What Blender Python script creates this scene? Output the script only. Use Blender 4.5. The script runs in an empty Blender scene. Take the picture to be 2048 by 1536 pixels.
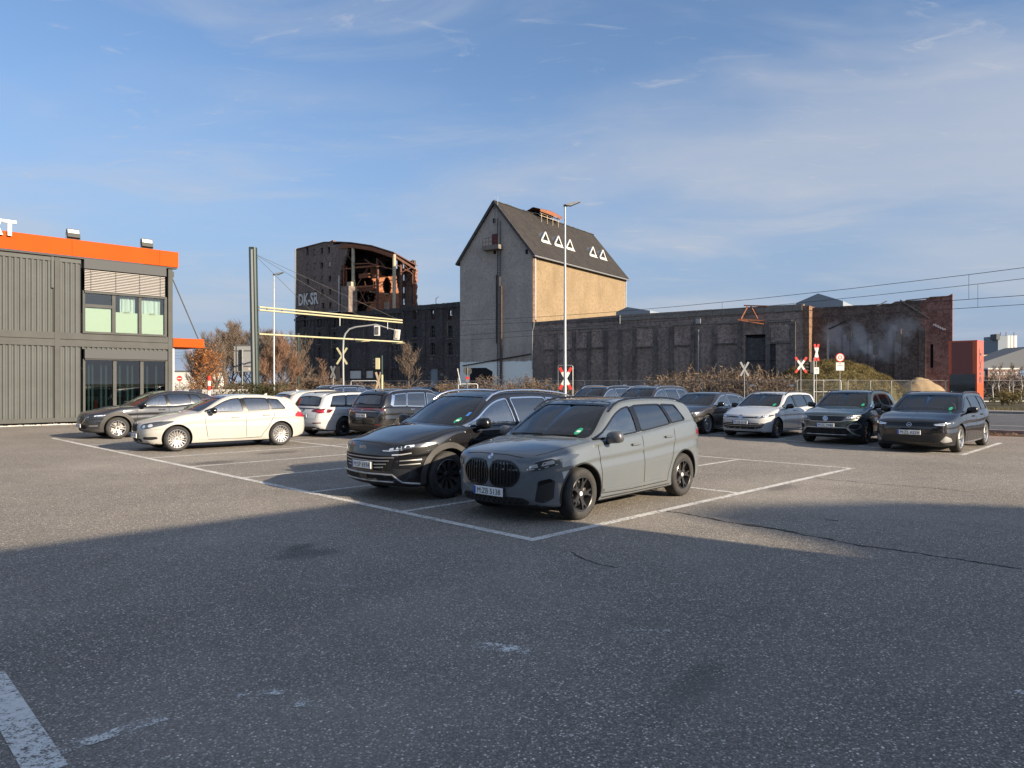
import bpy, bmesh, math, random
from mathutils import Vector, Matrix, noise as mnoise
from mathutils.bvhtree import BVHTree

random.seed(7)
R = math.radians
SC = bpy.context.scene
COL = SC.collection

# ------------------------------------------------------------------ camera, light, exposure
EYE = 1.78            # eye height in metres
FPX = 1440.0          # focal length in photo pixels (2048 wide)
HOR = 766.0           # row of the horizon in the photo
cam = bpy.data.cameras.new('camera')
cam.sensor_width = 36.0
cam.lens = 36.0 * FPX / 2048.0
cam.clip_start = 0.05
cam.clip_end = 6000
camo = bpy.data.objects.new('camera', cam)
COL.objects.link(camo)
camo.location = (0, 0, EYE)
camo.rotation_euler = (R(90) - math.atan((768 - HOR) / FPX), 0, 0)
SC.camera = camo

SUN_AZ = math.atan2(-0.57, 0.82)      # direction towards the sun, seen from above
SUN_EL = R(20.5)
sun = bpy.data.lights.new('sun', 'SUN')
sun.energy = 5.0
sun.angle = R(0.55)
sun.color = (1.0, 0.83, 0.62)
suno = bpy.data.objects.new('sun', sun)
COL.objects.link(suno)
SDIR = Vector((math.cos(SUN_EL) * math.cos(SUN_AZ), math.cos(SUN_EL) * math.sin(SUN_AZ), math.sin(SUN_EL)))
suno.rotation_euler = SDIR.to_track_quat('Z', 'Y').to_euler()
suno.location = (60, -40, 40)

world = bpy.data.worlds.new('World')
SC.world = world
world.use_nodes = True
SKY = (-30, (7.4, 2.2))
def build_world():
    nt = world.node_tree
    nt.nodes.clear()
    N = nt.nodes.new
    L = nt.links.new
    out = N('ShaderNodeOutputWorld')
    bg = N('ShaderNodeBackground')
    bg.inputs['Strength'].default_value = 0.092
    sky = N('ShaderNodeTexSky')
    sky.sky_type = 'NISHITA'
    sky.sun_disc = False
    sky.sun_elevation = SUN_EL
    sky.sun_rotation = R(90) - SUN_AZ
    sky.altitude = 40
    sky.air_density = 1.0
    sky.dust_density = 1.2
    sky.ozone_density = 4.0
    # thin high cloud: noise over a flat cloud deck
    tc = N('ShaderNodeTexCoord')
    sep = N('ShaderNodeSeparateXYZ')
    L(tc.outputs['Generated'], sep.inputs[0])
    zc = N('ShaderNodeMath'); zc.operation = 'MAXIMUM'; zc.inputs[1].default_value = 0.0
    L(sep.outputs['Z'], zc.inputs[0])
    za = N('ShaderNodeMath'); za.operation = 'ADD'; za.inputs[1].default_value = 0.10
    L(zc.outputs[0], za.inputs[0])
    dx = N('ShaderNodeMath'); dx.operation = 'DIVIDE'
    dy = N('ShaderNodeMath'); dy.operation = 'DIVIDE'
    L(sep.outputs['X'], dx.inputs[0]); L(za.outputs[0], dx.inputs[1])
    L(sep.outputs['Y'], dy.inputs[0]); L(za.outputs[0], dy.inputs[1])
    cmb = N('ShaderNodeCombineXYZ')
    L(dx.outputs[0], cmb.inputs[0]); L(dy.outputs[0], cmb.inputs[1])
    def veil(rot, scale, loc, nscale, detail, rough, dist, lo, hi, amp):
        mp = N('ShaderNodeMapping')
        mp.inputs['Rotation'].default_value = (0, 0, R(rot)); mp.inputs['Scale'].default_value = (*scale, 1); mp.inputs['Location'].default_value = (*loc, 0)
        L(cmb.outputs[0], mp.inputs[0])
        n = N('ShaderNodeTexNoise'); n.inputs['Scale'].default_value = nscale; n.inputs['Detail'].default_value = detail
        n.inputs['Roughness'].default_value = rough; n.inputs['Distortion'].default_value = dist
        L(mp.outputs[0], n.inputs['Vector'])
        r = N('ShaderNodeMapRange'); r.interpolation_type = 'SMOOTHSTEP'
        r.inputs['From Min'].default_value = lo; r.inputs['From Max'].default_value = hi; r.inputs['To Max'].default_value = amp
        L(n.outputs['Fac'], r.inputs['Value'])
        return r.outputs[0]
    v1 = veil(SKY[0], (.55,.8), SKY[1], .95, 6, .50, .35, .42, .72, .85)      # broad soft veils
    v2 = veil(25, (.9,1.6), (1.7,4.2), 1.3, 8, .58, .8, .48, .80, .50)           # streaks inside them
    v3 = veil(-12, (1.6,3.6), (5.2,.3), 2.6, 9, .66, 1.3, .57, .80, .60)         # fine wisps
    mx0 = N('ShaderNodeMath'); mx0.operation = 'ADD'
    L(v1, mx0.inputs[0]); L(v2, mx0.inputs[1])
    mx = N('ShaderNodeMath'); mx.operation = 'ADD'; mx.use_clamp = True
    L(mx0.outputs[0], mx.inputs[0]); L(v3, mx.inputs[1])
    f0 = N('ShaderNodeMath'); f0.operation = 'MULTIPLY'; f0.inputs[1].default_value = 0.72
    L(mx.outputs[0], f0.inputs[0])
    # thin blue haze that thickens towards the horizon all round
    hz = N('ShaderNodeMapRange'); hz.interpolation_type = 'SMOOTHSTEP'
    hz.inputs['From Min'].default_value = 0.0; hz.inputs['From Max'].default_value = 0.42
    hz.inputs['To Min'].default_value = 0.90; hz.inputs['To Max'].default_value = 0.10
    L(zc.outputs[0], hz.inputs['Value'])
    hmix = N('ShaderNodeMix'); hmix.data_type = 'RGBA'
    L(hz.outputs[0], hmix.inputs['Factor']); L(sky.outputs[0], hmix.inputs['A'])
    # haze and cloud scatter more light forward, so they brighten round the sun
    dot = N('ShaderNodeVectorMath'); dot.operation = 'DOT_PRODUCT'; dot.inputs[1].default_value = SDIR
    L(tc.outputs['Generated'], dot.inputs[0])
    pos = N('ShaderNodeMath'); pos.operation = 'MAXIMUM'; pos.inputs[1].default_value = 0.0
    L(dot.outputs['Value'], pos.inputs[0])
    pw = N('ShaderNodeMath'); pw.operation = 'POWER'; pw.inputs[1].default_value = 3.0
    L(pos.outputs[0], pw.inputs[0])
    gain = N('ShaderNodeMath'); gain.operation = 'MULTIPLY_ADD'; gain.inputs[1].default_value = 2.2; gain.inputs[2].default_value = 1.0
    L(pw.outputs[0], gain.inputs[0])
    def lit(c):
        sc = N('ShaderNodeVectorMath'); sc.operation = 'SCALE'; sc.inputs[0].default_value = c
        L(gain.outputs[0], sc.inputs['Scale'])
        return sc.outputs[0]
    L(lit((1.80, 2.30, 3.25)), hmix.inputs['B'])
    mix = N('ShaderNodeMix'); mix.data_type = 'RGBA'
    L(f0.outputs[0], mix.inputs['Factor']); L(hmix.outputs['Result'], mix.inputs['A'])
    L(lit((3.1, 3.25, 3.6)), mix.inputs['B'])
    L(mix.outputs['Result'], bg.inputs['Color'])
    L(bg.outputs[0], out.inputs[0])
build_world()

vs = SC.view_settings
vs.view_transform = 'Standard'
vs.look = 'None'
vs.exposure = 1.0
vs.gamma = 1.0
vs.use_curve_mapping = False
SC.cycles.use_denoising = True
SC.cycles.max_bounces = 8
SC.cycles.transparent_max_bounces = 16
SC.cycles.caustics_reflective = False
SC.cycles.caustics_refractive = False
SC.cycles.sample_clamp_indirect = 6.0

# ------------------------------------------------------------------ pixel to place
def gp(x, y, z=0.0):
    """photo pixel -> point on the level plane of height z"""
    Y = FPX * (EYE - z) / (y - HOR)
    return Vector(((x - 1024) / FPX * Y, Y, z))
def at(x, y, Y):
    """photo pixel and a known distance -> point"""
    return Vector(((x - 1024) / FPX * Y, Y, EYE + (HOR - y) * Y / FPX))
U = Vector((math.cos(R(45)), math.sin(R(45)), 0))
V = Vector((-math.sin(R(45)), math.cos(R(45)), 0))

# ------------------------------------------------------------------ naming helpers
def tag(o, label=None, cat=None, group=None, kind=None):
    if label: o['label'] = label
    if cat: o['category'] = cat
    if group: o['group'] = group
    if kind: o['kind'] = kind
    return o
def empty(name, loc=(0, 0, 0), rz=0.0, parent=None):
    o = bpy.data.objects.new(name, None)
    COL.objects.link(o)
    o.location = loc
    o.rotation_euler = (0, 0, rz)
    o.empty_display_size = 0.2
    if parent: o.parent = parent
    return o
def link(name, me, mat=None, parent=None, smooth=None):
    o = bpy.data.objects.new(name, me)
    COL.objects.link(o)
    if mat is not None and len(me.materials) == 0:
        for m in (mat if isinstance(mat, (list, tuple)) else [mat]):
            me.materials.append(m)
    if parent is not None: o.parent = parent
    if smooth is not None: shade(me, smooth)
    return o
def shade(me, angle=35):
    if angle is False or angle == 0:
        return
    me.polygons.foreach_set('use_smooth', [True] * len(me.polygons))
    if angle < 180:
        me.set_sharp_from_angle(angle=R(angle))
def copy_tree(o, parent=None):
    c = o.copy()
    COL.objects.link(c)
    c.parent = parent
    for ch in list(o.children):
        copy_tree(ch, c)
    return c

# ------------------------------------------------------------------ mesh collector
class MB:
    def __init__(s):
        s.v = []; s.f = []; s.m = []
    def add(s, vs, fs, mi=0):
        b = len(s.v)
        s.v.extend([tuple(p) for p in vs])
        for f in fs:
            s.f.append([i + b for i in f]); s.m.append(mi)
        return s
    def box(s, x0, x1, y0, y1, z0, z1, mi=0):
        v = [(x0,y0,z0),(x1,y0,z0),(x1,y1,z0),(x0,y1,z0),(x0,y0,z1),(x1,y0,z1),(x1,y1,z1),(x0,y1,z1)]
        return s.add(v, [(0,3,2,1),(4,5,6,7),(0,1,5,4),(1,2,6,5),(2,3,7,6),(3,0,4,7)], mi)
    def obox(s, c, ax, ay, az, mi=0):
        """box from centre and three half-axis vectors"""
        c, ax, ay, az = Vector(c), Vector(ax), Vector(ay), Vector(az)
        v = [c + i*ax + j*ay + k*az for k in (-1,1) for (i,j) in ((-1,-1),(1,-1),(1,1),(-1,1))]
        return s.add(v, [(0,3,2,1),(4,5,6,7),(0,1,5,4),(1,2,6,5),(2,3,7,6),(3,0,4,7)], mi)
    def bar(s, a, b, w, h=None, up=(0,0,1), mi=0):
        """rectangular bar from a to b"""
        a, b = Vector(a), Vector(b); h = w if h is None else h
        d = (b - a); l = d.length
        if l < 1e-6: return s
        d /= l
        up = Vector(up)
        if abs(d.dot(up)) > 0.98: up = Vector((1,0,0))
        sx = d.cross(up).normalized(); sz = sx.cross(d).normalized()
        return s.obox((a+b)/2, d*(l/2), sx*(w/2), sz*(h/2), mi)
    def tube(s, pts, r, n=8, cap=True, mi=0):
        pts = [Vector(p) for p in pts]
        rs = r if isinstance(r, (list, tuple)) else [r]*len(pts)
        rings = []
        prev = None
        for i, p in enumerate(pts):
            if i == 0: d = pts[1]-pts[0]
            elif i == len(pts)-1: d = pts[-1]-pts[-2]
            else: d = (pts[i+1]-pts[i]).normalized() + (pts[i]-pts[i-1]).normalized()
            d.normalize()
            if prev is None:
                up = Vector((0,0,1)) if abs(d.z) < 0.95 else Vector((1,0,0))
                a = d.cross(up).normalized()
            else:
                a = prev - d*prev.dot(d)
                a.normalize()
            prev = a
            b = d.cross(a)
            rings.append([p + rs[i]*(math.cos(t)*a + math.sin(t)*b) for t in [2*math.pi*k/n for k in range(n)]])
        v = [q for rg in rings for q in rg]
        f = []
        for i in range(len(pts)-1):
            for k in range(n):
                k2 = (k+1) % n
                f.append((i*n+k, i*n+k2, (i+1)*n+k2, (i+1)*n+k))
        if cap:
            f.append(tuple(range(n-1, -1, -1)))
            f.append(tuple((len(pts)-1)*n + k for k in range(n)))
        return s.add(v, f, mi)
    def prism(s, poly, ax, ay, az, o=(0,0,0), t0=0.0, t1=1.0, mi=0):
        """2D poly (a,b) -> o + a*ax + b*ay, extruded along az from t0 to t1"""
        o, ax, ay, az = Vector(o), Vector(ax), Vector(ay), Vector(az)
        n = len(poly)
        v = [o + a*ax + b*ay + t0*az for a, b in poly] + [o + a*ax + b*ay + t1*az for a, b in poly]
        f = [tuple(range(n-1,-1,-1)), tuple(range(n, 2*n))] + [(i, (i+1)%n, n+(i+1)%n, n+i) for i in range(n)]
        return s.add(v, f, mi)
    def lathe(s, prof, n=32, axis='z', o=(0,0,0), mi=0, closed=False):
        """profile of (r, h) turned about an axis"""
        o = Vector(o)
        v = []
        for r, h in prof:
            for k in range(n):
                t = 2*math.pi*k/n
                c, sn = r*math.cos(t), r*math.sin(t)
                p = {'z': (c, sn, h), 'y': (c, h, sn), 'x': (h, c, sn)}[axis]
                v.append(o + Vector(p))
        f = []
        m = len(prof)
        for i in range(m if closed else m-1):
            j = (i+1) % m
            for k in range(n):
                k2 = (k+1) % n
                f.append((i*n+k, i*n+k2, j*n+k2, j*n+k))
        return s.add(v, f, mi)
    def quad(s, a, b, c, d, mi=0):
        return s.add([a,b,c,d], [(0,1,2,3)], mi)
    def mesh(s, name, fix=True):
        me = bpy.data.meshes.new(name)
        me.from_pydata(s.v, [], s.f)
        if any(s.m):
            me.polygons.foreach_set('material_index', s.m)
        if fix:
            bm = bmesh.new(); bm.from_mesh(me)
            bmesh.ops.recalc_face_normals(bm, faces=bm.faces)
            bm.to_mesh(me); bm.free()
        me.update()
        return me
    def build(s, name, mat, parent=None, smooth=None, fix=True):
        return link(name, s.mesh(name, fix), mat, parent, smooth)

def rounded_box(x0,x1,y0,y1,z0,z1,r,seg=2):
    bm = bmesh.new()
    bmesh.ops.create_cube(bm, size=1)
    for v in bm.verts:
        v.co = Vector((x0+(v.co.x+.5)*(x1-x0), y0+(v.co.y+.5)*(y1-y0), z0+(v.co.z+.5)*(z1-z0)))
    bmesh.ops.bevel(bm, geom=list(bm.edges), offset=r, segments=seg, profile=0.5, affect='EDGES')
    vs = [tuple(v.co) for v in bm.verts]
    bm.verts.index_update()
    fs = [[v.index for v in f.verts] for f in bm.faces]
    bm.free()
    return vs, fs

# ------------------------------------------------------------------ materials
def new_mat(name):
    m = bpy.data.materials.new(name)
    m.use_nodes = True
    return m, m.node_tree, m.node_tree.nodes['Principled BSDF']
def pmat(name, col, rough=0.5, metal=0.0, spec=0.5, coat=0.0, coat_r=0.03, vary=0.0, vscale=8.0, bump=0.0, bscale=40.0, emit=None, es=0.0):
    m, nt, b = new_mat(name)
    b.inputs['Base Color'].default_value = (*col, 1)
    b.inputs['Roughness'].default_value = rough
    b.inputs['Metallic'].default_value = metal
    b.inputs['Specular IOR Level'].default_value = spec
    b.inputs['Coat Weight'].default_value = coat
    b.inputs['Coat Roughness'].default_value = coat_r
    if emit:
        b.inputs['Emission Color'].default_value = (*emit, 1)
        b.inputs['Emission Strength'].default_value = es
    if vary or bump:
        tc = nt.nodes.new('ShaderNodeTexCoord')
        if vary:
            n = nt.nodes.new('ShaderNodeTexNoise'); n.inputs['Scale'].default_value = vscale
            n.inputs['Detail'].default_value = 6; n.inputs['Roughness'].default_value = 0.6
            nt.links.new(tc.outputs['Object'], n.inputs['Vector'])
            mx = nt.nodes.new('ShaderNodeMix'); mx.data_type = 'RGBA'
            mr = nt.nodes.new('ShaderNodeMapRange')
            mr.inputs['From Min'].default_value = 0.3; mr.inputs['From Max'].default_value = 0.7
            nt.links.new(n.outputs['Fac'], mr.inputs['Value'])
            nt.links.new(mr.outputs[0], mx.inputs['Factor'])
            mx.inputs['A'].default_value = (*[max(0, c*(1-vary)) for c in col], 1)
            mx.inputs['B'].default_value = (*[min(1, c*(1+vary)) for c in col], 1)
            nt.links.new(mx.outputs['Result'], b.inputs['Base Color'])
        if bump:
            n = nt.nodes.new('ShaderNodeTexNoise'); n.inputs['Scale'].default_value = bscale
            n.inputs['Detail'].default_value = 4
            nt.links.new(tc.outputs['Object'], n.inputs['Vector'])
            bp = nt.nodes.new('ShaderNodeBump'); bp.inputs['Strength'].default_value = bump
            bp.inputs['Distance'].default_value = 0.02
            nt.links.new(n.outputs['Fac'], bp.inputs['Height'])
            nt.links.new(bp.outputs[0], b.inputs['Normal'])
    return m
class G:
    """small node-graph helper"""
    def __init__(s, name):
        s.m, s.nt, s.b = new_mat(name)
    def n(s, t, **kw):
        nd = s.nt.nodes.new(t)
        for k, v in kw.items():
            if hasattr(nd, k) and k not in nd.inputs: setattr(nd, k, v)
            else: nd.inputs[k.replace('_', ' ')].default_value = v
        return nd
    def l(s, a, b):
        s.nt.links.new(a, b)
    def coord(s, kind='Object', scale=(1,1,1), rot=(0,0,0), loc=(0,0,0)):
        tc = s.nt.nodes.new('ShaderNodeTexCoord')
        mp = s.nt.nodes.new('ShaderNodeMapping')
        mp.inputs['Scale'].default_value = scale
        mp.inputs['Rotation'].default_value = rot
        mp.inputs['Location'].default_value = loc
        s.l(tc.outputs[kind], mp.inputs[0])
        return mp.outputs[0]
    def noise(s, vec, scale, detail=5, rough=0.55, dist=0.0):
        nd = s.nt.nodes.new('ShaderNodeTexNoise')
        nd.inputs['Scale'].default_value = scale; nd.inputs['Detail'].default_value = detail
        nd.inputs['Roughness'].default_value = rough; nd.inputs['Distortion'].default_value = dist
        s.l(vec, nd.inputs['Vector'])
        return nd.outputs['Fac']
    def ramp(s, fac, lo, hi, a=0.0, b=1.0, smooth=True):
        nd = s.nt.nodes.new('ShaderNodeMapRange')
        nd.interpolation_type = 'SMOOTHSTEP' if smooth else 'LINEAR'
        nd.inputs['From Min'].default_value = lo; nd.inputs['From Max'].default_value = hi
        nd.inputs['To Min'].default_value = a; nd.inputs['To Max'].default_value = b
        s.l(fac, nd.inputs['Value'])
        return nd.outputs[0]
    def mix(s, fac, a, b, mode='MIX'):
        nd = s.nt.nodes.new('ShaderNodeMix'); nd.data_type = 'RGBA'; nd.blend_type = mode
        for sock, val in ((nd.inputs['Factor'], fac), (nd.inputs['A'], a), (nd.inputs['B'], b)):
            if isinstance(val, (tuple, list)): sock.default_value = (*val, 1) if len(val) == 3 else val
            elif isinstance(val, (int, float)): sock.default_value = val
            else: s.l(val, sock)
        return nd.outputs['Result']
    def math(s, op, a, b=None):
        nd = s.nt.nodes.new('ShaderNodeMath'); nd.operation = op
        for i, val in enumerate((a, b)):
            if val is None: continue
            if isinstance(val, (int, float)): nd.inputs[i].default_value = val
            else: s.l(val, nd.inputs[i])
        return nd.outputs[0]
    def bump(s, h, strength, dist=0.02):
        nd = s.nt.nodes.new('ShaderNodeBump')
        nd.inputs['Strength'].default_value = strength; nd.inputs['Distance'].default_value = dist
        s.l(h, nd.inputs['Height'])
        s.l(nd.outputs[0], s.b.inputs['Normal'])
    def col(s, c):
        if isinstance(c, (tuple, list)): s.b.inputs['Base Color'].default_value = (*c, 1)
        else: s.l(c, s.b.inputs['Base Color'])
    def rough(s, r):
        if isinstance(r, (int, float)): s.b.inputs['Roughness'].default_value = r
        else: s.l(r, s.b.inputs['Roughness'])
# ================================================================== cars
def pchip(pts):
    xs = [p[0] for p in pts]; ys = [p[1] for p in pts]
    n = len(xs)
    h = [xs[i+1]-xs[i] for i in range(n-1)]
    d = [(ys[i+1]-ys[i])/h[i] for i in range(n-1)]
    m = [0.0]*n
    m[0], m[-1] = d[0], d[-1]
    for i in range(1, n-1):
        if d[i-1]*d[i] <= 0: m[i] = 0.0
        else:
            w1 = 2*h[i]+h[i-1]; w2 = h[i]+2*h[i-1]
            m[i] = (w1+w2)/(w1/d[i-1]+w2/d[i])
    def f(x):
        if x <= xs[0]: return ys[0]
        if x >= xs[-1]: return ys[-1]
        i = 0
        while x > xs[i+1]: i += 1
        t = (x-xs[i])/h[i]
        t2, t3 = t*t, t*t*t
        return ((2*t3-3*t2+1)*ys[i] + (t3-2*t2+t)*h[i]*m[i] + (-2*t3+3*t2)*ys[i+1] + (t3-t2)*h[i]*m[i+1])
    return f
def catmull(pts, sub=3):
    out = []
    n = len(pts)
    for i in range(n-1):
        p0 = pts[max(i-1,0)]; p1 = pts[i]; p2 = pts[i+1]; p3 = pts[min(i+2,n-1)]
        for k in range(sub):
            t = k/sub
            q = []
            for a,b,c,d in zip(p0,p1,p2,p3):
                q.append(0.5*((2*b)+(-a+c)*t+(2*a-5*b+4*c-d)*t*t+(-a+3*b-3*c+d)*t**3))
            out.append(tuple(q))
    out.append(tuple(pts[-1]))
    return out
def chaikin(poly, it=2, closed=True):
    for _ in range(it):
        out = []
        n = len(poly)
        for i in range(n if closed else n-1):
            a, b = poly[i], poly[(i+1) % n]
            out.append((a[0]*.75+b[0]*.25, a[1]*.75+b[1]*.25))
            out.append((a[0]*.25+b[0]*.75, a[1]*.25+b[1]*.75))
        if not closed: out = [poly[0]] + out + [poly[-1]]
        poly = out
    return poly
def sstep(t):
    t = max(0.0, min(1.0, t))
    return t*t*(3-2*t)

def glass_mat(name, tint, gl=(1,1,1), rough=0.0, ior=1.52):
    m = bpy.data.materials.new(name); m.use_nodes = True
    nt = m.node_tree; nt.nodes.clear()
    out = nt.nodes.new('ShaderNodeOutputMaterial')
    tr = nt.nodes.new('ShaderNodeBsdfTransparent'); tr.inputs[0].default_value = (*tint, 1)
    g = nt.nodes.new('ShaderNodeBsdfGlossy'); g.inputs['Color'].default_value = (*gl, 1); g.inputs['Roughness'].default_value = rough
    fr = nt.nodes.new('ShaderNodeFresnel'); fr.inputs['IOR'].default_value = ior
    mx = nt.nodes.new('ShaderNodeMixShader')
    nt.links.new(fr.outputs[0], mx.inputs[0]); nt.links.new(tr.outputs[0], mx.inputs[1]); nt.links.new(g.outputs[0], mx.inputs[2])
    nt.links.new(mx.outputs[0], out.inputs[0])
    return m
def paint_mat(name, col, rough=0.35, metal=0.0, coat=1.0, dirt=0.04):
    g = G(name)
    v = g.coord('Object')
    sep = g.n('ShaderNodeSeparateXYZ'); g.l(v, sep.inputs[0])
    low = g.ramp(sep.outputs['Z'], 0.15, 0.75, 1.0, 0.0)
    nz = g.noise(v, 3.0, 6, 0.65)
    f = g.math('MULTIPLY', low, g.ramp(nz, 0.3, 0.75))
    f = g.math('MULTIPLY', f, dirt*6)
    g.col(g.mix(f, col, (0.20, 0.18, 0.155)))
    g.b.inputs['Metallic'].default_value = metal
    g.rough(rough+.12); g.b.inputs['Specular IOR Level'].default_value = .08
    g.b.inputs['Coat Weight'].default_value = coat
    g.b.inputs['Coat IOR'].default_value = 1.75
    cr = g.ramp(g.noise(v, 2.2, 5, 0.6), 0.35, 0.7, 0.015, 0.07)
    g.l(cr, g.b.inputs['Coat Roughness'])
    return g.m

CM = dict(
    tyre=pmat('tyre_rubber', (0.028,0.027,0.026), 0.78, vary=0.35, vscale=14, bump=0.25, bscale=120),
    black=pmat('black_plastic', (0.018,0.018,0.019), 0.48),
    gloss=pmat('gloss_black', (0.006,0.006,0.007), 0.22, spec=.35, coat=0.25),
    clad=pmat('grey_cladding', (0.036,0.035,0.034), 0.62, vary=0.15, vscale=10),
    well=pmat('wheel_well', (0.008,0.008,0.008), 0.9),
    inter=pmat('cabin_trim', (0.055,0.055,0.057), 0.75),
    seat=pmat('seat_fabric', (0.075,0.073,0.072), 0.85),
    chrome=pmat('chrome', (0.78,0.78,0.78), 0.12, metal=1.0),
    silver=pmat('silver_alloy', (0.62,0.62,0.61), 0.28, metal=0.85),
    dalloy=pmat('black_alloy', (0.034,0.034,0.036), 0.30, metal=0.3, coat=0.5),
    alum=pmat('matt_aluminium', (0.42,0.42,0.41), 0.38, metal=0.8),
    disc=pmat('brake_steel', (0.20,0.19,0.18), 0.45, metal=0.9),
    lamp=pmat('lamp_housing', (0.10,0.105,0.11), 0.16, metal=0.55, coat=1.0),
    lampd=pmat('dark_lamp_housing', (0.030,0.032,0.036), 0.15, metal=0.3, coat=1.0),
    lampw=pmat('lamp_reflector', (0.85,0.87,0.88), 0.14, metal=0.6, coat=1.0),
    red=pmat('tail_lamp_red', (0.32,0.012,0.016), 0.18, coat=1.0),
    dred=pmat('tail_lamp_dark', (0.09,0.006,0.010), 0.15, coat=1.0),
    white=pmat('plate_white', (0.80,0.80,0.77), 0.45),
    blue=pmat('plate_blue', (0.012,0.075,0.38), 0.45),
    ink=pmat('plate_ink', (0.012,0.012,0.012), 0.5),
    green=pmat('sticker_green', (0.02,0.30,0.16), 0.5),
    logo_b=pmat('badge_blue', (0.03,0.18,0.55), 0.25, coat=1.0),
    logo_w=pmat('badge_white', (0.8,0.8,0.8), 0.3, coat=1.0),
    seam=pmat('panel_gap', (0.006,0.006,0.006), 0.9),
    clear=glass_mat('windscreen_glass', (0.72,0.78,0.76), ior=1.75),
    side=glass_mat('side_glass', (0.72,0.80,0.77), ior=3.0),
    dark=glass_mat('privacy_glass', (0.13,0.135,0.14), ior=2.5),
    orange=pmat('indicator_orange', (0.6,0.16,0.01), 0.3, coat=1),
)

def boolean(me, cutters, solver='EXACT'):
    o = bpy.data.objects.new('tmp', me); COL.objects.link(o)
    tmp = [o]
    for c in cutters:
        co = bpy.data.objects.new('cut', c); COL.objects.link(co); tmp.append(co)
        md = o.modifiers.new('b', 'BOOLEAN'); md.operation = 'DIFFERENCE'; md.solver = solver; md.object = co
    dg = bpy.context.evaluated_depsgraph_get()
    dg.update()
    res = bpy.data.meshes.new_from_object(o.evaluated_get(dg))
    for t in tmp: bpy.data.objects.remove(t)
    return res
def span(me):
    if len(me.vertices) < 20: return 0
    xs = [v.co.x for v in me.vertices]; zs = [v.co.z for v in me.vertices]
    return (max(xs)-min(xs))*(max(zs)-min(zs))
def boolean_safe(me, cutters):
    """one cutter at a time; a cut that goes wrong is tried again slightly moved"""
    cur = me
    for c in cutters:
        good = None
        for k in range(4):
            cc = c.copy()
            if k:
                for v in cc.vertices: v.co += Vector((.0007*k, .0003*k, -.0005*k))
            res = boolean(cur.copy(), [cc])
            if span(res) > .97*span(me) and len(res.polygons) >= len(cur.polygons)*.6:
                good = res; break
            if k == 3: print('boolean failed', me.name)
        if good: cur = good
    return cur

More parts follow.
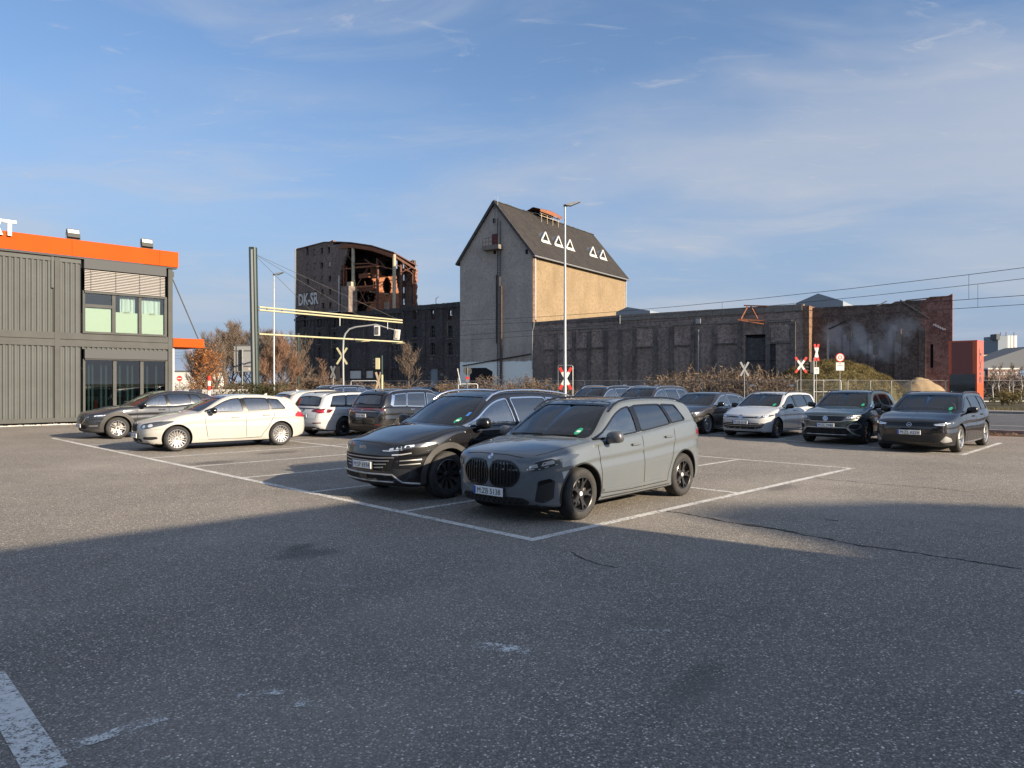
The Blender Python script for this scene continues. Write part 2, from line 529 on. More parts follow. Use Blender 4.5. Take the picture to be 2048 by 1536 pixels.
class Body:
    """lofted car body: lower tub with wheel arches and a hollow greenhouse with real window openings"""
    def __init__(s, sp):
        s.sp = sp
        s.L = sp['L']; s.W = sp['W']/2; s.fo = sp['fo']; s.wb = sp['wb']; s.R = sp['R']
        s.x0 = s.fo + s.wb/2
        s.deck = pchip(sp['deck']); s.bot = pchip(sp['bot']); s.roof = pchip(sp['roof'])
        s.plan = pchip([(x, w) for x, w in sp['plan']])
        s.crown = pchip(sp.get('crown', [(0,.03),(.15,.07),(.6,.10),(1.3,.09),(s.L-.6,.09),(s.L-.1,.06),(s.L,.03)]))
        s.tumble = sp.get('tumble', 0.30)
        s.er = sp.get('er', 0.10)
        s.lower = s.make_lower()
        s.bvh_low_full = s.bvh(s.lower)
        s.upper_full = s.make_upper(0.0)
        s.bvh_up = s.bvh(s.upper_full)
        s.cut()
    def bvh(s, me):
        return BVHTree.FromPolygons([v.co.copy() for v in me.vertices], [list(p.vertices) for p in me.polygons])
    def bow(s, x, yr):
        sp = s.sp
        b = sp.get('bow_f', .2)*(1-sstep(x/1.2))*abs(yr)**2.2
        b -= sp.get('bow_r', .14)*(1-sstep((s.L-x)/1.0))*abs(yr)**2.2
        return b
    def make_lower(s):
        L = s.L
        xs = [0,.012,.03,.055,.09,.13,.18,.24,.31,.4,.5,.6]
        xs = xs + [x for x in [.7+.1*i for i in range(100)] if x < L-.62] + [L-x for x in reversed(xs)]
        rings = []
        for x in xs:
            W = s.plan(x); zb = s.bot(x); zt = s.deck(x); c = s.crown(x)
            zs = zt-c; H = zs-zb
            p = [(0,zb),(.72*W,zb),(.915*W,zb+.012),(.968*W,zb+min(.06,.15*H)),(.984*W,zb+.24*H),(.996*W,zb+.42*H),(1.0*W,zb+.56*H),
                 (.981*W,zb+.70*H),(.9805*W,zb+.74*H),(.9865*W,zb+.765*H),(.985*W,zb+.80*H),(.972*W,zb+.90*H),(.952*W,zs),(.925*W,zs+.35*c),(.87*W,zs+.58*c),(.70*W,zs+.82*c),(.40*W,zs+.955*c),(0,zt)]
            q = catmull(p, 2)
            rings.append([(x + s.bow(x, y/s.W), y, z) for y, z in q])
        n = len(rings[0])
        v, f = [], []
        idx = []
        for rg in rings:
            a = []
            for (x,y,z) in rg:
                a.append(len(v)); v.append((x-s.x0, y, z))
            b = []
            for k,(x,y,z) in enumerate(rg):
                if k in (0, n-1): b.append(a[k])
                else: b.append(len(v)); v.append((x-s.x0, -y, z))
            idx.append((a,b))
        for i in range(len(rings)-1):
            for k in range(n-1):
                a0,b0 = idx[i]; a1,b1 = idx[i+1]
                f.append((a0[k],a0[k+1],a1[k+1],a1[k]))
                f.append((b0[k],b1[k],b1[k+1],b0[k+1]))
        # caps: shrinking loops that follow the bow
        for e, x in ((0, xs[0]), (len(rings)-1, xs[-1])):
            a, b = idx[e]
            loop = a + b[-2:0:-1]
            zc = (v[a[0]][2]+v[a[-1]][2])/2
            prev = loop
            for c in (.8,.6,.4,.2):
                cur = []
                for i in loop:
                    px,py,pz = v[i]
                    y = py*c
                    cur.append(len(v)); v.append((x + s.bow(x, y/s.W) - s.x0, y, zc+(pz-zc)*c))
                for k in range(len(loop)):
                    k2 = (k+1) % len(loop)
                    f.append((prev[k],prev[k2],cur[k2],cur[k]))
                prev = cur
            m = len(v); v.append((x - s.x0, 0, zc))
            for k in range(len(loop)):
                f.append((prev[k],prev[(k+1) % len(loop)],m))
        f = [[i for j, i in enumerate(q) if i not in q[:j]] for q in f]
        f = [q for q in f if len(q) > 2]
        return s.clean(v, f)
    def clean(s, v, f):
        me = bpy.data.meshes.new('body'); me.from_pydata(v, [], f)
        bm = bmesh.new(); bm.from_mesh(me)
        bmesh.ops.remove_doubles(bm, verts=bm.verts, dist=0.0004)
        bmesh.ops.recalc_face_normals(bm, faces=bm.faces)
        if bm.calc_volume(signed=True) < 0: bmesh.ops.reverse_faces(bm, faces=bm.faces)
        bm.to_mesh(me); bm.free()
        return me
    def zbelt(s, x):
        return s.deck(x) - s.crown(x)*0.72
    def bowg(s, x, yr):
        r = s.sp['roof']
        xa, xb = r[0][0], r[-1][0]
        b = s.sp.get('bow_g', .24)*(1-sstep((x-xa)/1.3))*abs(yr)**2
        b -= s.sp.get('bow_gr', .14)*(1-sstep((xb-x)/.9))*abs(yr)**2
        return b
    def zside(s, x):
        """top of the upright side at station x"""
        zr = s.roof(x); h = max(.02, zr - s.zbelt(x))
        return zr - min(s.er, .42*h)
    def ybase(s, x):
        return s.plan(x)*s.sp.get('gw', .905)
    def make_upper(s, inset):
        r = s.sp['roof']
        xa, xb = r[0][0], r[-1][0]
        m = 46
        if inset:
            while s.roof(xa) - s.zbelt(xa) < .07: xa += .01
            while s.roof(xb) - s.zbelt(xb) < .07: xb -= .01
        rings = []
        for i in range(m+1):
            x = xa + (xb-xa)*i/m
            zb = s.zbelt(x)
            zr = max(s.roof(x) - inset, zb+.02-inset*.3)
            h = max(.008, zr-zb)
            er = min(s.er, .42*h)
            wb = s.ybase(x) - inset
            tum = s.tumble
            y1 = wb - tum*(h-er)*(0.65+0.35*min(1,(h-er)/.4))
            z1 = zr-er
            z0 = zb - .09 - inset*2
            bulge = .012*min(1, h/.4)
            p = [(wb+.004,z0),(wb,zb),(wb-.30*(wb-y1)+bulge,zb+.33*(z1-zb)),(wb-.64*(wb-y1)+bulge,zb+.67*(z1-zb)),(y1,z1),
                 (y1-.025,z1+.50*er),(y1-.075,z1+.80*er),(y1-.20,zr-.016),(y1*.5,zr-.003),(0,zr)]
            q = catmull(p, 2)
            rings.append([(x + s.bowg(x, y/s.W), max(0.0, y), z) for y, z in q])
        n = len(rings[0])
        v, f, idx = [], [], []
        for rg in rings:
            a, b = [], []
            for x,y,z in rg:
                a.append(len(v)); v.append((x-s.x0,y,z))
            for k,(x,y,z) in enumerate(rg):
                if k == n-1: b.append(a[k])
                else: b.append(len(v)); v.append((x-s.x0,-y,z))
            idx.append((a,b))
        for i in range(m):
            a0,b0 = idx[i]; a1,b1 = idx[i+1]
            for k in range(n-1):
                f.append((a0[k],a0[k+1],a1[k+1],a1[k])); f.append((b0[k],b1[k],b1[k+1],b0[k+1]))
            f.append((a0[0],a1[0],b1[0],b0[0]))
        for e in (0, m):
            a,b = idx[e]
            for k in range(n-1):
                q = [a[k],a[k+1],b[k+1],b[k]]
                q = [i for j,i in enumerate(q) if i not in q[:j]]
                f.append(q)
        return s.clean(v, f)
    def win_polys(s):
        """side window outlines (x,z) generated from the pillars"""
        out = []
        for (xb0, xt0, xb1, xt1, kind) in s.sp['wins']:
            zl = lambda x: s.zbelt(x) + .035
            zh = lambda x: s.zside(x - s.bowg(x, .8)) - .005
            poly = []
            N = 10
            for i in range(N+1):
                x = xb0 + (xb1-xb0)*i/N
                poly.append((x, zl(x)))
            for i in range(N+1):
                x = xt1 + (xt0-xt1)*i/N
                poly.append((x, max(zl(x)+.004, zh(x))))
            # round the corners a little
            poly = s.round_corners(poly, .045)
            out.append((poly, kind))
        return out
    @staticmethod
    def round_corners(poly, r):
        out = []
        n = len(poly)
        for i in range(n):
            a, b, c = Vector(poly[i-1]), Vector(poly[i]), Vector(poly[(i+1)%n])
            d1, d2 = a-b, c-b
            if d1.length < 1e-5 or d2.length < 1e-5:
                continue
            ang = d1.angle(d2)
            if ang > R(150): out.append(tuple(b)); continue
            r1 = min(r, d1.length*.48); r2 = min(r, d2.length*.48)
            p, q = b+d1.normalized()*r1, b+d2.normalized()*r2
            for t in (0,.33,.67,1):
                out.append(tuple(p*(1-t)**2 + b*2*t*(1-t) + q*t*t))
        return out
    def cut(s):
        x0 = s.x0
        # wheel arches
        m = MB()
        cuts = []
        Ra = s.sp.get('Ra', s.R+.055)
        for ax in (s.fo, s.fo+s.wb):
            for sg in (1,-1):
                mb = MB()
                prof = [(0.0,0.0),(Ra,0.0),(Ra,.45),(0.0,.45)]
                n = 40
                ring = [(ax-x0+Ra*math.cos(2*math.pi*k/n), s.R+.005+Ra*math.sin(2*math.pi*k/n)*(1 if math.sin(2*math.pi*k/n) > 0 else 1)) for k in range(n)]
                mb.prism(ring, (1,0,0), (0,0,1), (0,sg,0), t0=s.W-.30, t1=s.W+.15, mi=1)
                cuts.append(mb.mesh('c'))
        lw = s.lower.copy()
        for c in cuts:
            for k in range(2): c.materials.append(CM['well'])
        lw.materials.clear()
        lw.materials.append(CM['black']); lw.materials.append(CM['well']); lw.materials.append(CM['inter']); lw.materials.append(CM['black'])
        s.low = boolean_safe(lw, cuts)
        xa, xb = s.sp['roof'][0][0]-x0, s.sp['roof'][-1][0]-x0
        for p in s.low.polygons:
            c = p.center
            if p.material_index == 0:
                if p.normal.z > .8 and xa+.32 < c.x < xb-.30 and abs(c.y) < s.W*.80: p.material_index = 2
                elif p.normal.z < -.6 and c.z < .42: p.material_index = 3
        # greenhouse
        inner = s.make_upper(0.028)
        up = boolean_safe(s.upper_full.copy(), [inner])
        s.wp = s.win_polys()
        cuts = []
        for poly, kind in s.wp:
            for sg in (1,-1):
                mb = MB()
                mb.prism([(x-x0, z) for x, z in poly], (1,0,0), (0,0,1), (0,sg,0), t0=s.W*.45, t1=s.W+.2)
                cuts.append(mb.mesh('w'))
        s.fpoly = s.screen_poly(True); s.bpoly = s.screen_poly(False)
        xm = s.sp['roof'][0][0]
        for poly, a, b in ((s.fpoly, xm-.4-x0, xm+1.5-x0), (s.bpoly, s.sp['roof'][-1][0]-1.3-x0, s.L+.3-x0)):
            if poly:
                mb = MB(); mb.prism(poly, (0,1,0), (0,0,1), (1,0,0), t0=a, t1=b)
                cuts.append(mb.mesh('w'))
        s.up = boolean_safe(up, cuts)
        for me in (s.low, s.up): shade(me, 32)
    def screen_poly(s, front):
        sp = s.sp
        if front:
            zb, zt, inb, int = sp.get('wscreen', (None,None,.10,.13))[:4] if 'wscreen' in sp else (None,None,.10,.13)
            xa = sp['roof'][0][0]
            zlo = zb or (s.deck(xa+.18)+.012); zhi = zt or (max(z for _, z in sp['roof'])-.082)
            xs = [xa+.02*i for i in range(100)]
        else:
            if 'rscreen' not in sp: return None
            zlo, zhi, inb, int = sp['rscreen']
            xb = sp['roof'][-1][0]
            xs = [xb-.02*i for i in range(80)]
        def half(z):
            # half width of the glass at height z
            for x in xs:
                if s.roof(x) >= z+.012: break
            h = max(.02, s.roof(x)-s.zbelt(x)); er = min(s.er,.42*h)
            w = s.ybase(x) - s.tumble*max(0,(z-s.zbelt(x)))*(0.65+.35*min(1,max(0,z-s.zbelt(x))/.4))
            t = (z-zlo)/(zhi-zlo)
            return w - (inb + (int-inb)*t)
        N = 8
        right = [(half(zlo+(zhi-zlo)*i/N), zlo+(zhi-zlo)*i/N) for i in range(N+1)]
        nb = 8
        top = [(right[-1][0]*(1-2*i/nb), zhi+.012*(1-(1-2*i/nb)**2)) for i in range(1, nb)]
        poly = right + top + [(-y, z) for y, z in reversed(right)] + [(right[0][0]*(-1+2*i/nb), zlo+.03*(1-(1-2*i/nb)**2)*(1 if front else .3)) for i in range(1, nb)]
        return s.round_corners(poly, .06)

BODIES = {}
class Car:
    def __init__(s, name, sp, loc, heading, paint, label, group=None, cat='car', rz_extra=0, model=None, detail=True):
        key = model or name
        if key not in BODIES: BODIES[key] = Body(sp)
        s.B = BODIES[key]; s.sp = sp; s.paint = paint
        s.root = empty(name, loc, heading)
        tag(s.root, label, cat, group)
        B = s.B
        me = B.low.copy(); me.materials[0] = paint
        s.body = link('body', me, None, s.root)
        me = B.up.copy(); me.materials.clear(); me.materials.append(sp.get('roof_paint', paint))
        s.green = link('cabin_shell', me, None, s.root)
        s.glaze()
        s.cabin()
        s.wheels()
    # ---- projection
    def cast(s, axis, a, b):
        x0 = s.B.x0
        if axis == 'F': o, d = Vector((-6, a, b)), Vector((1,0,0))
        elif axis == 'B': o, d = Vector((6, a, b)), Vector((-1,0,0))
        elif axis == 'L': o, d = Vector((a-x0, 4, b)), Vector((0,-1,0))
        elif axis == 'R': o, d = Vector((a-x0, -4, b)), Vector((0,1,0))
        else: o, d = Vector((a-x0, b, 4)), Vector((0,0,-1))
        best = None
        for t in (s.B.bvh_low_full, s.B.bvh_up):
            h = t.ray_cast(o, d)
            if h[0] is not None and (best is None or h[3] < best[3]): best = h
        if best is None:
            for t in (s.B.bvh_low_full, s.B.bvh_up):
                h = t.find_nearest(o + d*(o.dot(-d)-.3) if axis in 'FB' else o + d*3.2)
                if h[0] is not None and (best is None or h[3] < best[3]): best = h
        n = best[1]
        if n.dot(d) > 0: n = -n
        return best[0], n
    def patch(s, name, axis, poly, mat, off=.003, thick=0.0, step=.07, parent=None, mirror=True, smooth=60):
        """polygon laid on the body surface; thick raises it and gives it an edge"""
        objs = []
        if axis == 'S': jobs = [('L', poly), ('R', poly)]
        elif mirror and axis in 'FBT':
            jobs = [(axis, poly), (axis, ([(-a, b) for a, b in poly] if axis != 'T' else [(a, -b) for a, b in poly])[::-1])]
        else: jobs = [(axis, poly)]
        for ax, pl in jobs:
            bm = bmesh.new()
            vs = [bm.verts.new((a, b, 0)) for a, b in pl]
            bm.faces.new(vs)
            bmesh.ops.triangulate(bm, faces=bm.faces)
            for i, axn in ((0, Vector((1,0,0))), (1, Vector((0,1,0)))):
                lo = min(p[i] for p in pl); hi = max(p[i] for p in pl)
                k = int((hi-lo)/step)
                for j in range(1, k+1):
                    c = lo + (hi-lo)*j/(k+1)
                    bmesh.ops.bisect_plane(bm, geom=bm.verts[:]+bm.edges[:]+bm.faces[:], plane_co=axn*c, plane_no=axn)
            bound = [e for e in bm.edges if e.is_boundary]
            hits = {v: s.cast(ax, v.co.x, v.co.y) for v in bm.verts}
            for v, (p, n) in hits.items(): v.co = p + n*(off+thick)
            if thick:
                ret = bmesh.ops.extrude_edge_only(bm, edges=bound)
                new = [g for g in ret['geom'] if isinstance(g, bmesh.types.BMVert)]
                olds = list(hits.items())
                from_kd = {}
                for v in new:
                    bv = min(olds, key=lambda it: (it[0].co - v.co).length_squared)
                    p, n = bv[1]
                    v.co = p - n*.012
            bmesh.ops.recalc_face_normals(bm, faces=bm.faces)
            me = bpy.data.meshes.new(name); bm.to_mesh(me); bm.free()
            # orient outward
            if me.polygons:
                c = sum((p.normal.dot({'F':Vector((-1,0,0)),'B':Vector((1,0,0)),'L':Vector((0,1,0)),'R':Vector((0,-1,0)),'T':Vector((0,0,1))}[ax])*p.area for p in me.polygons))
                if c < 0: me.flip_normals()
            objs.append(link(name, me, mat, parent or s.root, smooth))
        return objs
    def strip(s, name, axis, path, w, mat, off=.003, thick=0.0, closed=False, parent=None, mirror=True, seg=.05):
        """narrow band along a path on the surface"""
        objs = []
        if axis == 'S': jobs = [('L', path), ('R', path)]
        elif mirror and axis in 'FBT': jobs = [(axis, path), (axis, [(-a, b) for a, b in path] if axis != 'T' else [(a, -b) for a, b in path])]
        else: jobs = [(axis, path)]
        for ax, pl in jobs:
            pts = []
            P = [Vector(p) for p in pl]
            if closed: P.append(P[0])
            for i in range(len(P)-1):
                n = max(1, int((P[i+1]-P[i]).length/seg))
                for k in range(n): pts.append(P[i].lerp(P[i+1], k/n))
            if not closed: pts.append(P[-1])
            N = len(pts)
            mb = MB()
            rows = []
            for i in range(N):
                a = pts[i-1] if (i > 0 or closed) else pts[0]
                b = pts[(i+1) % N] if (i < N-1 or closed) else pts[-1]
                d = (b-a)
                if d.length < 1e-7: d = Vector((1,0))
                d.normalize(); nn = Vector((-d.y, d.x))*(w/2)
                q = []
                for sd in (-1, 1):
                    p, nr = s.cast(ax, pts[i].x+nn.x*sd, pts[i].y+nn.y*sd)
                    q.append((p + nr*(off+thick), p - nr*.01))
                rows.append(q)
            v = []; f = []
            for q in rows:
                v += [q[0][1], q[0][0], q[1][0], q[1][1]]
            lim = N if closed else N-1
            for i in range(lim):
                a, b = i*4, ((i+1) % N)*4
                ks = (0,1,2) if thick else (1,)
                for k in ks: f.append((a+k, a+k+1, b+k+1, b+k))
            if thick and not closed:
                f += [(0,1,2,3), ((N-1)*4+3,(N-1)*4+2,(N-1)*4+1,(N-1)*4)]
            mb.add(v, f)
            objs.append(mb.build(name, mat, parent or s.root, 50))
        return objs
    # ---- glass
    def glaze(s):
        B = s.B
        trim = s.sp.get('trim', 'gloss')
        for poly, kind in B.wp:
            s.patch('side_window', 'S', poly, CM['side' if kind == 'c' else 'dark'], off=-.004, step=.12)
            s.strip('window_trim', 'S', poly, .022, CM[trim], off=.002, thick=.004, closed=True, seg=.12)
        if B.fpoly:
            w = s.patch('windscreen', 'F', B.fpoly, CM['clear'], off=-.004, step=.09, mirror=False)[0]
            s.strip('screen_edge', 'F', B.fpoly, .05, CM['gloss'], off=.0025, closed=True, mirror=False, seg=.08, parent=w)
            s.screen = w
        if B.bpoly:
            w = s.patch('rear_window', 'B', B.bpoly, CM['dark'], off=-.004, step=.09, mirror=False)[0]
            s.strip('screen_edge', 'B', B.bpoly, .05, CM['gloss'], off=.0025, closed=True, mirror=False, seg=.08, parent=w)
        # black pillar covers between the side windows
        wp = s.sp['wins']
        for a, b in zip(wp[:-1], wp[1:]):
            xb, xt = (a[2]+b[0])/2, (a[3]+b[1])/2
            wd = max(.03, (b[0]-a[2]) - .012)
            zb, zt = B.zbelt((xb))+.03, B.zside(xt)-.008
            s.strip('pillar_cover', 'S', [(xb, zb), (xt, zt)], wd, CM['gloss'], off=.002, thick=.002)
    def cabin(s):
        B = s.B; x0 = B.x0
        xa = s.sp['roof'][0][0] - x0
        zb = B.zbelt(x0)
        hroof = max(z for _, z in s.sp['roof'])
        mb = MB()
        mb.add(*rounded_box(xa+.50, xa+.86, -B.W*.76, B.W*.76, zb-.02, zb+.085, .03))
        mb.build('dashboard', CM['inter'], s.root, 40)
        mb = MB()
        c = Vector((xa+.98, -B.W*.38, zb+.10))
        pts = [c + Vector((.06*math.sin(t), .17*math.cos(t), .17*math.sin(t))) for t in [2*math.pi*k/20 for k in range(21)]]
        mb.tube(pts, .015, 6)
        mb.build('steering_wheel', CM['inter'], s.root, 60)
        xs_seat = [xa+1.52, min(xa+2.45, s.sp['roof'][-1][0]-x0-.75)]
        for i, xs in enumerate(xs_seat):
            for sg in (-1, 1):
                mb = MB()
                y = sg*B.W*.40
                mb.add(*rounded_box(xs-.06, xs+.07, y-.24, y+.24, zb-.08, min(hroof-.28, zb+.22), .045))
                mb.add(*rounded_box(xs-.01, xs+.09, y-.13, y+.13, min(hroof-.27, zb+.24), min(hroof-.10, zb+.40), .04))
                mb.build('seat', CM['seat'], s.root, 40)
        mb = MB()
        zt = hroof-.10
        mb.add(*rounded_box(xa+1.02, xa+1.06, -.13, .13, zt-.12, zt-.05, .015))
        mb.build('rear_view_mirror', CM['inter'], s.root, 40)
    # ---- wheels
    def wheels(s):
        sp = s.sp; B = s.B
        key = (sp['R'], sp['rim'], sp['rim_r'])
        if key not in WHEELS: WHEELS[key] = wheel_meshes(sp['R'], sp['rim_r'], sp['rim'], .215)
        ty, rm, dc, cp = WHEELS[key]
        for ax in (B.fo, B.fo+B.wb):
            for sg in (-1, 1):
                steer = sp.get('steer', 0) if ax == B.fo else 0
                w = empty('wheel', (ax-B.x0, sg*(B.W-.025-.1075), B.R), (0 if sg < 0 else math.pi)+steer, s.root)
                rmat, cmat = RIMMAT[sp['rim']]
                link('tyre', ty, CM['tyre'], w); link('rim', rm, rmat, w)
                link('brake_disc', dc, CM['disc'], w); link('hub_cap', cp, cmat, w)
    # ---- fittings
    def plate(s, axis, z, text, y=0.0, lean=0.0, w=.52):
        p, n = s.cast(axis, y, z)
        sg = -1 if axis == 'F' else 1
        e = empty('license_plate', p + Vector((sg*.022, 0, 0)), 0, s.root)
        mb = MB(); mb.add(*rounded_box(-.008, .008, -w/2, w/2, -.055, .055, .006, 1)); mb.build('plate_board', CM['white'], e)
        mb = MB(); mb.box(-.024, -.009 if sg < 0 else .024, -w/2-.008, w/2+.008, -.063, .063) if False else mb.box(min(-sg*.009,-sg*.020), max(-sg*.009,-sg*.020), -w/2-.008, w/2+.008, -.063, .063)
        mb.build('plate_holder', CM['black'], e)
        # left edge as the viewer sees it
        ls = w/2*(1 if sg < 0 else -1)
        q = ls*.84
        mb = MB(); mb.box(min(sg*.0085,sg*.0105), max(sg*.0085,sg*.0105), min(ls*.985,q), max(ls*.985,q), -.051, .051); mb.build('country_band', CM['blue'], e)
        if text: txt(text, .098, CM['ink'], e, Vector((sg*.0088, -ls*.06, 0)), axis, width=w*.79)
    def emblem(s, axis, z, r, kind, y=0.0):
        p, n = s.cast(axis, y, z)
        e = empty('emblem', p, 0, s.root)
        q = n.to_track_quat('Z', 'Y' if axis in 'FB' else 'X')
        e.rotation_mode = 'QUATERNION'; e.rotation_quaternion = q
        mb = MB(); mb.lathe([(0,.0),(r,.0),(r,.006),(r*.86,.009),(r*.86,.006),(0,.006)], 24); mb.build('ring', CM['chrome'], e, 40)
        up = q.inverted() @ Vector((0,0,1)); ang = math.atan2(up.y, up.x)
        if kind == 'quarters':
            for k in range(4):
                mb = MB()
                t0 = ang + k*math.pi/2
                pl = [(0,0)] + [(r*.80*math.cos(t0+j*math.pi/16), r*.80*math.sin(t0+j*math.pi/16)) for j in range(9)]
                mb.prism(pl, (1,0,0),(0,1,0),(0,0,1), t0=.0065, t1=.0085)
                mb.build('badge_field', CM['logo_w' if k % 2 else 'logo_b'], e)
        elif kind == 'vw':
            mb = MB(); mb.lathe([(0,.0062),(r*.84,.0062),(r*.84,.0075),(0,.0075)], 24); mb.build('badge_field', CM['logo_b'], e)
            mb = MB()
            ux = Vector((math.cos(ang), math.sin(ang), 0)); rx = Vector((math.sin(ang), -math.cos(ang), 0))
            def P(a, b): return rx*(a*r) + ux*(b*r) + Vector((0,0,.009))
            for a, b in (((-.36,.72),(0,.10)),((.36,.72),(0,.10)),((-.72,.36),(-.34,-.62)),((-.34,-.62),(0,.02)),((.72,.36),(.34,-.62)),((.34,-.62),(0,.02))):
                mb.bar(P(*a), P(*b), r*.17, .004)
            mb.build('badge_letters', CM['chrome'], e)
        elif kind == 'plain':
            mb = MB(); mb.lathe([(0,.0062),(r*.84,.0062),(r*.84,.0075),(0,.0075)], 24); mb.build('badge_field', CM['gloss'], e)
            mb = MB()
            ux = Vector((math.cos(ang), math.sin(ang), 0)); rx = Vector((math.sin(ang), -math.cos(ang), 0))
            def P(a, b): return rx*(a*r) + ux*(b*r) + Vector((0,0,.009))
            mb.bar(P(-.6,.2), P(0,-.35), r*.2, .004); mb.bar(P(.6,.2), P(0,-.35), r*.2, .004)
            mb.build('badge_letters', CM['chrome'], e)
    def mirrors(s, x, z, mat=None, size=1.0):
        B = s.B
        for sg in (-1, 1):
            y0 = B.plan(x)*.93
            yc = sg*(y0+.135*size)
            xc = x-B.x0
            e = empty('mirror', (xc, yc, z), 0, s.root)
            bm = bmesh.new()
            bmesh.ops.create_uvsphere(bm, u_segments=20, v_segments=12, radius=1)
            for v in bm.verts:
                c = v.co
                c.x, c.y, c.z = [math.copysign(abs(t)**.62, t) for t in c]
                x_ = c.x*.085*size
                if c.x > 0: x_ *= .55
                y_ = c.y*.125*size*(1 - .12*(c.z))
                v.co = Vector((x_ + .02*abs(c.y), y_*(1), c.z*.082*size + .012*sg*c.y))
            me = bpy.data.meshes.new('shell'); bm.to_mesh(me); bm.free()
            link('mirror_cap', me, mat or CM['gloss'], e, 60)
            mb = MB(); mb.add(*rounded_box(.050*size,.056*size,-.10*size,.10*size,-.058*size,.058*size,.002,1)); mb.build('mirror_glass', CM['chrome'], e)
            mb = MB(); mb.tube([(.0,-sg*.06,-.05), (.01,-sg*.13,-.085), (.02,-sg*.19,-.10)], [.035*size,.028,.03], 8); mb.build('stalk', CM['black'], e, 60)
    def handles(s, pts, mat=None):
        for (x, z) in pts:
            for sg in (-1, 1):
                p, n = s.cast('L' if sg > 0 else 'R', x, z)
                mb = MB()
                mb.add(*rounded_box(-.105,.105,-.016,.016,-.017,.017,.012))
                o = mb.build('door_handle', mat or s.paint, s.root, 50)
                o.location = p + n*.020
                s.patch('handle_cup', 'L' if sg > 0 else 'R', Body.round_corners([(x-.07,z-.03),(x+.07,z-.03),(x+.07,z+.035),(x-.07,z+.035)], .03), CM['seam'], off=.0015) if False else None
    def seams(s, paths):
        for p in paths:
            s.strip('panel_seam', 'S', p, .011, CM['seam'], off=.0018)
    def rails(s, xa, xb, mat, inset=.10, h=.035, r=.016):
        B = s.B
        for sg in (-1, 1):
            pts = []
            N = 14
            for i in range(N+1):
                x = xa + (xb-xa)*i/N
                y = B.ybase(x) - B.tumble*(B.zside(x)-B.zbelt(x))*.95 - .055
                p, n = s.cast('T', x, sg*y)
                lift = h*min(1, i/1.2, (N-i)/1.2)
                pts.append(p + Vector((0,0,lift)))
            mb = MB(); mb.tube(pts, r, 8); mb.build('roof_rail', mat, s.root, 60)
    def arches(s, w, mat, thick=.010, r=None):
        B = s.B
        Ra = s.sp.get('Ra', B.R+.055) + w/2 - .004
        for ax in (B.fo, B.fo+B.wb):
            path = []
            for k in range(0, 25):
                t = R(-22 + 224*k/24)
                z = B.R+.005 + Ra*math.sin(t)
                path.append((ax + Ra*math.cos(t), z))
            path = [p for p in path if p[1] > B.bot(min(max(p[0],.3),B.L-.3))+.03]
            s.strip('wheel_arch_trim', 'S', path, w, mat, off=.001, thick=thick, seg=.06)
    def antenna(s, x, mat=None):
        p, n = s.cast('T', x, 0)
        mb = MB()
        mb.add([(-.07,-.02,-.01),(.07,-.025,-.01),(.07,.025,-.01),(-.07,.02,-.01),(.05,0,.055),(.075,0,.05)],
               [(0,1,5,4),(3,4,5,2),(0,4,3),(1,2,5),(0,3,2,1)])
        o = mb.build('antenna_fin', mat or s.paint, s.root); o.location = p
    def tube_line(s, name, axis, path, r, mat, lift=.01, mirror=True):
        jobs = [1, -1] if mirror else [1]
        for sg in jobs:
            pts = []
            P = [Vector((a*sg if axis in 'FB' else a, b)) for a, b in path]
            for i in range(len(P)-1):
                n = max(1, int((P[i+1]-P[i]).length/.05))
                for k in range(n): pts.append(P[i].lerp(P[i+1], k/n))
            pts.append(P[-1])
            q = []
            for a in pts:
                p, n = s.cast(axis, a.x, a.y); q.append(p+n*lift)
            mb = MB(); mb.tube(q, r, 6); mb.build(name, mat, s.root, 60)

def txt(text, size, mat, parent, loc, axis, width=None, name='lettering', depth=.0015, bold=0.0):
    """flat raised lettering facing -x ('F'), +x ('B') of the parent"""
    cu = bpy.data.curves.new('t', 'FONT')
    cu.body = text; cu.size = 1.0; cu.align_x = 'CENTER'; cu.align_y = 'CENTER'
    cu.extrude = 0.0; cu.resolution_u = 3; cu.offset = bold
    o = bpy.data.objects.new('t', cu); COL.objects.link(o)
    dg = bpy.context.evaluated_depsgraph_get(); dg.update()
    me = bpy.data.meshes.new_from_object(o.evaluated_get(dg))
    bpy.data.objects.remove(o); bpy.data.curves.remove(cu)
    xs = [v.co.x for v in me.vertices]; ys = [v.co.y for v in me.vertices]
    cx, cy = (min(xs)+max(xs))/2, (min(ys)+max(ys))/2
    k = size/max(1e-4, max(ys)-min(ys))*.72
    kx = k if width is None else width/max(1e-4, max(xs)-min(xs))
    for v in me.vertices:
        a, b = (v.co.x-cx)*kx, (v.co.y-cy)*k
        if axis == 'F': v.co = Vector((-depth, -a, b))
        elif axis == 'B': v.co = Vector((depth, a, b))
        else: v.co = Vector((a, -depth, b))
    me.materials.clear()
    ob = link(name, me, mat, parent)
    ob.location = loc
    return ob

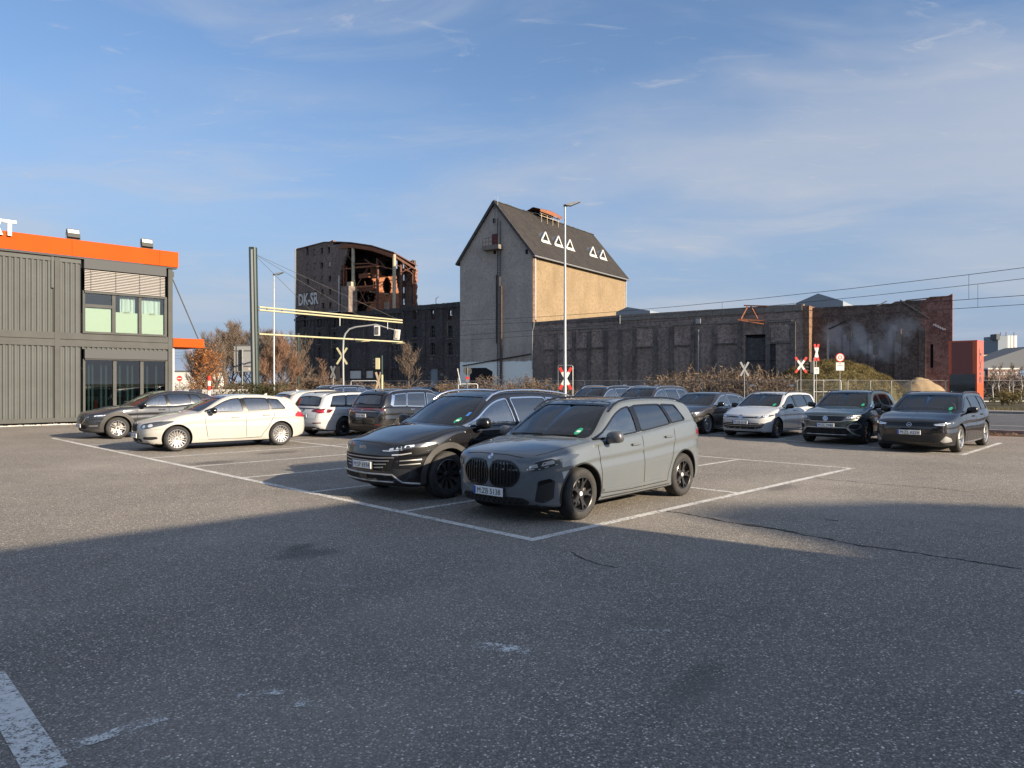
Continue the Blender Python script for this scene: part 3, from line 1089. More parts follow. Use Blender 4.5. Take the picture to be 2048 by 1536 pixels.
WHEELS = {}
RIMMAT = {
    'y5': (CM['dalloy'], CM['logo_w']), 'v9': (CM['silver'], CM['chrome']), 'v10': (CM['silver'], CM['chrome']),
    'blade': (CM['dalloy'], CM['gloss']), 'five': (CM['silver'], CM['gloss']), 'twin5': (CM['silver'], CM['gloss']),
    'dark10': (CM['dalloy'], CM['silver']),
}
def wheel_meshes(Rt, rr, style, w):
    """wheel with its outer face towards -y"""
    h = w/2
    mb = MB()
    prof = [(rr-.012,-h+.02),(rr+.004,-h+.004),(rr+.02,-h-.002),(rr+(Rt-rr)*.55,-h-.010),(Rt-.022,-h+.004),(Rt-.006,-h+.022),(Rt,-h+.05),
            (Rt,-.03),(Rt-.006,-.026),(Rt-.006,-.02),(Rt,-.016),(Rt,.016),(Rt-.006,.02),(Rt-.006,.026),(Rt,.03),(Rt,h-.05),(Rt-.006,h-.022),(Rt-.03,h),(rr+.01,h-.002),(rr-.012,h-.02)]
    mb.lathe(prof, 56, 'y')
    ty = mb.mesh('tyre'); shade(ty, 40)
    mb = MB()
    # lip and barrel
    mb.lathe([(rr+.002,-h+.004),(rr-.006,-h-.001),(rr-.016,-h+.004),(rr-.022,-h+.03),(rr-.035,-h+.10),(rr-.03,h-.02),(rr-.005,h-.01)], 56, 'y')
    def spoke(pts, t=.022):
        # pts: outline in (radius-aligned) plane coordinates x,z ; y depth from dish
        n = len(pts)
        v = []
        for (x, z) in pts:
            rad = math.hypot(x, z)
            y = -h+.012+.028*(1-rad/rr)**1.0
            v.append((x, y, z))
        for (x, z) in pts:
            rad = math.hypot(x, z)
            y = -h+.012+.028*(1-rad/rr)+t+.012
            v.append((x*1.0, y, z))
        f = [tuple(range(n)), tuple(range(2*n-1, n-1, -1))] + [(i, n+i, n+(i+1)%n, (i+1)%n) for i in range(n)]
        mb.add(v, f)
    def rot(pts, a):
        c, sn = math.cos(a), math.sin(a)
        return [(x*c-z*sn, x*sn+z*c) for x, z in pts]
    def limb(r0, t0, r1, t1, w0, w1, a):
        p0 = (r0*math.cos(t0), r0*math.sin(t0)); p1 = (r1*math.cos(t1), r1*math.sin(t1))
        d = Vector((p1[0]-p0[0], p1[1]-p0[1])).normalized(); nn = Vector((-d.y, d.x))
        q = [(p0[0]-nn.x*w0/2, p0[1]-nn.y*w0/2), (p1[0]-nn.x*w1/2, p1[1]-nn.y*w1/2), (p1[0]+nn.x*w1/2, p1[1]+nn.y*w1/2), (p0[0]+nn.x*w0/2, p0[1]+nn.y*w0/2)]
        spoke(rot(q, a))
    ro = rr-.012
    if style == 'y5':
        for k in range(5):
            a = 2*math.pi*k/5
            limb(.04, .25, .13, .12, .030, .026, a); limb(.04, -.25, .13, -.12, .030, .026, a)
            limb(.13, .12, ro, .20, .026, .017, a); limb(.13, -.12, ro, -.20, .026, .017, a)
            limb(.125, .0, .16, .0, .05, .03, a)
    elif style in ('v9', 'v10'):
        n = 9 if style == 'v9' else 10
        for k in range(n):
            a = 2*math.pi*k/n
            limb(.045, 0, ro, math.pi/n*.55, .022, .014, a); limb(.045, 0, ro, -math.pi/n*.55, .022, .014, a)
    elif style == 'blade':
        for k in range(10):
            a = 2*math.pi*k/10
            limb(.045, 0, ro, .16, .022, .085, a)
    elif style == 'five':
        for k in range(5):
            a = 2*math.pi*k/5+.3
            limb(.04, 0, ro, 0, .062, .050, a)
            limb(.09, .30, ro, .34, .016, .014, a)
    elif style == 'twin5':
        for k in range(5):
            a = 2*math.pi*k/5
            limb(.045, .25, ro, .19, .026, .022, a); limb(.045, -.25, ro, -.19, .026, .022, a)
    elif style == 'dark10':
        for k in range(10):
            a = 2*math.pi*k/10
            limb(.045, 0, ro, .08, .020, .048, a)
    mb.lathe([(0,-h+.030),(.055,-h+.030),(.066,-h+.04),(.066,-h+.09),(0,-h+.09)], 24, 'y')
    rm = mb.mesh('rim'); shade(rm, 35)
    mb = MB(); mb.lathe([(0,-.005),(rr-.06,-.005),(rr-.06,.02),(0,.02)], 32, 'y')
    mb.add(*rounded_box(rr-.14, rr-.045, -.03, .04, -.06, .06, .015))
    dc = mb.mesh('brake_disc'); shade(dc, 35)
    mb = MB(); mb.lathe([(0,-h+.022),(.026,-h+.022),(.031,-h+.027),(.031,-h+.034),(0,-h+.034)], 20, 'y')
    cp = mb.mesh('hub_cap'); shade(cp, 35)
    return ty, rm, dc, cp
PAINT = dict(
    grey=paint_mat('paint_solid_grey', (0.112,0.128,0.140), 0.38),
    black=paint_mat('paint_black', (0.0055,0.0055,0.0065), 0.30, dirt=.012),
    black2=paint_mat('paint_deep_black', (0.006,0.0055,0.0055), 0.30, dirt=.015),
    white=paint_mat('paint_white', (0.40,0.395,0.365), 0.35),
    white2=paint_mat('paint_pure_white', (0.42,0.435,0.45), 0.35),
    anth=paint_mat('paint_anthracite', (0.020,0.021,0.023), 0.32, metal=.25, dirt=.03),
    teal=paint_mat('paint_green_grey', (0.040,0.062,0.066), 0.30, metal=.45, dirt=.02),
    dgrey=paint_mat('paint_dark_grey', (0.030,0.029,0.030), 0.30, metal=.4, dirt=.02),
    silver=paint_mat('paint_silver', (0.42,0.43,0.44), 0.30, metal=.6, dirt=.02),
    blue=paint_mat('paint_slate_blue', (0.03,0.045,0.065), 0.30, metal=.4, dirt=.02),
)
SPEC = {}
SPEC['mpv'] = dict(L=4.386, W=1.824, fo=.84, wb=2.67, R=.338, rim='y5', rim_r=.228, Ra=.392, tumble=.31, er=.10, bow_f=.24, bow_r=.15, bow_g=.28,
    deck=[(0,.68),(.012,.765),(.04,.83),(.09,.875),(.18,.908),(.35,.945),(.6,.985),(.9,1.022),(1.15,1.045),(1.6,1.065),(2.3,1.105),(3.0,1.165),(3.5,1.215),(3.9,1.235),(4.15,1.19),(4.30,1.05),(4.365,.88),(4.386,.72)],
    bot=[(0,.46),(.012,.36),(.04,.27),(.09,.215),(.2,.19),(.6,.185),(3.7,.19),(4.1,.23),(4.28,.29),(4.36,.38),(4.386,.50)],
    plan=[(0,.60),(.012,.65),(.04,.71),(.09,.765),(.18,.815),(.35,.865),(.65,.900),(1.1,.912),(3.3,.912),(3.9,.895),(4.15,.855),(4.3,.79),(4.36,.72),(4.386,.64)],
    roof=[(.93,1.005),(1.15,1.12),(1.5,1.315),(1.8,1.455),(2.05,1.525),(2.35,1.552),(2.8,1.558),(3.3,1.545),(3.7,1.505),(3.9,1.46),(4.02,1.38),(4.16,1.20),(4.27,1.03)],
    wins=[(1.18,1.22,2.26,2.20,'c'),(2.36,2.30,3.20,3.02,'d'),(3.25,3.07,3.66,3.44,'d')], rscreen=(1.22,1.46,.10,.16))
def build_mpv(loc, heading, label):
    c = Car('people_carrier', SPEC['mpv'], loc, heading, PAINT['grey'], label, model='mpv')
    K = c
    rc = Body.round_corners
    kid = rc([(.026,.52),(.026,.69),(.10,.785),(.36,.780),(.475,.69),(.465,.57),(.37,.475),(.10,.465)], .06)
    g = K.patch('grille', 'F', kid, CM['well'], off=.002)
    for i, o in enumerate(g):
        sg = 1 if i == 0 else -1
        for j in range(8):
            y = .062 + j*.051
            zt = .772 if j < 6 else .76-.04*(j-5); zb = .478 if j < 6 else .482+.03*(j-5)
            for ob in K.strip('grille_bar', 'F', [(sg*y, zb), (sg*y, zt)], .013, CM['gloss'], off=.004, thick=.010, parent=o, mirror=False): pass
        K.strip('grille_frame', 'F', [(sg*a, b) for a, b in kid], .022, CM['gloss'], off=.003, thick=.012, closed=True, parent=o, mirror=False, seg=.03)
    hl = rc([(.545,.705),(.555,.745),(.66,.785),(.77,.825),(.845,.865),(.872,.865),(.872,.815),(.82,.745),(.70,.69),(.58,.685)], .015)
    for i, o in enumerate(K.patch('headlight', 'F', hl, CM['lamp'], off=.003, thick=.006, step=.05)):
        sg = 1 if i == 0 else -1
        K.patch('lamp_reflector', 'F', [(sg*a,b) for a,b in rc([(.60,.712),(.61,.745),(.68,.770),(.69,.722)],.012)], CM['lampw'], off=.010, mirror=False, parent=o)
        K.patch('lamp_reflector', 'F', [(sg*a,b) for a,b in rc([(.715,.735),(.725,.785),(.79,.810),(.80,.765)],.012)], CM['lampw'], off=.010, mirror=False, parent=o)
        K.patch('lamp_lens', 'F', [(sg*a,b) for a,b in rc([(.815,.78),(.815,.825),(.855,.845),(.86,.81)],.015)], CM['lamp'], off=.010, mirror=False, parent=o)
        K.strip('light_strip', 'F', [(sg*a,b) for a,b in [(.575,.695),(.70,.702),(.815,.755)]], .010, CM['lampw'], off=.010, mirror=False, parent=o)
    it = rc([(-.50,.335),(.50,.335),(.60,.285),(.52,.235),(-.52,.235),(-.60,.285)], .03)
    o = K.patch('lower_intake', 'F', it, CM['black'], off=.003, mirror=False)[0]
    for j in range(12):
        for k in range(2):
            y = -.48+j*.087+(k*.04); z = .262+k*.042
            K.patch('mesh_cell', 'F', rc([(y-.028,z),(y-.014,z+.014),(y+.014,z+.014),(y+.028,z),(y+.014,z-.014),(y-.014,z-.014)],.004), CM['well'], off=.0055, mirror=False, parent=o)
    vn = rc([(.655,.30),(.70,.545),(.775,.575),(.815,.56),(.80,.33),(.735,.275)], .02)
    K.patch('bumper_vent', 'F', vn, CM['black'], off=.003)
    K.patch('vent_blade', 'F', rc([(.69,.50),(.70,.555),(.785,.582),(.80,.545)],.008), CM['gloss'], off=.006, thick=.01)
    K.plate('F', .385, 'M:ZB 5138')
    K.emblem('F', .832, .042, 'quarters')
    K.seams([[(1.27,.30),(1.24,.62),(1.20,.90),(1.22,1.0)], [(2.325,.29),(2.315,.7),(2.31,1.02)], [(3.22,1.13),(3.22,.90),(3.10,.60),(3.02,.44),(2.99,.30)],
             [(1.27,.30),(2.0,.285),(2.99,.30)]])
    K.strip('bonnet_seam', 'T', [(.20,.62),(.36,.70),(.55,.735),(.95,.79),(1.1,.80)], .008, CM['seam'], off=.0018)
    K.strip('bonnet_seam', 'F', [(-.50,.835),(-.25,.862),(.25,.862),(.50,.835)], .007, CM['seam'], off=.0018, mirror=False)
    K.handles([(2.10,.905),(3.02,.965)])
    K.mirrors(1.43, 1.045, PAINT_MIRROR)
    K.rails(1.72, 3.80, CM['gloss'], h=.030, r=.014)
    K.strip('sill_crease', 'S', [(1.30,.34),(2.2,.325),(2.95,.34)], .035, PAINT['grey'], off=.0, thick=.012)
    K.strip('sill_trim', 'S', [(1.26,.225),(2.2,.22),(3.05,.225)], .05, CM['black'], off=.001, thick=.006)
    K.arches(.018, CM['black'], .006)
    tl = rc([(.46,.97),(.47,1.03),(.70,1.06),(.84,1.04),(.86,.95),(.80,.92)], .03)
    K.patch('tail_light', 'B', tl, CM['red'], off=.003, thick=.008)
    K.strip('tail_light_wrap', 'S', [(4.06,1.0),(4.22,1.0)], .085, CM['red'], off=.002, thick=.004)
    K.patch('rear_diffuser', 'B', rc([(-.62,.33),(.62,.33),(.55,.40),(-.55,.40)],.02), CM['black'], off=.003, mirror=False)
    K.plate('B', .72, 'M:ZB 5138')
    K.patch('sunroof', 'T', rc([(2.0,-.42),(2.0,.42),(3.0,.42),(3.0,-.42)],.06), CM['gloss'], off=.002, mirror=False)
    # environment sticker and wipers on the screen
    K.patch('sticker', 'F', [(-.52+.042*math.cos(t), 1.115+.042*math.sin(t)) for t in [2*math.pi*k/14 for k in range(14)]], CM['green'], off=.004, mirror=False, parent=c.screen)
    K.strip('sticker_mark', 'F', [(-.545,1.112),(-.50,1.112)], .02, CM['white'], off=.0055, mirror=False, parent=c.screen)
    K.tube_line('wiper', 'F', [(.62,1.035),(.30,1.055),(-.05,1.065)], .009, CM['black'], .012, mirror=False)
    K.tube_line('wiper', 'F', [(.10,1.045),(-.25,1.060),(-.55,1.06)], .009, CM['black'], .012, mirror=False)
    K.antenna(3.55, CM['gloss'])
    return c
PAINT_MIRROR = pmat('mirror_grey', (0.060,0.062,0.068), 0.35, coat=.7)
rc = Body.round_corners
def body_curves(L, W, nz, cx, cz, b1, b2, gr=.19, nose=.40, tail=.36, tdeck=None):
    """template curves for a car: nose height, cowl x/z, belt heights, ground clearance"""
    h = W/2
    deck = [(0,nz-.20),(.012,nz-.115),(.04,nz-.05),(.09,nz),(.18,nz+.028),(.35,nz+.30*(cz-nz)),(.6,nz+.58*(cz-nz)),(.9,nz+.84*(cz-nz)),(cx,cz),(cx+.45,cz+.012),(L*.55,b1)]
    if tdeck: deck += tdeck
    else: deck += [(L-.85,b2),(L-.42,b2),(L-.22,b2-.04),(L-.08,b2-.17),(L-.02,b2-.32),(L,b2-.46)]
    bot = [(0,gr+.27),(.012,gr+.17),(.04,gr+.085),(.09,gr+.03),(.2,gr+.004),(.6,gr),(L-.75,gr+.005),(L-.3,gr+.04),(L-.12,gr+.09),(L-.03,gr+.18),(L,gr+.30)]
    k = h/.912
    plan = [(0,.60*k),(.012,.65*k),(.04,.71*k),(.09,.765*k),(.18,.815*k),(.35,.865*k),(.65,.900*k),(1.1,h),(L-1.1,h),(L-.5,.895*k),(L-.24,.855*k),(L-.09,.79*k),(L-.025,.72*k),(L,.65*k)]
    return dict(deck=deck, bot=bot, plan=plan)

# ---- crossover with chrome rails (black)
SPEC['cross'] = dict(L=4.775, W=1.89, fo=.95, wb=2.765, R=.362, rim='blade', rim_r=.245, Ra=.418, tumble=.34, er=.11, bow_f=.30, bow_g=.30, trim='chrome',
    roof=[(1.02,1.05),(1.25,1.155),(1.6,1.345),(1.95,1.52),(2.2,1.60),(2.5,1.637),(3.0,1.645),(3.6,1.615),(4.05,1.55),(4.25,1.49),(4.4,1.38),(4.55,1.20),(4.66,1.05)],
    wins=[(1.34,1.38,2.50,2.40,'c'),(2.60,2.50,3.55,3.35,'d'),(3.60,3.40,4.15,3.80,'d')], rscreen=(1.16,1.48,.12,.2),
    **body_curves(4.775, 1.89, .885, 1.22, 1.115, 1.12, 1.16, gr=.21))
def build_cross(loc, heading, label):
    c = Car('crossover', SPEC['cross'], loc, heading, PAINT['black'], label, model='cross'); K = c
    K.mirrors(1.58, 1.135, CM['gloss'], 1.1)
    for i, z in enumerate((.655,.605,.555,.505)):
        a = .60-.05*i if i else .63
        K.strip('grille_bar', 'F', [(-a,z+.012),(-a*.6,z),(a*.6,z),(a,z+.012)], .016, CM['alum'], off=.004, thick=.008, mirror=False)
    K.patch('grille', 'F', rc([(-.64,.69),(.64,.69),(.58,.46),(-.58,.46)],.05), CM['well'], off=.002, mirror=False)
    hl = rc([(.40,.765),(.50,.79),(.68,.825),(.83,.868),(.90,.885),(.905,.86),(.84,.81),(.70,.768),(.52,.742)], .01)
    for i, o in enumerate(K.patch('headlight', 'F', hl, CM['lampd'], off=.003, thick=.006, step=.05)):
        sg = 1 if i == 0 else -1
        for y, z in ((.58,.785),(.68,.806),(.77,.83)):
            K.patch('lamp_reflector', 'F', [(sg*a,b) for a,b in rc([(y-.035,z-.018),(y-.03,z+.012),(y+.03,z+.025),(y+.035,z-.005)],.008)], CM['lampw'], off=.010, mirror=False, parent=o)
        K.strip('light_strip', 'F', [(sg*a,b) for a,b in [(.44,.762),(.56,.762),(.72,.785)]], .010, CM['lampw'], off=.010, mirror=False, parent=o)
    K.strip('light_strip', 'F', [(.60,.705),(.72,.715),(.80,.735)], .016, CM['lampw'], off=.004, thick=.004)
    for z in (.62,.56):
        K.strip('bumper_bar', 'F', [(.70,z),(.86,z+.015)], .014, CM['alum'], off=.004, thick=.008)
    K.patch('bumper_panel', 'F', rc([(.50,.42),(.60,.50),(.80,.50),(.85,.42),(.80,.36),(.62,.36)],.03), CM['lampd'], off=.003, thick=.004)
    K.patch('lower_intake', 'F', rc([(-.62,.40),(.62,.40),(.72,.30),(-.72,.30)],.03), CM['well'], off=.002, mirror=False)
    K.tube_line('skid_trim', 'F', [(-.84,.27),(-.72,.30),(-.60,.41),(.60,.41),(.72,.30),(.84,.27)], .016, CM['alum'], .008, mirror=False)
    K.tube_line('skid_trim', 'F', [(-.60,.30),(.60,.30)], .012, CM['alum'], .006, mirror=False)
    K.patch('radar_cover', 'F', rc([(-.10,.325),(.10,.325),(.10,.40),(-.10,.40)],.01), CM['black'], off=.006, thick=.008, mirror=False)
    K.plate('F', .535, 'M:SP 6934')
    p, n = K.cast('F', 0, .80)
    e = empty('brand_letters', p + Vector((-.012,0,0)), 0, c.root)
    txt('BYD', .060, CM['chrome'], e, Vector((0,0,0)), 'F', width=.17)
    K.arches(.085, CM['clad'], .016)
    K.strip('sill_trim', 'S', [(1.40,.28),(2.3,.275),(3.28,.28)], .13, CM['clad'], off=.001, thick=.012)
    K.seams([[(1.45,.38),(1.42,.70),(1.40,.95),(1.42,1.04)], [(2.56,.36),(2.55,.7),(2.53,1.06)], [(3.58,1.10),(3.56,.88),(3.38,.62),(3.30,.40)]])
    K.handles([(2.32,.93),(3.30,.96)])
    K.rails(1.95, 4.25, CM['chrome'], h=.045, r=.019)
    K.strip('bonnet_seam', 'T', [(.30,.66),(.50,.74),(.8,.80),(1.2,.83)], .009, CM['seam'], off=.0018)
    K.strip('bonnet_seam', 'F', [(-.55,.850),(-.3,.876),(.3,.876),(.55,.850)], .007, CM['seam'], off=.0018, mirror=False)
    K.patch('tail_light', 'B', rc([(-.80,.98),(.80,.98),(.84,1.05),(-.84,1.05)],.03), CM['red'], off=.003, thick=.006, mirror=False)
    K.patch('sunroof', 'T', rc([(2.25,-.45),(2.25,.45),(3.6,.45),(3.6,-.45)],.06), CM['gloss'], off=.002, mirror=False)
    K.patch('sticker', 'F', [(-.60+.043*math.cos(t), 1.175+.043*math.sin(t)) for t in [2*math.pi*k/14 for k in range(14)]], CM['green'], off=.004, mirror=False, parent=c.screen)
    K.strip('sticker_mark', 'F', [(-.625,1.172),(-.58,1.172)], .02, CM['white'], off=.0055, mirror=False, parent=c.screen)
    K.patch('vignette', 'F', rc([(-.69,1.24),(-.64,1.24),(-.64,1.30),(-.69,1.30)],.006), CM['logo_b'], off=.004, mirror=False, parent=c.screen)
    return c

# ---- compact hatchback (white)
SPEC['hatch'] = dict(L=4.324, W=1.765, fo=.775, wb=2.69, R=.316, rim='v9', rim_r=.232, Ra=.358, tumble=.33, er=.10, bow_f=.27, bow_g=.26,
    roof=[(1.12,.945),(1.35,1.06),(1.65,1.21),(1.95,1.335),(2.2,1.395),(2.5,1.415),(2.9,1.41),(3.3,1.375),(3.65,1.325),(3.85,1.28),(3.98,1.19),(4.10,1.06),(4.2,.95)],
    wins=[(1.45,1.48,2.46,2.38,'c'),(2.56,2.48,3.18,3.10,'d'),(3.22,3.14,3.62,3.42,'d')], rscreen=(1.05,1.27,.12,.18),
    **body_curves(4.324, 1.765, .735, 1.30, .985, .99, 1.04, gr=.165))
def build_hatch(loc, heading, label, name='hatchback', paint=None, scale=1.0, text='K:JZ 305', group=None):
    c = Car(name, SPEC['hatch'], loc, heading, paint or PAINT['white'], label, model='hatch', group=group); K = c
    c.root.scale = (scale,)*3
    kid = rc([(.02,.53),(.02,.62),(.06,.675),(.17,.67),(.205,.62),(.195,.545),(.15,.505),(.06,.50)], .04)
    for i, o in enumerate(K.patch('grille', 'F', kid, CM['well'], off=.003)):
        sg = 1 if i == 0 else -1
        for j in range(5):
            y = .045+j*.033
            K.strip('grille_bar', 'F', [(sg*y,.52),(sg*y,.655)], .010, CM['gloss'], off=.004, thick=.008, parent=o, mirror=False)
        K.strip('grille_frame', 'F', [(sg*a,b) for a,b in kid], .014, CM['black'], off=.003, thick=.010, closed=True, parent=o, mirror=False, seg=.03)
    hl = rc([(.36,.61),(.40,.665),(.55,.705),(.72,.742),(.82,.765),(.838,.745),(.80,.66),(.66,.585),(.46,.565)], .03)
    for i, o in enumerate(K.patch('headlight', 'F', hl, CM['lamp'], off=.003, thick=.005, step=.05)):
        sg = 1 if i == 0 else -1
        for y, z in ((.50,.625),(.66,.655)):
            K.patch('lamp_reflector', 'F', [(sg*(y+.045*math.cos(t)), z+.038*math.sin(t)) for t in [2*math.pi*k/14 for k in range(14)]], CM['lampw'], off=.009, mirror=False, parent=o)
        K.strip('lamp_lid', 'F', [(sg*a,b) for a,b in [(.40,.665),(.55,.70),(.75,.745)]], .022, CM['black'], off=.009, mirror=False, parent=o)
    K.patch('bumper_vent', 'F', rc([(.47,.315),(.50,.375),(.76,.385),(.77,.33),(.70,.305)],.02), CM['well'], off=.003)
    K.patch('lower_intake', 'F', rc([(-.36,.33),(.36,.33),(.42,.24),(-.42,.24)],.04), CM['well'], off=.003, mirror=False)
    K.plate('F', .395, text); K.plate('B', .80, text)
    K.emblem('F', .712, .038, 'quarters')
    K.mirrors(1.62, .995, CM['gloss'], .95)
    K.seams([[(1.52,.27),(1.47,.55),(1.44,.80),(1.47,.93)], [(2.51,.25),(2.505,.6),(2.49,.95)], [(3.30,.98),(3.27,.82),(3.10,.52),(2.95,.34),(2.90,.26)], [(1.52,.27),(2.2,.255),(2.90,.26)]])
    K.handles([(2.22,.81),(3.06,.85)])
    K.strip('bonnet_seam', 'T', [(.45,.62),(.62,.70),(.9,.74),(1.3,.77)], .008, CM['seam'], off=.0018)
    K.patch('tail_light', 'B', rc([(.52,.80),(.52,.88),(.70,.905),(.82,.89),(.84,.78),(.74,.76)],.03), CM['red'], off=.003, thick=.008)
    K.strip('tail_light_wrap', 'S', [(3.95,.885),(4.10,.815)], .10, CM['red'], off=.002, thick=.006)
    K.patch('spoiler', 'T', rc([(3.66,-.50),(3.66,.50),(3.90,.52),(3.90,-.52)],.04), c.paint, off=.002, thick=.018, mirror=False)
    K.antenna(3.35)
    K.patch('fuel_flap', 'L', rc([(3.75,.80),(3.95,.80),(3.95,.92),(3.75,.92)],.03), c.paint, off=.0, thick=.003)
    K.strip('sill_crease', 'S', [(1.30,.30),(2.2,.275),(2.85,.29)], .03, c.paint, off=0, thick=.010)
    return c

# ---- small sport-utility with wide cladding (anthracite)
SPEC['suv'] = dict(L=4.395, W=1.795, fo=.905, wb=2.655, R=.345, rim='twin5', rim_r=.238, Ra=.40, tumble=.36, er=.11, bow_f=.30, bow_g=.28, trim='gloss',
    roof=[(1.18,1.0),(1.4,1.11),(1.7,1.27),(2.0,1.415),(2.25,1.49),(2.55,1.525),(2.95,1.525),(3.35,1.49),(3.7,1.43),(3.9,1.37),(4.02,1.27),(4.15,1.12),(4.24,1.0)],
    wins=[(1.48,1.52,2.42,2.34,'c'),(2.50,2.42,3.20,3.10,'d'),(3.24,3.14,3.62,3.40,'d')], rscreen=(1.14,1.36,.12,.2),
    **body_curves(4.395, 1.795, .83, 1.36, 1.05, 1.06, 1.13, gr=.20))
def build_suv(loc, heading, label):
    c = Car('crossover', SPEC['suv'], loc, heading, PAINT['anth'], label, model='suv'); K = c
    gr = rc([(-.40,.72),(.40,.72),(.43,.62),(.30,.50),(-.30,.50),(-.43,.62)], .05)
    o = K.patch('grille', 'F', gr, CM['gloss'], off=.003, mirror=False)[0]
    K.tube_line('grille_wing', 'F', [(0,.485),(.29,.50),(.42,.59),(.50,.69),(.60,.71)], .016, CM['alum'], .006)
    K.emblem('F', .64, .06, 'plain')
    hl = rc([(.49,.685),(.50,.725),(.66,.755),(.82,.785),(.86,.78),(.84,.74),(.70,.70)], .015)
    for i, o in enumerate(K.patch('headlight', 'F', hl, CM['lampd'], off=.003, thick=.006, step=.05)):
        sg = 1 if i == 0 else -1
        K.patch('lamp_reflector', 'F', [(sg*a,b) for a,b in rc([(.72,.72),(.72,.755),(.83,.775),(.82,.74)],.01)], CM['lampw'], off=.010, mirror=False, parent=o)
    K.patch('lower_intake', 'F', rc([(-.46,.46),(.46,.46),(.55,.40),(.46,.32),(-.46,.32),(-.55,.40)],.04), CM['well'], off=.002, mirror=False)
    K.plate('F', .425, 'M:XB 9733')
    K.patch('bumper_cladding', 'F', rc([(-.78,.335),(-.5,.30),(.5,.30),(.78,.335),(.80,.255),(-.80,.255)],.02), CM['clad'], off=.003, thick=.008, mirror=False)
    K.strip('fog_trim', 'F', [(.62,.43),(.78,.435)], .03, CM['alum'], off=.003, thick=.006)
    K.arches(.115, CM['clad'], .018)
    K.strip('sill_trim', 'S', [(1.40,.285),(2.2,.28),(3.12,.285)], .14, CM['clad'], off=.001, thick=.012)
    K.mirrors(1.64, 1.07, CM['gloss'])
    K.seams([[(1.50,.36),(1.47,.65),(1.46,.9),(1.49,.99)], [(2.46,.35),(2.45,.7),(2.44,1.02)], [(3.26,1.05),(3.22,.86),(3.06,.60),(3.02,.38)]])
    K.handles([(2.22,.90),(3.02,.94)])
    K.strip('bonnet_seam', 'T', [(.40,.66),(.62,.73),(.95,.77),(1.35,.79)], .008, CM['seam'], off=.0018)
    K.patch('tail_light', 'B', rc([(.46,.94),(.46,1.0),(.80,1.03),(.84,.96),(.66,.92)],.03), CM['dred'], off=.003, thick=.008)
    K.antenna(3.55)
    K.patch('screen_card', 'F', rc([(.30,1.13),(.52,1.13),(.52,1.22),(.30,1.22)],.01), CM['white'], off=-.02, mirror=False, parent=c.screen)
    return c

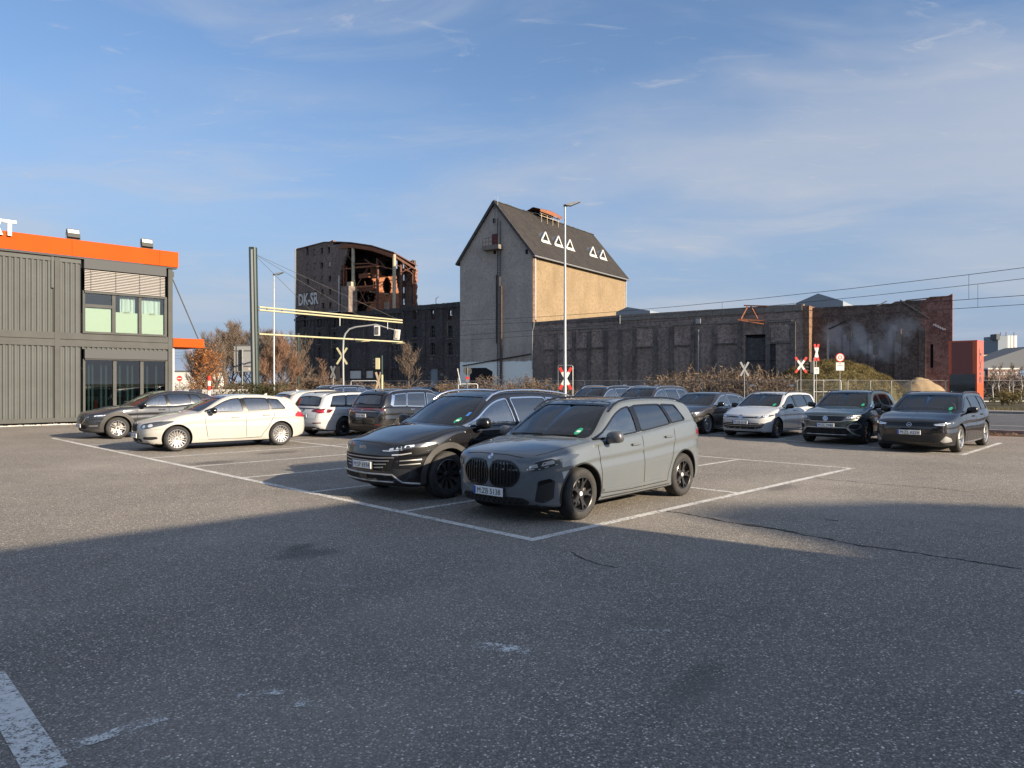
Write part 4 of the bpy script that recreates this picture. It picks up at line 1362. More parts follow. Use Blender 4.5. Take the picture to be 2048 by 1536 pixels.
# ---- estate (white), seen from the front in one row and from the rear in another
SPEC['estate'] = dict(L=4.633, W=1.789, fo=.88, wb=2.686, R=.318, rim='dark10', rim_r=.225, Ra=.365, tumble=.32, er=.10, bow_f=.26, bow_g=.28, trim='gloss',
    roof=[(1.02,.97),(1.25,1.08),(1.6,1.255),(1.9,1.385),(2.15,1.445),(2.5,1.475),(3.0,1.478),(3.6,1.46),(4.05,1.42),(4.22,1.36),(4.35,1.22),(4.46,1.06),(4.52,.96)],
    wins=[(1.36,1.40,2.42,2.33,'c'),(2.52,2.43,3.40,3.30,'d'),(3.45,3.35,4.10,3.90,'d')], rscreen=(1.03,1.36,.11,.17),
    **body_curves(4.633, 1.789, .765, 1.20, 1.0, .995, 1.025, gr=.17))
def build_estate(loc, heading, label, text, name='estate_car', paint=None, group=None, model='estate'):
    c = Car(name, SPEC['estate'], loc, heading, paint or PAINT['white2'], label, model='estate', group=group); K = c
    K.strip('light_bar', 'F', [(-.50,.685),(0,.675),(.50,.685)], .035, CM['gloss'], off=.003, thick=.004, mirror=False)
    hl = rc([(.40,.66),(.42,.70),(.60,.722),(.76,.748),(.84,.765),(.845,.735),(.78,.69),(.62,.655)], .015)
    for i, o in enumerate(K.patch('headlight', 'F', hl, CM['lamp'], off=.003, thick=.006, step=.05)):
        sg = 1 if i == 0 else -1
        for y, z in ((.58,.69),(.72,.715)):
            K.patch('lamp_reflector', 'F', [(sg*a,b) for a,b in rc([(y-.05,z-.02),(y-.05,z+.015),(y+.05,z+.028),(y+.05,z-.005)],.012)], CM['lampw'], off=.010, mirror=False, parent=o)
    o = K.patch('lower_intake', 'F', rc([(-.72,.49),(-.5,.50),(.5,.50),(.72,.49),(.66,.36),(.5,.30),(-.5,.30),(-.66,.36)],.04), CM['well'], off=.002, mirror=False)[0]
    for z, a in ((.455,.70),(.40,.67),(.345,.60)):
        K.strip('grille_bar', 'F', [(-a,z+.015),(-.3,z),(.3,z),(a,z+.015)], .014, CM['alum'] if z > .35 else CM['black'], off=.003, thick=.010, mirror=False, parent=o)
    K.emblem('F', .695, .075, 'vw')
    K.plate('F', .515, text)
    K.mirrors(1.56, 1.02, CM['gloss'])
    K.rails(1.95, 4.1, CM['black'], h=.03, r=.014)
    K.seams([[(1.46,.28),(1.42,.6),(1.40,.85),(1.43,.95)], [(2.48,.27),(2.47,.6),(2.46,.96)], [(3.44,1.0),(3.40,.80),(3.22,.52),(3.12,.34),(3.08,.27)], [(1.46,.28),(2.2,.26),(3.08,.27)]])
    K.handles([(2.24,.86),(3.20,.88)])
    K.strip('sill_trim', 'S', [(1.30,.24),(2.2,.225),(3.15,.235)], .018, CM['chrome'], off=.002, thick=.004)
    K.strip('bonnet_seam', 'T', [(.40,.64),(.60,.70),(.9,.74),(1.2,.77)], .008, CM['seam'], off=.0018)
    # rear
    tl = rc([(.40,.84),(.42,.905),(.60,.92),(.80,.93),(.85,.90),(.855,.80),(.70,.785),(.60,.82)], .02)
    for i, o in enumerate(K.patch('tail_light', 'B', tl, CM['dred'], off=.003, thick=.008, step=.05)):
        sg = 1 if i == 0 else -1
        K.patch('tail_lens', 'B', [(sg*a,b) for a,b in rc([(.58,.835),(.60,.885),(.78,.90),(.82,.82),(.70,.805)],.02)], CM['red'], off=.013, mirror=False, parent=o)
    K.emblem('B', .87, .055, 'plain')
    K.plate('B', .70, text)
    K.strip('boot_seam', 'B', [(-.62,.79),(-.60,.60),(.60,.60),(.62,.79)], .008, CM['seam'], off=.002, mirror=False)
    K.strip('rear_reflector', 'B', [(.50,.47),(.76,.475)], .03, CM['dred'], off=.003, thick=.006)
    K.patch('rear_diffuser', 'B', rc([(-.66,.25),(.66,.25),(.56,.345),(-.56,.345)],.03), CM['black'], off=.004, thick=.006, mirror=False)
    K.tube_line('exhaust_trim', 'B', [(.44,.285),(.60,.285)], .014, CM['chrome'], .010)
    K.tube_line('rear_wiper', 'B', [(.05,1.05),(-.15,1.07),(-.32,1.065)], .010, CM['black'], .012, mirror=False)
    K.patch('spoiler', 'T', rc([(4.03,-.52),(4.03,.52),(4.24,.53),(4.24,-.53)],.04), c.paint, off=.002, thick=.02, mirror=False)
    K.patch('sticker', 'F', [(-.55+.04*math.cos(t), 1.06+.04*math.sin(t)) for t in [2*math.pi*k/12 for k in range(12)]], CM['green'], off=.004, mirror=False, parent=c.screen)
    K.antenna(4.0, CM['gloss'])
    return c

# ---- large sport-utility (black) used for the one seen from the rear and the two far ones
SPEC['bigsuv'] = dict(L=4.77, W=1.86, fo=.92, wb=2.79, R=.36, rim='five', rim_r=.245, Ra=.415, tumble=.30, er=.11, bow_f=.26, bow_g=.27, trim='chrome',
    roof=[(1.05,1.07),(1.28,1.20),(1.6,1.40),(1.9,1.55),(2.15,1.615),(2.5,1.645),(3.1,1.648),(3.7,1.62),(4.12,1.57),(4.3,1.51),(4.44,1.36),(4.56,1.18),(4.62,1.08)],
    wins=[(1.36,1.40,2.48,2.39,'c'),(2.58,2.49,3.45,3.33,'d'),(3.50,3.38,4.12,3.92,'d')], rscreen=(1.15,1.50,.11,.18),
    **body_curves(4.77, 1.86, .90, 1.22, 1.11, 1.10, 1.14, gr=.21))
def build_bigsuv(loc, heading, label, text, paint=None, name='sport_utility', pillar=False, group=None, trim='chrome'):
    c = Car(name, SPEC['bigsuv'], loc, heading, paint or PAINT['black2'], label, model='bigsuv', group=group); K = c
    K.rails(1.95, 4.15, CM['chrome'] if trim == 'chrome' else CM['black'], h=.04, r=.017)
    K.mirrors(1.58, 1.14, CM['gloss'])
    hl = rc([(.42,.77),(.44,.82),(.66,.85),(.84,.88),(.86,.84),(.70,.79)], .015)
    for i, o in enumerate(K.patch('headlight', 'F', hl, CM['lampd'], off=.003, thick=.006, step=.05)):
        sg = 1 if i == 0 else -1
        K.patch('lamp_reflector', 'F', [(sg*a,b) for a,b in rc([(.55,.80),(.56,.83),(.78,.855),(.77,.82)],.01)], CM['lampw'], off=.010, mirror=False, parent=o)
    K.patch('grille', 'F', rc([(-.42,.82),(.42,.82),(.60,.56),(-.60,.56)],.05), CM['well'], off=.002, mirror=False)
    for z in (.77,.71,.65,.60):
        K.strip('grille_bar', 'F', [(-.46,z),(.46,z)], .014, CM['chrome'], off=.003, thick=.008, mirror=False)
    K.patch('lower_intake', 'F', rc([(-.70,.47),(.70,.47),(.62,.33),(-.62,.33)],.04), CM['well'], off=.002, mirror=False)
    K.plate('F', .50, text)
    K.seams([[(1.46,.36),(1.42,.7),(1.41,.95),(1.44,1.05)], [(2.53,.35),(2.52,.7),(2.51,1.07)], [(3.48,1.11),(3.44,.88),(3.30,.60),(3.22,.38)]])
    K.handles([(2.30,.95),(3.26,.98)], CM['chrome'])
    K.arches(.05, CM['black'], .010)
    K.strip('sill_trim', 'S', [(1.38,.28),(2.3,.275),(3.25,.28)], .12, CM['black'], off=.001, thick=.010)
    # rear
    o = K.patch('tail_light', 'B', rc([(-.82,.945),(-.60,.965),(.60,.965),(.82,.945),(.84,1.02),(.60,1.045),(-.60,1.045),(-.84,1.02)],.03), CM['dred'], off=.003, thick=.008, mirror=False, step=.06)[0]
    for sg in (1,-1):
        K.patch('tail_lens', 'B', [(sg*a,b) for a,b in rc([(.46,.975),(.48,1.03),(.80,1.01),(.80,.96)],.015)], CM['lamp'], off=.014, mirror=False, parent=o)
    K.strip('chrome_line', 'B', [(-.80,.925),(-.3,.94),(.3,.94),(.80,.925)], .012, CM['chrome'], off=.003, thick=.005, mirror=False)
    K.emblem('B', .985, .055, 'plain')
    K.plate('B', .80, text)
    K.strip('boot_seam', 'B', [(-.66,.90),(-.62,.62),(.62,.62),(.66,.90)], .008, CM['seam'], off=.002, mirror=False)
    K.strip('rear_reflector', 'B', [(.55,.50),(.78,.51)], .03, CM['dred'], off=.003, thick=.006)
    K.patch('rear_diffuser', 'B', rc([(-.70,.30),(.70,.30),(.62,.44),(-.62,.44)],.03), CM['black'], off=.004, thick=.006, mirror=False)
    K.tube_line('rear_wiper', 'B', [(.05,1.17),(-.18,1.20),(-.36,1.195)], .011, CM['black'], .012, mirror=False)
    K.patch('spoiler', 'T', rc([(4.10,-.54),(4.10,.54),(4.32,.55),(4.32,-.55)],.04), CM['gloss'], off=.002, thick=.02, mirror=False)
    if pillar:
        K.strip('pillar_trim', 'S', [(4.14,1.13),(3.98,1.47)], .12, CM['chrome'], off=.002, thick=.004)
    K.antenna(4.05, CM['gloss'])
    return c

# ---- small crossover (green-grey)
SPEC['troc'] = dict(L=4.236, W=1.819, fo=.855, wb=2.59, R=.335, rim='dark10', rim_r=.232, Ra=.388, tumble=.33, er=.11, bow_f=.22, bow_g=.26, trim='chrome',
    roof=[(1.02,1.03),(1.25,1.15),(1.55,1.335),(1.82,1.47),(2.05,1.53),(2.4,1.555),(2.9,1.55),(3.3,1.515),(3.62,1.46),(3.80,1.40),(3.92,1.28),(4.04,1.12),(4.12,1.02)],
    wins=[(1.34,1.38,2.30,2.22,'c'),(2.39,2.31,3.12,3.02,'d'),(3.16,3.06,3.46,3.26,'d')], rscreen=(1.13,1.39,.12,.2),
    **body_curves(4.236, 1.819, .90, 1.20, 1.075, 1.07, 1.12, gr=.20))
def build_troc(loc, heading, label):
    c = Car('crossover', SPEC['troc'], loc, heading, PAINT['teal'], label, model='troc'); K = c
    gr = rc([(-.52,.82),(.52,.82),(.42,.69),(-.42,.69)], .03)
    o = K.patch('grille', 'F', gr, CM['gloss'], off=.003, mirror=False)[0]
    for z in (.785,.745,.715):
        K.strip('grille_bar', 'F', [(-.46,z),(.46,z)], .010, CM['black'], off=.004, thick=.006, mirror=False, parent=o)
    K.strip('chrome_line', 'F', [(-.80,.735),(-.50,.70),(-.40,.672),(.40,.672),(.50,.70),(.80,.735)], .016, CM['alum'], off=.004, thick=.006, mirror=False)
    K.strip('chrome_line', 'F', [(-.82,.845),(-.5,.835),(.5,.835),(.82,.845)], .010, CM['alum'], off=.004, thick=.004, mirror=False)
    hl = rc([(.50,.735),(.53,.82),(.70,.835),(.84,.845),(.86,.80),(.78,.745)], .02)
    for i, o in enumerate(K.patch('headlight', 'F', hl, CM['lamp'], off=.003, thick=.006, step=.05)):
        sg = 1 if i == 0 else -1
        for y in (.60,.69,.77):
            K.patch('lamp_reflector', 'F', [(sg*a,b) for a,b in rc([(y-.035,.76),(y-.035,.81),(y+.035,.82),(y+.035,.765)],.01)], CM['lampw'], off=.010, mirror=False, parent=o)
    fog = rc([(.60,.47),(.60,.565),(.68,.615),(.80,.62),(.84,.57),(.82,.48),(.74,.445)], .04)
    for i, o in enumerate(K.patch('fog_recess', 'F', fog, CM['well'], off=.003)):
        sg = 1 if i == 0 else -1
        K.strip('fog_ring', 'F', [(sg*a,b) for a,b in fog], .022, CM['alum'], off=.004, thick=.008, closed=True, mirror=False, parent=o, seg=.04)
    K.patch('lower_intake', 'F', rc([(-.58,.50),(.58,.50),(.68,.36),(.50,.29),(-.50,.29),(-.68,.36)],.05), CM['well'], off=.002, mirror=False)
    K.tube_line('skid_trim', 'F', [(-.82,.27),(-.70,.34),(-.55,.50),(.55,.50),(.70,.34),(.82,.27)], .020, CM['alum'], .008, mirror=False)
    K.tube_line('skid_trim', 'F', [(-.56,.30),(.56,.30)], .013, CM['alum'], .006, mirror=False)
    K.emblem('F', .755, .075, 'vw')
    K.plate('F', .565, 'M:ZL 2940')
    K.mirrors(1.52, 1.11, CM['gloss'])
    K.rails(1.85, 3.55, CM['gloss'], h=.035, r=.015)
    K.arches(.06, CM['clad'], .012)
    K.strip('sill_trim', 'S', [(1.30,.285),(2.2,.28),(2.98,.285)], .14, CM['clad'], off=.001, thick=.012)
    K.seams([[(1.42,.37),(1.39,.7),(1.37,.92),(1.40,1.02)], [(2.35,.36),(2.34,.7),(2.33,1.04)], [(3.14,1.07),(3.10,.86),(2.96,.60),(2.92,.38)]])
    K.handles([(2.12,.92),(2.92,.95)])
    K.strip('bonnet_seam', 'T', [(.34,.70),(.55,.76),(.85,.79),(1.2,.81)], .008, CM['seam'], off=.0018)
    K.patch('tail_light', 'B', rc([(.48,.92),(.50,1.0),(.80,1.02),(.86,.97),(.84,.88),(.64,.87)],.03), CM['dred'], off=.003, thick=.008)
    K.patch('sticker', 'F', [(-.60+.04*math.cos(t), 1.13+.04*math.sin(t)) for t in [2*math.pi*k/12 for k in range(12)]], CM['green'], off=.004, mirror=False, parent=c.screen)
    return c

# ---- long estate (black) at the end of the right row
SPEC['tourer'] = dict(L=4.642, W=1.86, fo=.93, wb=2.732, R=.332, rim='five', rim_r=.228, Ra=.38, tumble=.32, er=.10, bow_f=.24, bow_g=.27, trim='gloss',
    roof=[(1.10,.97),(1.32,1.075),(1.65,1.235),(1.95,1.365),(2.2,1.43),(2.5,1.462),(3.0,1.465),(3.6,1.445),(4.05,1.40),(4.25,1.34),(4.38,1.20),(4.47,1.05),(4.53,.95)],
    wins=[(1.42,1.46,2.46,2.38,'c'),(2.56,2.48,3.44,3.34,'d'),(3.49,3.39,4.10,3.88,'d')], rscreen=(1.03,1.33,.12,.18),
    **body_curves(4.642, 1.86, .80, 1.28, 1.0, .995, 1.03, gr=.165))
def build_tourer(loc, heading, label, scale=1.0):
    c = Car('estate_car', SPEC['tourer'], loc, heading, PAINT['black2'], label, model='tourer'); K = c
    c.root.scale = (scale,)*3
    o = K.patch('nose_panel', 'F', rc([(-.70,.735),(.70,.735),(.66,.645),(-.66,.645)],.03), CM['gloss'], off=.003, thick=.004, mirror=False)[0]
    hl = rc([(.50,.665),(.50,.705),(.68,.722),(.84,.745),(.865,.73),(.84,.685),(.70,.66)], .012)
    for i, o in enumerate(K.patch('headlight', 'F', hl, CM['lampd'], off=.008, thick=.006, step=.05)):
        sg = 1 if i == 0 else -1
        K.strip('light_strip', 'F', [(sg*a,b) for a,b in [(.52,.700),(.70,.715),(.84,.735)]], .012, CM['lampw'], off=.016, mirror=False, parent=o)
        K.patch('lamp_reflector', 'F', [(sg*a,b) for a,b in rc([(.54,.672),(.54,.69),(.72,.70),(.72,.675)],.006)], CM['lampw'], off=.016, mirror=False, parent=o)
    K.emblem('F', .69, .055, 'plain')
    K.plate('F', .50, 'M:ZL 6224')
    K.patch('lower_intake', 'F', rc([(-.62,.43),(.62,.43),(.66,.32),(.52,.26),(-.52,.26),(-.66,.32)],.04), CM['black'], off=.003, mirror=False)
    K.patch('bumper_blade', 'F', rc([(.64,.30),(.74,.43),(.82,.37),(.83,.29),(.70,.265)],.01), CM['alum'], off=.003, thick=.008)
    K.mirrors(1.62, 1.02, CM['gloss'])
    K.rails(2.0, 4.1, CM['gloss'], h=.03, r=.014)
    K.seams([[(1.52,.27),(1.48,.6),(1.46,.84),(1.49,.94)], [(2.52,.26),(2.51,.6),(2.50,.95)], [(3.48,1.0),(3.44,.80),(3.27,.52),(3.18,.34),(3.14,.27)]])
    K.handles([(2.28,.85),(3.24,.87)])
    K.strip('bonnet_seam', 'T', [(.36,.68),(.58,.74),(.9,.78),(1.25,.80)], .008, CM['seam'], off=.0018)
    K.tube_line('bonnet_ridge', 'T', [(.16,0),(.6,0),(1.0,0)], .012, c.paint, -.004, mirror=False)
    K.patch('tail_light', 'B', rc([(.46,.84),(.46,.90),(.82,.92),(.86,.86),(.66,.83)],.02), CM['dred'], off=.003, thick=.008)
    K.patch('sticker', 'F', [(-.58+.04*math.cos(t), 1.05+.04*math.sin(t)) for t in [2*math.pi*k/12 for k in range(12)]], CM['green'], off=.004, mirror=False, parent=c.screen)
    K.antenna(4.0, CM['white'])
    return c

# ---- long fastback saloon (dark grey and white)
SPEC['saloon'] = dict(L=4.80, W=1.86, fo=.90, wb=2.88, R=.338, rim='v10', rim_r=.242, Ra=.385, tumble=.33, er=.10, bow_f=.28, bow_g=.27, trim='chrome',
    roof=[(1.10,.975),(1.32,1.075),(1.65,1.235),(1.95,1.36),(2.2,1.42),(2.55,1.448),(3.0,1.44),(3.4,1.40),(3.8,1.315),(4.1,1.20),(4.35,1.085),(4.45,1.03)],
    wins=[(1.44,1.48,2.52,2.44,'c'),(2.62,2.54,3.42,3.36,'d'),(3.47,3.41,3.86,3.70,'d')], rscreen=(1.08,1.34,.16,.22),
    **body_curves(4.80, 1.86, .80, 1.28, 1.005, 1.0, 1.03, gr=.17))
def build_saloon(loc, heading, label, paint, name='saloon', text='', group=None, scale=1.0):
    c = Car(name, SPEC['saloon'], loc, heading, paint, label, model='saloon', group=group); K = c
    c.root.scale = (scale,)*3
    hl = rc([(.46,.70),(.46,.735),(.66,.755),(.84,.785),(.87,.775),(.82,.73),(.66,.70)], .012)
    for i, o in enumerate(K.patch('headlight', 'F', hl, CM['lamp'], off=.003, thick=.006, step=.05)):
        sg = 1 if i == 0 else -1
        K.patch('lamp_reflector', 'F', [(sg*a,b) for a,b in rc([(.56,.715),(.56,.74),(.82,.775),(.81,.745)],.008)], CM['lampw'], off=.010, mirror=False, parent=o)
    K.patch('grille', 'F', rc([(-.44,.72),(.44,.72),(.56,.60),(.46,.42),(-.46,.42),(-.56,.60)],.05), CM['well'], off=.002, mirror=False)
    K.patch('bumper_vent', 'F', rc([(.62,.34),(.64,.55),(.76,.60),(.83,.56),(.82,.36),(.74,.29)],.05), CM['well'], off=.003)
    K.plate('F', .48, text); K.plate('B', .72, text)
    K.mirrors(1.64, 1.03, CM['gloss'])
    K.seams([[(1.54,.28),(1.50,.6),(1.48,.85),(1.51,.95)], [(2.58,.27),(2.57,.6),(2.56,.96)], [(3.50,.99),(3.47,.80),(3.34,.52),(3.26,.30)]])
    K.handles([(2.34,.86),(3.26,.89)])
    K.strip('bonnet_seam', 'T', [(.40,.66),(.62,.73),(.9,.77),(1.25,.80)], .008, CM['seam'], off=.0018)
    K.strip('sill_trim', 'S', [(1.34,.25),(2.4,.235),(3.35,.245)], .016, CM['chrome'], off=.002, thick=.004)
    K.patch('tail_light', 'B', rc([(.40,.84),(.40,.90),(.80,.92),(.86,.88),(.84,.82),(.60,.81)],.02), CM['red'], off=.003, thick=.008)
    K.patch('rear_diffuser', 'B', rc([(-.64,.26),(.64,.26),(.56,.35),(-.56,.35)],.03), CM['black'], off=.004, thick=.006, mirror=False)
    K.antenna(3.4)
    return c
# ================================================================== surface materials
def asphalt_mat(name, base=1.0, stone=88.0, tone=(1.0,0.97,0.93), patch_scale=.35):
    g = G(name)
    v = g.coord('Object')
    vo = g.nt.nodes.new('ShaderNodeTexVoronoi'); vo.inputs['Scale'].default_value = stone
    g.l(v, vo.inputs['Vector'])
    sepc = g.nt.nodes.new('ShaderNodeSeparateColor'); g.l(vo.outputs['Color'], sepc.inputs[0])
    r = sepc.outputs[0]
    lo = tuple(.040*base*t for t in tone); mid = tuple(.092*base*t for t in tone); hi = tuple(.21*base*t for t in tone)
    c = g.mix(g.ramp(r, .05, .85, smooth=False), lo, mid)
    c = g.mix(g.ramp(r, .86, .99), c, hi)
    c = g.mix(g.ramp(sepc.outputs[1], .975, .995), c, tuple(.34*base*t for t in tone))
    # dark gaps between the stones
    c = g.mix(g.ramp(vo.outputs['Distance'], .35, .75, 0, .65), c, tuple(.016*base*t for t in tone))
    fine = g.noise(v, 220, 2, .5)
    c = g.mix(g.ramp(fine, .3, .7, 0, .35), c, tuple(.05*base*t for t in tone))
    big = g.noise(v, patch_scale, 6, .62)
    c = g.mix(g.ramp(big, .30, .72), g.mix(.80, (0,0,0), c), c)
    st = g.noise(g.coord('Object', loc=(31,7,0)), 1.3, 5, .6)
    c = g.mix(g.ramp(st, .60, .80, 0, .45), c, tuple(.030*base*t for t in tone))
    wet = g.noise(g.coord('Object', loc=(11,47,0)), .22, 5, .6)
    c = g.mix(g.ramp(wet, .45, .75, 0, .30), c, tuple(.12*base*t for t in tone))
    g.col(c)
    g.rough(g.ramp(st, .4, .8, .82, .62))
    h = g.math('ADD', g.math('MULTIPLY', vo.outputs['Distance'], -1.0), g.math('MULTIPLY', fine, .35))
    g.bump(h, .75, .012)
    return g.m
def brick_mat(name, c1, c2, mortar, soot=0.5, soot_col=(0.012,0.012,0.013), scale=1.0, big=.18, chalk=None, speck=0):
    g = G(name)
    v = g.coord('Object', rot=(R(90),0,0))      # wall x,z -> texture x,y
    br = g.nt.nodes.new('ShaderNodeTexBrick')
    br.inputs['Scale'].default_value = 1.0
    br.inputs['Brick Width'].default_value = .25*scale; br.inputs['Row Height'].default_value = .085*scale
    br.inputs['Mortar Size'].default_value = .011*scale
    br.inputs['Color1'].default_value = (*c1,1); br.inputs['Color2'].default_value = (*c2,1); br.inputs['Mortar'].default_value = (*mortar,1)
    br.inputs['Bias'].default_value = -.1
    vv = g.n('ShaderNodeVectorMath'); vv.operation = 'ABSOLUTE'
    # use x+y so that walls along either direction get bricks
    sp = g.n('ShaderNodeSeparateXYZ'); g.l(g.coord('Object'), sp.inputs[0])
    cb = g.n('ShaderNodeCombineXYZ')
    g.l(g.math('ADD', sp.outputs['X'], sp.outputs['Y']), cb.inputs[0]); g.l(sp.outputs['Z'], cb.inputs[1])
    g.l(cb.outputs[0], br.inputs['Vector'])
    o = g.coord('Object')
    n1 = g.noise(o, big, 8, .68, .4)
    n2 = g.noise(o, 2.6, 6, .65)
    c = g.mix(g.ramp(n2, .42, .62, 0, .75), br.outputs['Color'], tuple(x*.42 for x in c1))
    n3 = g.noise(o, 5.5, 6, .75)
    c = g.mix(g.ramp(n3, .52, .70, 0, .75), c, tuple(min(1, x*2.0+.03) for x in c1))
    c = g.mix(g.ramp(n3, .46, .30, 0, .7), c, tuple(x*.35 for x in c2))
    if speck:
        ns = g.noise(g.coord('Object', scale=(1.6,1.6,5.0)), 3.0, 4, .7)
        c = g.mix(g.ramp(ns, .56, .66, 0, speck), c, (.62,.56,.50))
        c = g.mix(g.ramp(ns, .42, .34, 0, speck), c, (.05,.045,.045))
    c = g.mix(g.ramp(n1, .32, .68, 0, soot), c, soot_col)
    c = g.mix(g.ramp(g.noise(g.coord('Object', scale=(1,1,.25)), .9, 6, .65), .45, .70, 0, .55), c, tuple(x*.5 for x in c2))
    if chalk:
        # limewash smears with a shape of their own
        for (cx, cz, rx, rz, rot, s) in chalk:
            mp = g.n('ShaderNodeMapping'); mp.vector_type = 'TEXTURE'
            mp.inputs['Location'].default_value = (cx, cz, 0); mp.inputs['Rotation'].default_value = (0,0,rot); mp.inputs['Scale'].default_value = (rx, rz, 1)
            cb2 = g.n('ShaderNodeCombineXYZ'); g.l(sp.outputs['X'], cb2.inputs[0]); g.l(sp.outputs['Z'], cb2.inputs[1])
            g.l(cb2.outputs[0], mp.inputs[0])
            ln = g.n('ShaderNodeVectorMath'); ln.operation = 'LENGTH'; g.l(mp.outputs[0], ln.inputs[0])
            e = g.math('ADD', ln.outputs['Value'], g.math('MULTIPLY', g.math('SUBTRACT', g.noise(o, 1.4, 6, .7), .5), 1.1))
            if s > 0: f = g.ramp(e, .35, 1.05, s, 0)
            else:
                f = g.math('MULTIPLY', g.ramp(e, .72, .98, 0, -s), g.ramp(e, 1.0, 1.25, 1, 0))
            c = g.mix(f, c, (.46,.46,.47))
    g.col(c); g.rough(.9); g.b.inputs['Specular IOR Level'].default_value = .2
    g.bump(g.math('ADD', br.outputs['Fac'], g.math('MULTIPLY', n3, -.6)), .5, .015)
    return g.m
def plaster_mat(name, a, b, stain, base_paint=None, zcut=0.0):
    g = G(name)
    o = g.coord('Object')
    n1 = g.noise(o, .35, 8, .66, .3); n2 = g.noise(o, 3.2, 6, .65)
    vert = g.noise(g.coord('Object', scale=(.7,.7,.10)), 1.0, 6, .7)
    c = g.mix(g.ramp(n1, .3, .7), a, b)
    c = g.mix(g.ramp(n2, .45, .72, 0, .6), c, stain)
    c = g.mix(g.ramp(vert, .50, .75, 0, .4), c, stain)
    spot = g.noise(o, 7.0, 3, .5)
    c = g.mix(g.ramp(spot, .68, .74, 0, .6), c, tuple(min(1, x*1.35) for x in b))
    if base_paint:
        sp = g.n('ShaderNodeSeparateXYZ'); g.l(o, sp.inputs[0])
        edge = g.math('ADD', sp.outputs['Z'], g.math('MULTIPLY', g.math('SUBTRACT', g.noise(o, 1.2, 5, .6), .5), .55))
        p = g.mix(g.ramp(n2, .55, .8, 0, .35), base_paint, tuple(x*.65 for x in base_paint))
        c = g.mix(g.ramp(edge, zcut-.06, zcut+.06, 1, 0), c, p)
    g.col(c); g.rough(.92); g.b.inputs['Specular IOR Level'].default_value = .2
    g.bump(g.math('ADD', n2, spot), .35, .02)
    return g.m
def paintline_mat(name, wear=.5, scale=18.0):
    """road paint worn through to the asphalt"""
    g = G(name)
    o = g.coord('Object')
    n1 = g.noise(o, scale, 6, .7); n2 = g.noise(o, 1.4, 5, .6); vo = g.noise(o, 85, 2, .5)
    e = g.math('ADD', g.math('ADD', g.math('MULTIPLY', n1, .55), g.math('MULTIPLY', vo, .45)), g.math('MULTIPLY', n2, .35))
    g.col(g.mix(g.ramp(n1, .35, .7, 0, .5), (.66,.65,.61), (.42,.41,.39))); g.rough(.75)
    tr = g.n('ShaderNodeBsdfTransparent'); mx = g.n('ShaderNodeMixShader')
    g.l(g.ramp(e, wear, wear+.13), mx.inputs[0])
    out = [n for n in g.nt.nodes if n.type == 'OUTPUT_MATERIAL'][0]
    g.l(tr.outputs[0], mx.inputs[2]); g.l(g.b.outputs[0], mx.inputs[1]); g.l(mx.outputs[0], out.inputs[0])
    return g.m
def stain_mat(name, col, amount):
    g = G(name)
    tc = g.n('ShaderNodeTexCoord'); sb = g.n('ShaderNodeVectorMath'); sb.operation = 'SUBTRACT'; sb.inputs[1].default_value = (.5,.5,0)
    g.l(tc.outputs['Generated'], sb.inputs[0])
    sp = g.n('ShaderNodeSeparateXYZ'); g.l(sb.outputs[0], sp.inputs[0])
    r = g.math('SQRT', g.math('ADD', g.math('POWER', sp.outputs['X'], 2), g.math('POWER', sp.outputs['Y'], 2)))
    o = g.coord('Object')
    e = g.math('ADD', r, g.math('MULTIPLY', g.math('SUBTRACT', g.noise(o, 3.2, 6, .65), .5), .55))
    f = g.math('MULTIPLY', g.ramp(e, .12, .46, amount, 0), g.ramp(g.noise(o, 60, 2, .5), .3, .7, .4, 1))
    g.col(col); g.rough(.6)
    tr = g.n('ShaderNodeBsdfTransparent'); mx = g.n('ShaderNodeMixShader')
    out = [n for n in g.nt.nodes if n.type == 'OUTPUT_MATERIAL'][0]
    g.l(f, mx.inputs[0]); g.l(tr.outputs[0], mx.inputs[1]); g.l(g.b.outputs[0], mx.inputs[2]); g.l(mx.outputs[0], out.inputs[0])
    return g.m
def leaf_mat(name, a, b, trans=.25, patchy=0):
    g = G(name)
    oi = g.n('ShaderNodeNewGeometry')
    c = g.mix(oi.outputs['Random Per Island'], a, b)
    if patchy: c = g.mix(g.ramp(g.noise(g.coord('Object'), patchy, 4, .6), .42, .62, 0, .75), c, tuple(x*.38 for x in a))
    g.col(c); g.rough(.8); g.b.inputs['Specular IOR Level'].default_value = .15
    if trans:
        tl = g.n('ShaderNodeBsdfTranslucent'); g.l(c, tl.inputs[0])
        mx = g.n('ShaderNodeMixShader'); mx.inputs[0].default_value = trans
        out = [n for n in g.nt.nodes if n.type == 'OUTPUT_MATERIAL'][0]
        g.l(g.b.outputs[0], mx.inputs[1]); g.l(tl.outputs[0], mx.inputs[2]); g.l(mx.outputs[0], out.inputs[0])
    return g.m
def ground_mat(name, cols, scale=.5, bump=.4):
    g = G(name)
    o = g.coord('Object')
    n1 = g.noise(o, scale, 8, .65); n2 = g.noise(o, scale*9, 6, .65); n3 = g.noise(o, scale*60, 3, .6)
    c = g.mix(g.ramp(n1, .35, .65), cols[0], cols[1])
    c = g.mix(g.ramp(n2, .45, .72, 0, .8), c, cols[2])
    c = g.mix(g.ramp(n3, .4, .75, 0, .5), c, tuple(x*.45 for x in cols[0]))
    g.col(c); g.rough(.95); g.b.inputs['Specular IOR Level'].default_value = .1
    g.bump(g.math('ADD', n2, n3), bump, .05)
    return g.m
